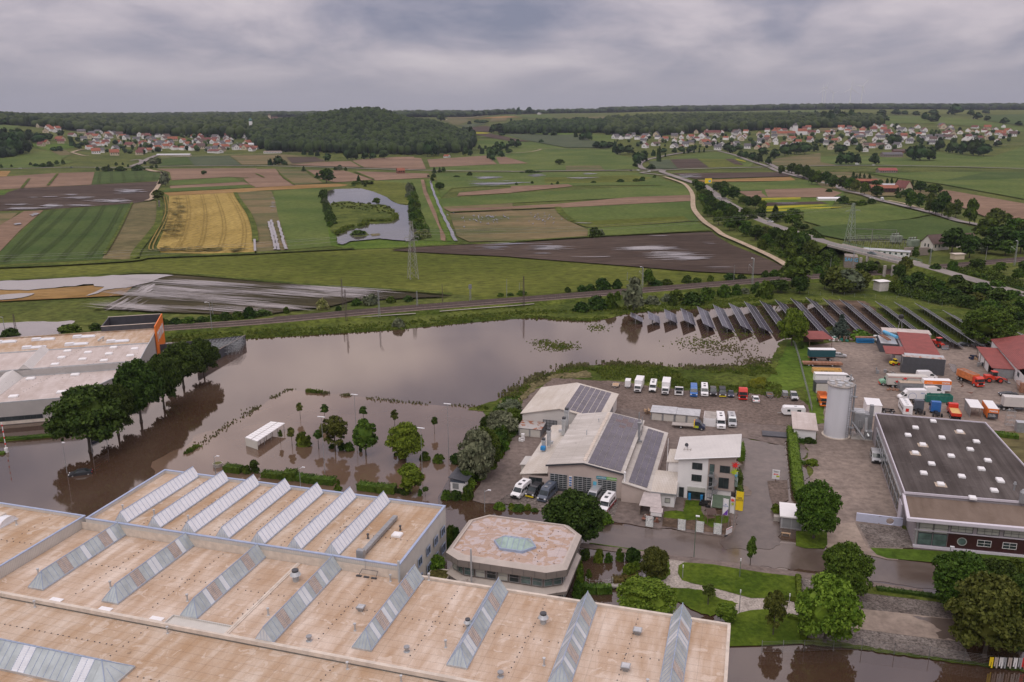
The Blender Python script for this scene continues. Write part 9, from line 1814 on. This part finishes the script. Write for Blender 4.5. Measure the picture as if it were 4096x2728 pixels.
x,y=P(*ZC(950,1250),.2);t=Tg('play_tower','brown wooden play tower with gable roof and swing frame','play tower',(x,y,.2),R(10));b=MB();[b.tube((u,v,0),(u,v,2.2),.07,4)for u in (-.8,.8)for v in (-.7,.7)];b.box(-.8,-.7,1.1,.8,.7,1.2);[b.tube((2.6+u,v,0),(2.6,0,2.3),.06,4)for u,v in ((-.2,.8),(.2,-.8))];b.tube((.8,0,2.2),(2.6,0,2.3),.06,4);b.bd('frame','wood',t);b=MB().slab((-1,-.95,2.1),(1,-.95,2.1),(1,0,2.9),(-1,0,2.9),.06);b.slab((-1,0,2.9),(1,0,2.9),(1,.95,2.1),(-1,.95,2.1),.06);b.bd('roof','brown_roof',t)
t=Tg('panel_stack','dark panels leaning on the ground left of the long clipped hedge','panels',(*P(*LD(80,1150),.2),.2),R(-14));b=MB().box(-3.6,-1.7,0,3.6,1.7,.3);b.bd('panels','anthracite',t)
b=MB();D_=[P(*KC(*p),.3)for p in ((1010,700),(1215,700),(1215,668),(1010,672))];b.prism(D_,.35,.6);tag(b.bd('footbridge','concrete'),'small curved footbridge over the garden pond','bridge')
for k,(x_,m_)in enumerate([(2045,'yellow'),(2090,'louvre'),(2135,'whitep'),(2165,'lightm'),(2215,'louvre'),(2265,'whitep'),(2310,'lightm'),(2345,'skin_red')]):
 x,y=P(*KD(x_,1440+(x_-2045)*.03),.2);t=Tg('hanging_cloth','long garment hanging over the mesh fence, '+ordn(k)+' from the left','clothing',(x,y,.2),R(-10));b=MB();[b.box(q,-.12,z0,q+.2,-.06,2.)for q,z0 in ((-.3,.5),(.0,.2),(-.15,1.2))];b.bd('cloth',m_,t)
dk=[(L3,(1850,310),.2),(L3,(2000,400),2),(L3,(2220,520),4.5),(L3,(2360,580),6),(L4,(250,662),7),(L4,(430,718),7),(L4,(560,762),7),(L4,(940,852),7),(L4,(1240,925),7),(L4,(1500,990),6.6),(L4,(1800,1075),6),(L4,(2150,1175),5),(L4,(2500,1280),4.5),(L4,(2900,1400),4)]
D3=Sm([(*P(*T(*p),z),z)for T,p,z in dk],5);i0=next(i for i,p in enumerate(D3)if proj(*p)[0]>L4(560,0)[0]);i1=next(i for i,p in enumerate(D3)if proj(*p)[0]>L4(1330,0)[0])
def band(mb,pts,offz):
 n=len(pts);cols=[]
 for d,dz,base in offz: o2=offs([p[:2]for p in pts],d);cols.append([(x,y,(p[2]+dz)if base is None else base)for (x,y),p in zip(o2,pts)])
 mb.add([v for c in cols for v in c],[(j*n+i,j*n+i+1,(j+1)*n+i+1,(j+1)*n+i)for j in range(len(cols)-1)for i in range(n-1)])
for s0,s1 in ((0,i0+1),(i1,len(D3))):
 b=MB();seg=D3[s0:s1];band(b,seg,[(-15,0,.12),(-5,-.05,None),(5,-.05,None),(15,0,.12)]);Su('road_embankment',b,'bank');b=MB();band(b,seg,[(-3.9,.03,None),(3.9,.03,None)]);Su('road',b,'asphalt_far')
seg=D3[i0:i1+1];t=Tg('road_bridge','concrete road bridge over the railway with green railings and graffiti on its abutment','bridge',(0,0,0));b=MB();band(b,seg,[(-5.3,-.9,None),(-5.3,.25,None),(-4.4,.25,None),(-4.4,.03,None),(4.4,.03,None),(4.4,.25,None),(5.3,.25,None),(5.3,-.9,None),(-5.3,-.9,None)]);b.bd('deck','concrete',t);b=MB();band(b,seg,[(-3.9,.05,None),(3.9,.05,None)]);b.bd('carriageway','asphalt_far',t)
for s in (-4.9,4.9):
 o2=offs([p[:2]for p in seg],s);b=MB();[(b.cyl(x,y,p[2]+.2,p[2]+1.35,.07,n=4),b.tube((x,y,p[2]+1.3),(x2,y2,q[2]+1.3),.06,4),b.tube((x,y,p[2]+.8),(x2,y2,q[2]+.8),.04,4))for (x,y),(x2,y2),p,q in zip(o2,o2[1:],seg,seg[1:])];b.bd('railing','rail_green',t)
for T,p in ((L4,(1065,1078)),(L4,(1140,1074)),(L4,(845,1000)),(L4,(905,985))): x,y=P(*T(*p),.3);b=MB().cyl(x,y,0,6.2,.75,n=12);b.bd('pier','concrete',t)
x0,y0=P(*L4(700,990),0);x1,y1=P(*L4(820,1000),0);b=MB().prism([(x0,y0),(x1,y1),(x1+3,y1+9),(x0+3,y0+9)],0,6.1);b.bd('abutment','wood_grey',t);Tx(t,'SAHG',((x0+x1)/2,(y0+y1)/2-.15,4.4),math.atan2(y1-y0,x1-x0),2.6,'sky_blue',bold=.05)
for lb,p,hd,cl in (('dark car driving over the concrete bridge',(955,866),-14,'grey_truck'),('white car on the road left of the bridge',(20,572),-20,'silver')): x,y=P(*L4(*p),7.1);car(lb,None,(x,y),hd-40,col=cl,z=7.1,name='moving_car')
for lb,T,p,hd,cl in (('silver car behind the trees on the sloping road',L3,(1900,358),-50,'silver'),('white car at the roundabout, left one',L3,(1163,97),0,'whitem'),('white car at the roundabout, right one',L3,(1260,107),170,'whitem'),('dark car at the roundabout',L3,(1097,101),0,'dark_car'),('pale car on the left country road',L1,(185,80),0,'silver'),('blue grey car on the left country road',L1,(658,70),0,'slate_van'),('white car on the right country road',L4,(972,50),0,'whitem'),('white car parked by the avenue',L4,(960,357),-30,'whitem')): x,y=P(*T(*p),ZR);car(lb,None,(x,y),hd,col=cl,z=ZR,name='distant_car')
van('white van driving on the right country road',L4,(820,50),0,6,2,2.5,'whitem',front_px=False,z=ZR);van('white van parked by the avenue before the farmhouse',L4,(1048,380),-100,5.5,2,2.4,'whitem',front_px=False,z=ZR)
x,y=P(*L3(1805,222),ZT);t=Tg('road_sign','large yellow direction sign near the roundabout road','sign',(x,y,ZT),R(5));b=MB().box(-4,-.1,1,4,.1,6.5);b.bd('board','yellow',t);b=MB().box(.2,-.13,2.2,2.8,-.11,4.4);b.bd('blue_field','sky_blue',t);b=MB();[b.box(u,-.05,0,u+.15,.05,1)for u in (-3,3)];b.bd('post','galv',t)
def Hs(name,label,cat,T,p,hd,L_,W_,he,hr,wall,roof,z=None,group=None,tmpl=None,key=None,wins=True):
 if z is None: x,y,z=PT(*T(*p))
 else: x,y=P(*T(*p),z)
 t=Tg(name,label,cat,(x,y,z),R(hd),group);b=MB();l,w_=L_/2,W_/2;b.add([(-l,-w_,-2),(l,-w_,-2),(l,w_,-2),(-l,w_,-2),(-l,-w_,he),(l,-w_,he),(l,w_,he),(-l,w_,he),(-l,0,hr),(l,0,hr)],[(0,1,5,4),(2,3,7,6),(1,2,6,9,5),(3,0,4,8,7)])
 if wins:
  for k in range(int(L_//3)):
   for s in (-1,1): x_=-l+1.5+k*3;b.add([(x_,s*(w_+.02),he*.35),(x_+1.1,s*(w_+.02),he*.35),(x_+1.1,s*(w_+.02),he*.8),(x_,s*(w_+.02),he*.8)],[(0,1,2,3)],1)
  for s in (-1,1):
   for y_ in (-1.7,.7): b.add([(s*(l+.02),y_,he*.4),(s*(l+.02),y_+1,he*.4),(s*(l+.02),y_+1,he*.85),(s*(l+.02),y_,he*.85)],[(0,1,2,3)],1)
 b.bd('wall',[wall,'glassd'],t);b=MB();o=.5;sl=(hr-he)/w_;b.slab((-l-o,-w_-o,he-o*sl+.2),(l+o,-w_-o,he-o*sl+.2),(l+o,0,hr+.2),(-l-o,0,hr+.2),.2);b.slab((-l-o,0,hr+.2),(l+o,0,hr+.2),(l+o,w_+o,he-o*sl+.2),(-l-o,w_+o,he-o*sl+.2),.2);b.bd('roof',roof,t);return t
M('timber_wall',(.60,.57,.52),rough=.9,var=.1);M('slate_roof',(.10,.095,.10),rough=.7,var=.15);M('orange_roof',(.26,.085,.045),rough=.8,var=.15,scale=.3);M('wine_roof',(.15,.05,.042),rough=.8,var=.15,scale=.3);M('cream_wall',(.56,.48,.35),rough=.9,var=.05)
Hs('signal_house','white half timbered house with brown roof beside the right grove','house',L4,(1530,815),22,13,9,4,8.5,'timber_wall','brown_roof',.3);Hs('house','brown roofed house half hidden in the right grove','house',L4,(1790,790),22,14,9,3.5,7.5,'timber_wall','brown_roof',.3);Hs('utility_building','small yellowish flat hut beside the railway at the right','hut',L4,(1740,905),10,6,4,2.6,2.7,'cream_wall','palec',.3,wins=False);Hs('switch_hut','white small utility hut above the solar field','hut',L4,(1035,1195),15,5,4.2,4.2,4.3,'timber_wall','whitep',.3,wins=False)
Hs('control_building','long low white building beside the substation behind the bridge','building',L4,(1090,870),-28,24,7,2.6,3,'whitep','lightm',.3)
Hs('farmhouse','cream gabled farmhouse with red roof by the avenue','house',L4,(1240,290),-60,13,12,4.5,11,'cream_wall','wine_roof',ZT);Hs('farm_barn','long barn with bright red roof by the avenue','barn',L4,(1060,290),-10,26,14,4,6.5,'wine_wall','orange_roof',ZT);Hs('farm_barn','barn with pale sheet roof behind the red roofed barn','barn',L4,(1140,262),-10,20,9,4,5,'palec','lightm',ZT);Hs('farm_barn','red roofed barn between the dark spruces','barn',L4,(900,215),-10,22,10,3,5,'wine_wall','orange_roof',ZT);Hs('field_barn','single barn with pink roof in the right fields','barn',L4,(1090,115),0,24,12,3,6,'wood_grey','red_roof',ZT);Hs('field_barn','small field barn with orange roof beside the country road','barn',L2,(1330,118),25,10,8,3.5,6.5,'brick','orange_roof',ZT);Hs('field_shed','small white house with orange roof among the central trees','house',F3,(425,720),-30,10,8,3,5.5,'whitep','orange_roof');Hs('greenhouse_tunnel','white polytunnel beside the rape field','polytunnel',L4,(575,368),0,24,6,1.6,2.6,'whitep','whitem',ZT,wins=False)
for k,(a,b_)in enumerate([(1175,760),(1330,800)]):
 x,y=P(*L4(a,b_),.3);t=Tg('transformer','large grey transformer with insulators in the substation, '+('left' if k==0 else 'right')+' one','transformer',(x,y,.3),R(15));b=MB().box(-3,-2,.5,3,2,4.5);[b.box(u,-2.4,1,u+.25,-2,4)for u in np.arange(-2.8,2.8,.6)];b.xcyl(-2.5,2.5,1,5.3,.6,8);b.bd('tank','lattice_green',t);b=MB();[b.cyl(u,0,4.5,6.6,.18,n=6)for u in (-2,0,2)];b.bd('insulator','brown_roof',t)
for k,(a,b_)in enumerate([(1290,880),(1430,880)]): box_at('transformer_wall','brown concrete blast wall block in the substation, '+('left' if k==0 else 'right')+' one','wall',L4,(a,b_),15,(6,1.2,4.5),'wood_grey',z=.3,part='slab')
t=Tg('switchgear','rows of insulator posts and steel gantries of the substation','substation',(*P(*L4(980,790),.3),.3),R(-15));b=MB();c=MB();rd=random.Random(5)
for i in range(9):
 for j in range(4): u,v=i*4-16,j*8-12;b.tube((u,v,0),(u,v,2.6),.09,4);MB().cyl(u,v,2.6,4.4,.2,n=6).bd('insulator','darkm',t)
for j in range(4): b.tube((-16,j*8-12,4.6),(17,j*8-12,4.6),.09,4);b.tube((-16,j*8-12,4.6),(14,j*8-6,7),.06,3)
for u in (-14,0,14): b.tube((u,14,0),(u,14,8.5),.18,4);b.tube((-14,14,8.3),(14,14,8.3),.18,4)
b.bd('gantry','lattice',t)
rd=random.Random(21);PAL=[('orange','orange_roof'),('dark red','wine_roof'),('grey','slate_roof'),('brown','brown_roof')];WAL=[('white','whitep'),('white','whitep'),('cream','cream_wall')]
HP={}
for ri,(rn,rm)in enumerate(PAL):
 for wn,wm_ in (WAL[0],WAL[2]):
  for si,(a,b_,c,d)in enumerate(((12,9.5,4.6,8.8),(16,10,3.6,7.4))): HP[(ri,wn,si)]=(a,b_,c,d,wm_,rm)
PR={};placed=[]
def village(T,poly,n,side,mind=19):
 xs=[p[0]for p in poly];ys=[p[1]for p in poly];k=c=0
 while c<n and k<n*60:
  k+=1;x=rd.uniform(min(xs),max(xs));y=rd.uniform(min(ys),max(ys))
  if not pip(x,y,poly): continue
  X,Y,Z=PT(*T(x,y))
  if any((X-a)**2+((Y-b_)*.8)**2<mind**2 for a,b_ in placed): continue
  placed.append((X,Y));c+=1;ri=rd.choices((0,1,2,3),(4,3,4,2))[0];w_=rd.choice(WAL)[0];si=rd.choice((0,0,1));key=(ri,w_,si);hd=rd.choice((-20,-16,70,65,75,30,-60))+rd.uniform(-8,8)
  row='front' if y>max(ys)-.3*(max(ys)-min(ys))else ('middle' if y>max(ys)-.62*(max(ys)-min(ys))else 'back')
  if key in PR: t=dup(PR[key],(X,Y,Z),R(hd),group='houses of the '+side+' village')
  else: A=HP[key];t=Hs('house',None,'house',lambda a,b:(a,b),T(x,y),hd,*A[:4],A[4],A[5],None,'houses of the '+side+' village');PR[key]=t
  s_=rd.uniform(.95,1.3);t.scale=(s_,s_,s_)
  later(t,X,Y,Z,f"{w_} {'long ' if si else ''}house, {PAL[ri][0]} roof, {row} rows of the {side} village, {{n}} from the left",'v'+side)
village(F1,[(820,400),(1060,370),(1380,420),(1500,400),(1720,450),(2100,430),(2380,430),(2380,640),(1900,640),(1740,680),(1620,690),(1300,700),(1050,700),(980,600),(830,480)],78,'left');village(F1,[(240,400),(300,350),(700,350),(700,400),(620,440),(400,440)],9,'left');village(F1,[(380,600),(740,620),(700,500),(600,520)],4,'left',30);village(F2,[(0,420),(240,420),(600,440),(580,560),(720,620),(600,650),(0,650)],28,'left')
village(F4,[(0,650),(260,610),(520,640),(900,620),(950,600),(1450,630),(1640,650),(1900,640),(2355,610),(2355,800),(1900,830),(1640,870),(1240,860),(560,850),(280,850),(0,760)],86,'right',18);village(F5,[(60,640),(330,610),(720,580),(930,580),(1500,600),(1850,600),(2150,640),(2330,670),(2310,750),(1900,770),(1450,780),(1250,800),(1150,820),(940,820),(700,880),(540,880),(0,860)],86,'right',18)
village(F3,[(1400,190),(1620,190),(1640,215),(1400,225)],7,'far',26)
vh=MB()
for T,y0,y1,n in ((F4,610,800,45),(F5,590,780,60),(F1,400,640,30)):
 for k in range(n):
  X,Y,Z=PT(*T(rd.uniform(60 if T!=F1 else 900,2300),rd.uniform(y0,y1)))
  if any((X-p)**2+(Y-q)**2<170 for p,q in placed): continue
  placed.append((X,Y));a=rd.choice((.9,1.2,-.4));l,w_,h,r=6,4.5,4.5,8.2;rot=lambda x,y,z:(X+x*cos(a)-y*sin(a),Y+x*sin(a)+y*cos(a),Z+z);q=[rot(*v)for v in ((-l,-w_,-2),(l,-w_,-2),(l,w_,-2),(-l,w_,-2),(-l,-w_,h),(l,-w_,h),(l,w_,h),(-l,w_,h),(-l,0,r),(l,0,r))]
  vh.add(q,[(0,1,5,4),(2,3,7,6),(1,2,6,9,5),(3,0,4,8,7)]);vh.add(q,[(4,5,9,8),(6,7,8,9)],rd.choice((1,2,3)))
tag(vh.bd('village_houses',['whitep','orange_roof','wine_roof','slate_roof']),'smaller houses filling the rear rows of the villages','houses',kind='stuff')
def tower(name,label,T,p,w_,h,roof,kind,wall='whitep',nave=None,nr='orange_roof'):
 X,Y,Z=PT(*T(*p));t=Tg(name,label,'church' if 'church' in name else 'castle',(X,Y,Z),R(12));b=MB().box(-w_/2,-w_/2,-1,w_/2,w_/2,h);b.bd('tower',wall,t);b=MB()
 if kind=='onion': b.loft([[(r*cos(q),r*sin(q),h+z)for q in np.linspace(0,2*PI,13)[:-1]]for r,z in ((w_*.5,0),(w_*.42,1.5),(w_*.62,3.2),(w_*.5,5),(w_*.2,6.5),(w_*.1,8),(.1,10))])
 else: b.loft([[(-w_*.6,-w_*.6,h),(w_*.6,-w_*.6,h),(w_*.6,w_*.6,h),(-w_*.6,w_*.6,h)],[(-.2,-.2,h+w_*.7),(.2,-.2,h+w_*.7),(.2,.2,h+w_*.7),(-.2,.2,h+w_*.7)]])
 b.bd('spire',roof,t)
 if nave: l,w2,he,hr=nave;b=MB().box(w_/2,-w2/2,-2,w_/2+l,w2/2,he);b.bd('nave_wall',wall,t);b=MB().slab((w_/2,-w2/2-.5,he),(w_/2+l+.5,-w2/2-.5,he),(w_/2+l+.5,0,hr),(w_/2,0,hr),.3);b.slab((w_/2,0,hr),(w_/2+l+.5,0,hr),(w_/2+l+.5,w2/2+.5,he),(w_/2,w2/2+.5,he),.3);b.bd('nave_roof',nr,t)
tower('church','white church with green onion dome at the right end of the left village',F2,(535,450),7.5,30,'frame_green','onion',nave=(22,13,12,19),nr='slate_roof');tower('church','white church with square tower and red nave in the right village',F4,(2065,690),8.5,22,'slate_roof','tent',nave=(24,12,9,15));tower('castle','yellowish castle with tower and steep roofs among the wooded hill',F2,(745,330),8,26,'brown_roof','tent','cream_wall',(22,14,14,22),'brown_roof')
for T,p,l,w_,lb,wl,rf,hd,hr in [(F2,(480,625),46,16,'long white commercial hall at the foot of the left village','whitep','orange_roof',0,7),(F2,(120,665),26,16,'hall with wine red roof beside the commercial halls','whitep','wine_roof',-20,7),(F2,(780,668),34,8,'long low building with dark gates right of the commercial halls','whitep','wood_grey',0,4.2),(F2,(470,590),38,16,'grey roofed commercial hall behind the white one','palec','lightm',0,7),(F2,(300,440),34,12,'large barn with long red roof near the onion dome church','cream_wall','wine_roof',0,12),(F2,(510,490),40,12,'cream building with several gables below the church','cream_wall','orange_roof',0,14),(F1,(2000,700),60,10,'long low grey hall beside the road in the left village','palec','lightm',3,4),(F4,(1000,740),24,16,'tall white apartment house with red roof in the right village','whitep','wine_roof',70,15),(F4,(1960,700),42,12,'long building with bright red roof left of the church tower','cream_wall','orange_roof',0,11),(F5,(620,830),42,16,'large farm hall with brown roof in the right village','palec','brown_roof',0,9),(F5,(830,940),34,16,'barn with dark grey roof at the front of the right village','wood_grey','slate_roof',0,8),(F5,(920,895),24,10,'brown timber barn beside the grey roofed barn','brick','brown_roof',0,7),(F5,(1420,620),15,14,'tall cream house with orange roof at the top of the right village','cream_wall','orange_roof',80,13),(F4,(1110,690),36,12,'large red roofed farm building in the middle of the right village','cream_wall','wine_roof',0,11)]: Hs('village_hall',lb,'building',T,p,hd,l,w_,hr*.55,hr,wl,rf)
gv=MB()
for T,poly,n in ((F1,[(780,380),(1500,380),(2380,430),(2380,650),(1800,680),(1000,690),(800,560)],120),(F2,[(0,420),(600,430),(720,620),(0,650)],40),(F4,[(0,650),(900,620),(2355,620),(2355,830),(1240,870),(280,850),(0,760)],120),(F5,[(60,640),(930,590),(2300,660),(2300,780),(1250,820),(700,890),(0,860)],120)):
 c=0
 while c<n:
  x=rd.uniform(0,2380);y=rd.uniform(370,890)
  if not pip(x,y,poly): continue
  X,Y,Z=PT(*T(x,y));h=rd.uniform(4,11);c+=1;V_,F_=ICO2;r=h*rd.uniform(.35,.6);q=rd.random()*9
  gv.add([(X+v[0]*r*k,Y+v[1]*r*k,Z+h*.5+v[2]*h*.5*k)for v in V_ for k in (1+.35*mnoise.noise(Vc(v*2.3)+Vc((q,0,0))),)],F_.tolist())
tag(gv.bd('village_trees','forest_leaf'),'garden trees and bushes between the village houses','trees',kind='stuff')
FR={F1:'around the left village',F2:'below the wooded hill',F3:'in the middle distance',F4:'before the right village',F5:'around the right village'}
def row(T,l): Tr(T,[('fb' if q[3]<62 else 'ft',*q)for q in l],'dark far tree or bush '+FR[T],z=None)  # narrow far trees are built from the bush template and named bush
row(F1,[(60,690,480,200),(180,690,450,200),(300,670,500,160),(60,600,390,160),(240,560,390,140),(340,540,400,150),(470,560,440,170),(560,520,440,120),(160,520,400,130),(870,400,350,90),(1000,400,330,80),(1240,400,330,110),(1400,400,310,150),(1530,440,350,110),(1650,450,380,90),(700,470,405,90),(900,620,560,80),(830,590,500,60),(690,650,590,70),(620,650,600,80),(60,345,270,130)])
row(F2,[(750,808,745,60),(850,810,700,130),(910,810,755,80),(1410,765,670,90),(1140,685,620,60),(1220,690,640,60),(1290,700,650,50),(1640,745,610,110),(1700,750,600,130),(1840,740,645,90),(1930,740,655,90),(2060,735,610,120),(600,545,450,70)])
row(F3,[(200,710,540,130),(270,700,530,110),(325,700,590,70),(390,690,590,80),(560,650,590,50),(635,700,585,70),(690,700,620,70),(795,620,580,36),(870,620,585,36),(830,680,620,60),(920,740,600,110),(980,700,580,110),(1060,640,540,90),(1000,600,535,70),(1110,640,570,44),(1170,605,505,90),(1240,605,510,90),(1140,670,620,80),(1050,715,645,90),(940,760,670,80),(1410,460,410,70),(1560,465,400,90),(1650,470,410,90),(1510,548,515,60),(1020,440,330,170),(960,440,340,110),(1060,468,435,90),(770,325,285,90),(850,328,290,110),(680,335,305,50),(360,300,215,110),(1165,310,275,30),(1135,220,155,80),(1195,220,160,60),(1250,225,155,60),(1370,220,140,100),(1910,490,410,60),(1990,520,430,110),(2050,525,410,90),(2140,610,535,110),(2220,615,530,120),(2300,610,540,100),(2345,660,550,60),(650,520,430,120),(690,500,380,60)])
row(F4,[(60,920,790,130),(150,910,810,140),(250,1040,890,120),(330,1000,870,120),(230,1060,1000,70),(440,930,870,50),(560,900,840,80),(680,900,840,70),(760,890,820,80),(860,890,820,90),(420,1090,1030,90),(500,1000,850,54),(1290,890,780,130),(1350,900,820,90),(1440,950,870,90),(1500,960,880,90),(1580,990,890,100),(1650,1010,900,110),(1760,1030,940,80),(1700,920,830,120),(1830,960,850,130),(1950,930,800,150),(2060,910,780,150),(2180,910,780,160),(2290,880,790,120),(1910,510,430,100),(2230,555,450,150),(2300,480,420,60),(1990,445,415,40),(2110,450,420,60),(580,940,900,24),(790,905,855,24),(845,900,850,24),(910,895,850,24),(965,890,845,24),(1020,885,845,24)])
row(F5,[(250,1030,890,140),(340,1030,890,150),(430,1030,910,110),(630,1030,900,130),(1070,980,820,170),(1160,985,810,180),(1270,985,820,160),(1380,875,720,120),(1530,900,750,160),(1650,915,760,170),(1770,930,740,180),(1890,935,790,160),(840,810,680,110),(900,810,690,100),(460,890,790,90),(400,800,720,90),(250,900,800,150),(180,600,500,90),(360,540,400,120),(250,560,420,130),(460,520,440,54),(700,515,420,120),(760,530,470,90),(200,460,370,80),(720,460,400,100),(880,460,395,120),(1110,470,415,90),(1210,525,430,90),(1320,540,450,150),(1310,460,400,110),(1560,460,340,180),(1740,470,395,90),(1820,510,430,110),(1930,530,470,70),(2130,560,490,110),(2290,580,530,90),(1910,450,390,90),(2050,820,750,100),(980,460,410,80),(40,560,420,150),(120,580,410,130)])
def forest(name,label,cols,sp,h,mat,seed,ymax=None):
 g=np.random.default_rng(seed);V=[];F=[];o=0;iv,jf=ICO2;base=[]
 for q in range(6): d=np.array([1+.33*mnoise.noise(Vc(v*2.2)+Vc((q*3,seed,0)))for v in iv]);base.append(iv*d[:,None])
 for (p0,a0,b0),(p1,a1,b1)in zip(cols,cols[1:]):
  ya=min(a0,a1);yb=max(b0,b1);y=ya
  while y<yb:
   x0,x1=(p0-2048)/CF*y,(p1-2048)/CF*y;x=x0
   while x<x1:
    X=x+g.uniform(-.5,.5)*sp;Y=y+g.uniform(-.5,.5)*sp;s=(x-x0)/max(1,x1-x0)
    if a0+(a1-a0)*s<=Y<=b0+(b1-b0)*s:
     hh=h*g.uniform(.7,1.2);r=sp*g.uniform(.5,.85);B=base[g.integers(6)];a=g.uniform(0,6.28);c_2,s_2=cos(a),sin(a)
     P_=np.stack([B[:,0]*c_2-B[:,1]*s_2,B[:,0]*s_2+B[:,1]*c_2,B[:,2]],1)*np.array([r,r,hh*.5])+np.array([X,Y,hgt(X,Y)+hh*.5]);V.append(P_);F.append(jf+o);o+=len(P_)
    x+=sp
   y+=sp
 me=npmesh(name,np.concatenate(V),np.concatenate(F),[mat]);ob=ON(name,me);LK(ob);tag(ob,label,'forest',kind='stuff')
forest('hill_forest','dense mixed forest covering the round hill left of the middle',[(1040,1840,2250),(1100,1700,2500),(1400,1640,2500),(1700,1620,2400),(1830,1690,2250),(1900,1780,2100)],9.5,19,'forest_leaf',1)
forest('ridge_forest','blue green forest on the ridge behind the left village',[(-300,2350,3500),(300,2180,3500),(700,2080,3400),(900,1990,3300),(1100,1960,3200)],16,24,'forest_leaf',2);forest('left_copse','dark copse on the slope at the left edge',[(-300,1440,1700),(60,1450,1640),(120,1480,1560)],9,17,'forest_leaf',3)
forest('middle_forest','forest strip in the middle between the villages',[(2020,2280,2500),(2100,2250,2640),(2300,2200,2640),(2430,2150,2500)],11,20,'forest_leaf',4);forest('right_forest','forest on the rise behind the right village',[(2430,2080,2700),(2640,2050,2800),(2800,2140,2900),(3150,2180,2900),(3420,2200,2600),(3480,2350,2500)],13,20,'forest_leaf',5)
forest('skyline_forest','far dark forest along the skyline',[(-400,4600,5300),(600,4300,5000),(1500,4600,5100),(1900,4800,5200)],32,26,'forest_leaf',6);forest('skyline_forest','far dark spruce forest along the right skyline',[(2400,4700,5600),(3100,4600,5500),(3700,4500,5400),(4400,4600,5500)],30,27,'forest_leaf',7);forest('skyline_forest','low far forest behind the middle fields',[(1560,3700,4100),(1800,3800,4200),(1960,4100,4400),(2150,4500,4700),(2420,4700,4900)],24,22,'forest_leaf',8)
for k,(p,top,bl,r0_)in enumerate([((3388,415),362,18,.35),((3298,415),348,14,1.25),((3300-12,415),340,12,.2),((3327,415),372,10,.9),((3396+48,415),345,30,.35)]): pass
for px_,hub,rl_,a0,lb in [(3288,361,24,1.57+.1,'leftmost'),(3299,349,26,1.2,'second from the left'),(3330,372,18,.3,'third from the left'),(3399,354,34,1.53,'second from the right'),(3444,345,36,.9,'rightmost')]:
 Y=5600 if rl_>30 else 7000;X=(px_-2048)/CF*(Y*cos(CP));Z=hgt(X,Y);h=HT(X,Y,hub,Z)-Z;t=Tg('wind_turbine','pale wind turbine on the skyline, '+lb,'wind turbine',(X,Y,Z));bl=rl_*Y/CF;b=MB().cyl(0,0,0,h,3.2,1.8,8);b.bd('tower','whitem',t);b=MB().box(-2,-3,h-2,2,4,h+2);b.bd('nacelle','whitem',t)
 for j in range(3): q=a0+j*2*PI/3;b=MB().tube((0,-4,h),(bl*cos(q),-4,h+bl*sin(q)),1.9,4,r2=.7);b.bd('blade','whitem',t)
m=bpy.data.materials.new('haze');m.use_nodes=True;nt=m.node_tree;nt.nodes.clear();o=nt.nodes.new('ShaderNodeOutputMaterial');v=nt.nodes.new('ShaderNodeVolumePrincipled');v.inputs['Color'].default_value=(.72,.80,.96,1);v.inputs['Density'].default_value=4.5e-5;v.inputs['Anisotropy'].default_value=.3;L(nt,v.outputs[0],o.inputs[1]);MATS['haze']=m
b=MB().box(-16000,-900,-1.5,16000,14000,330);tag(b.bd('haze','haze'),kind='stuff')
flush()
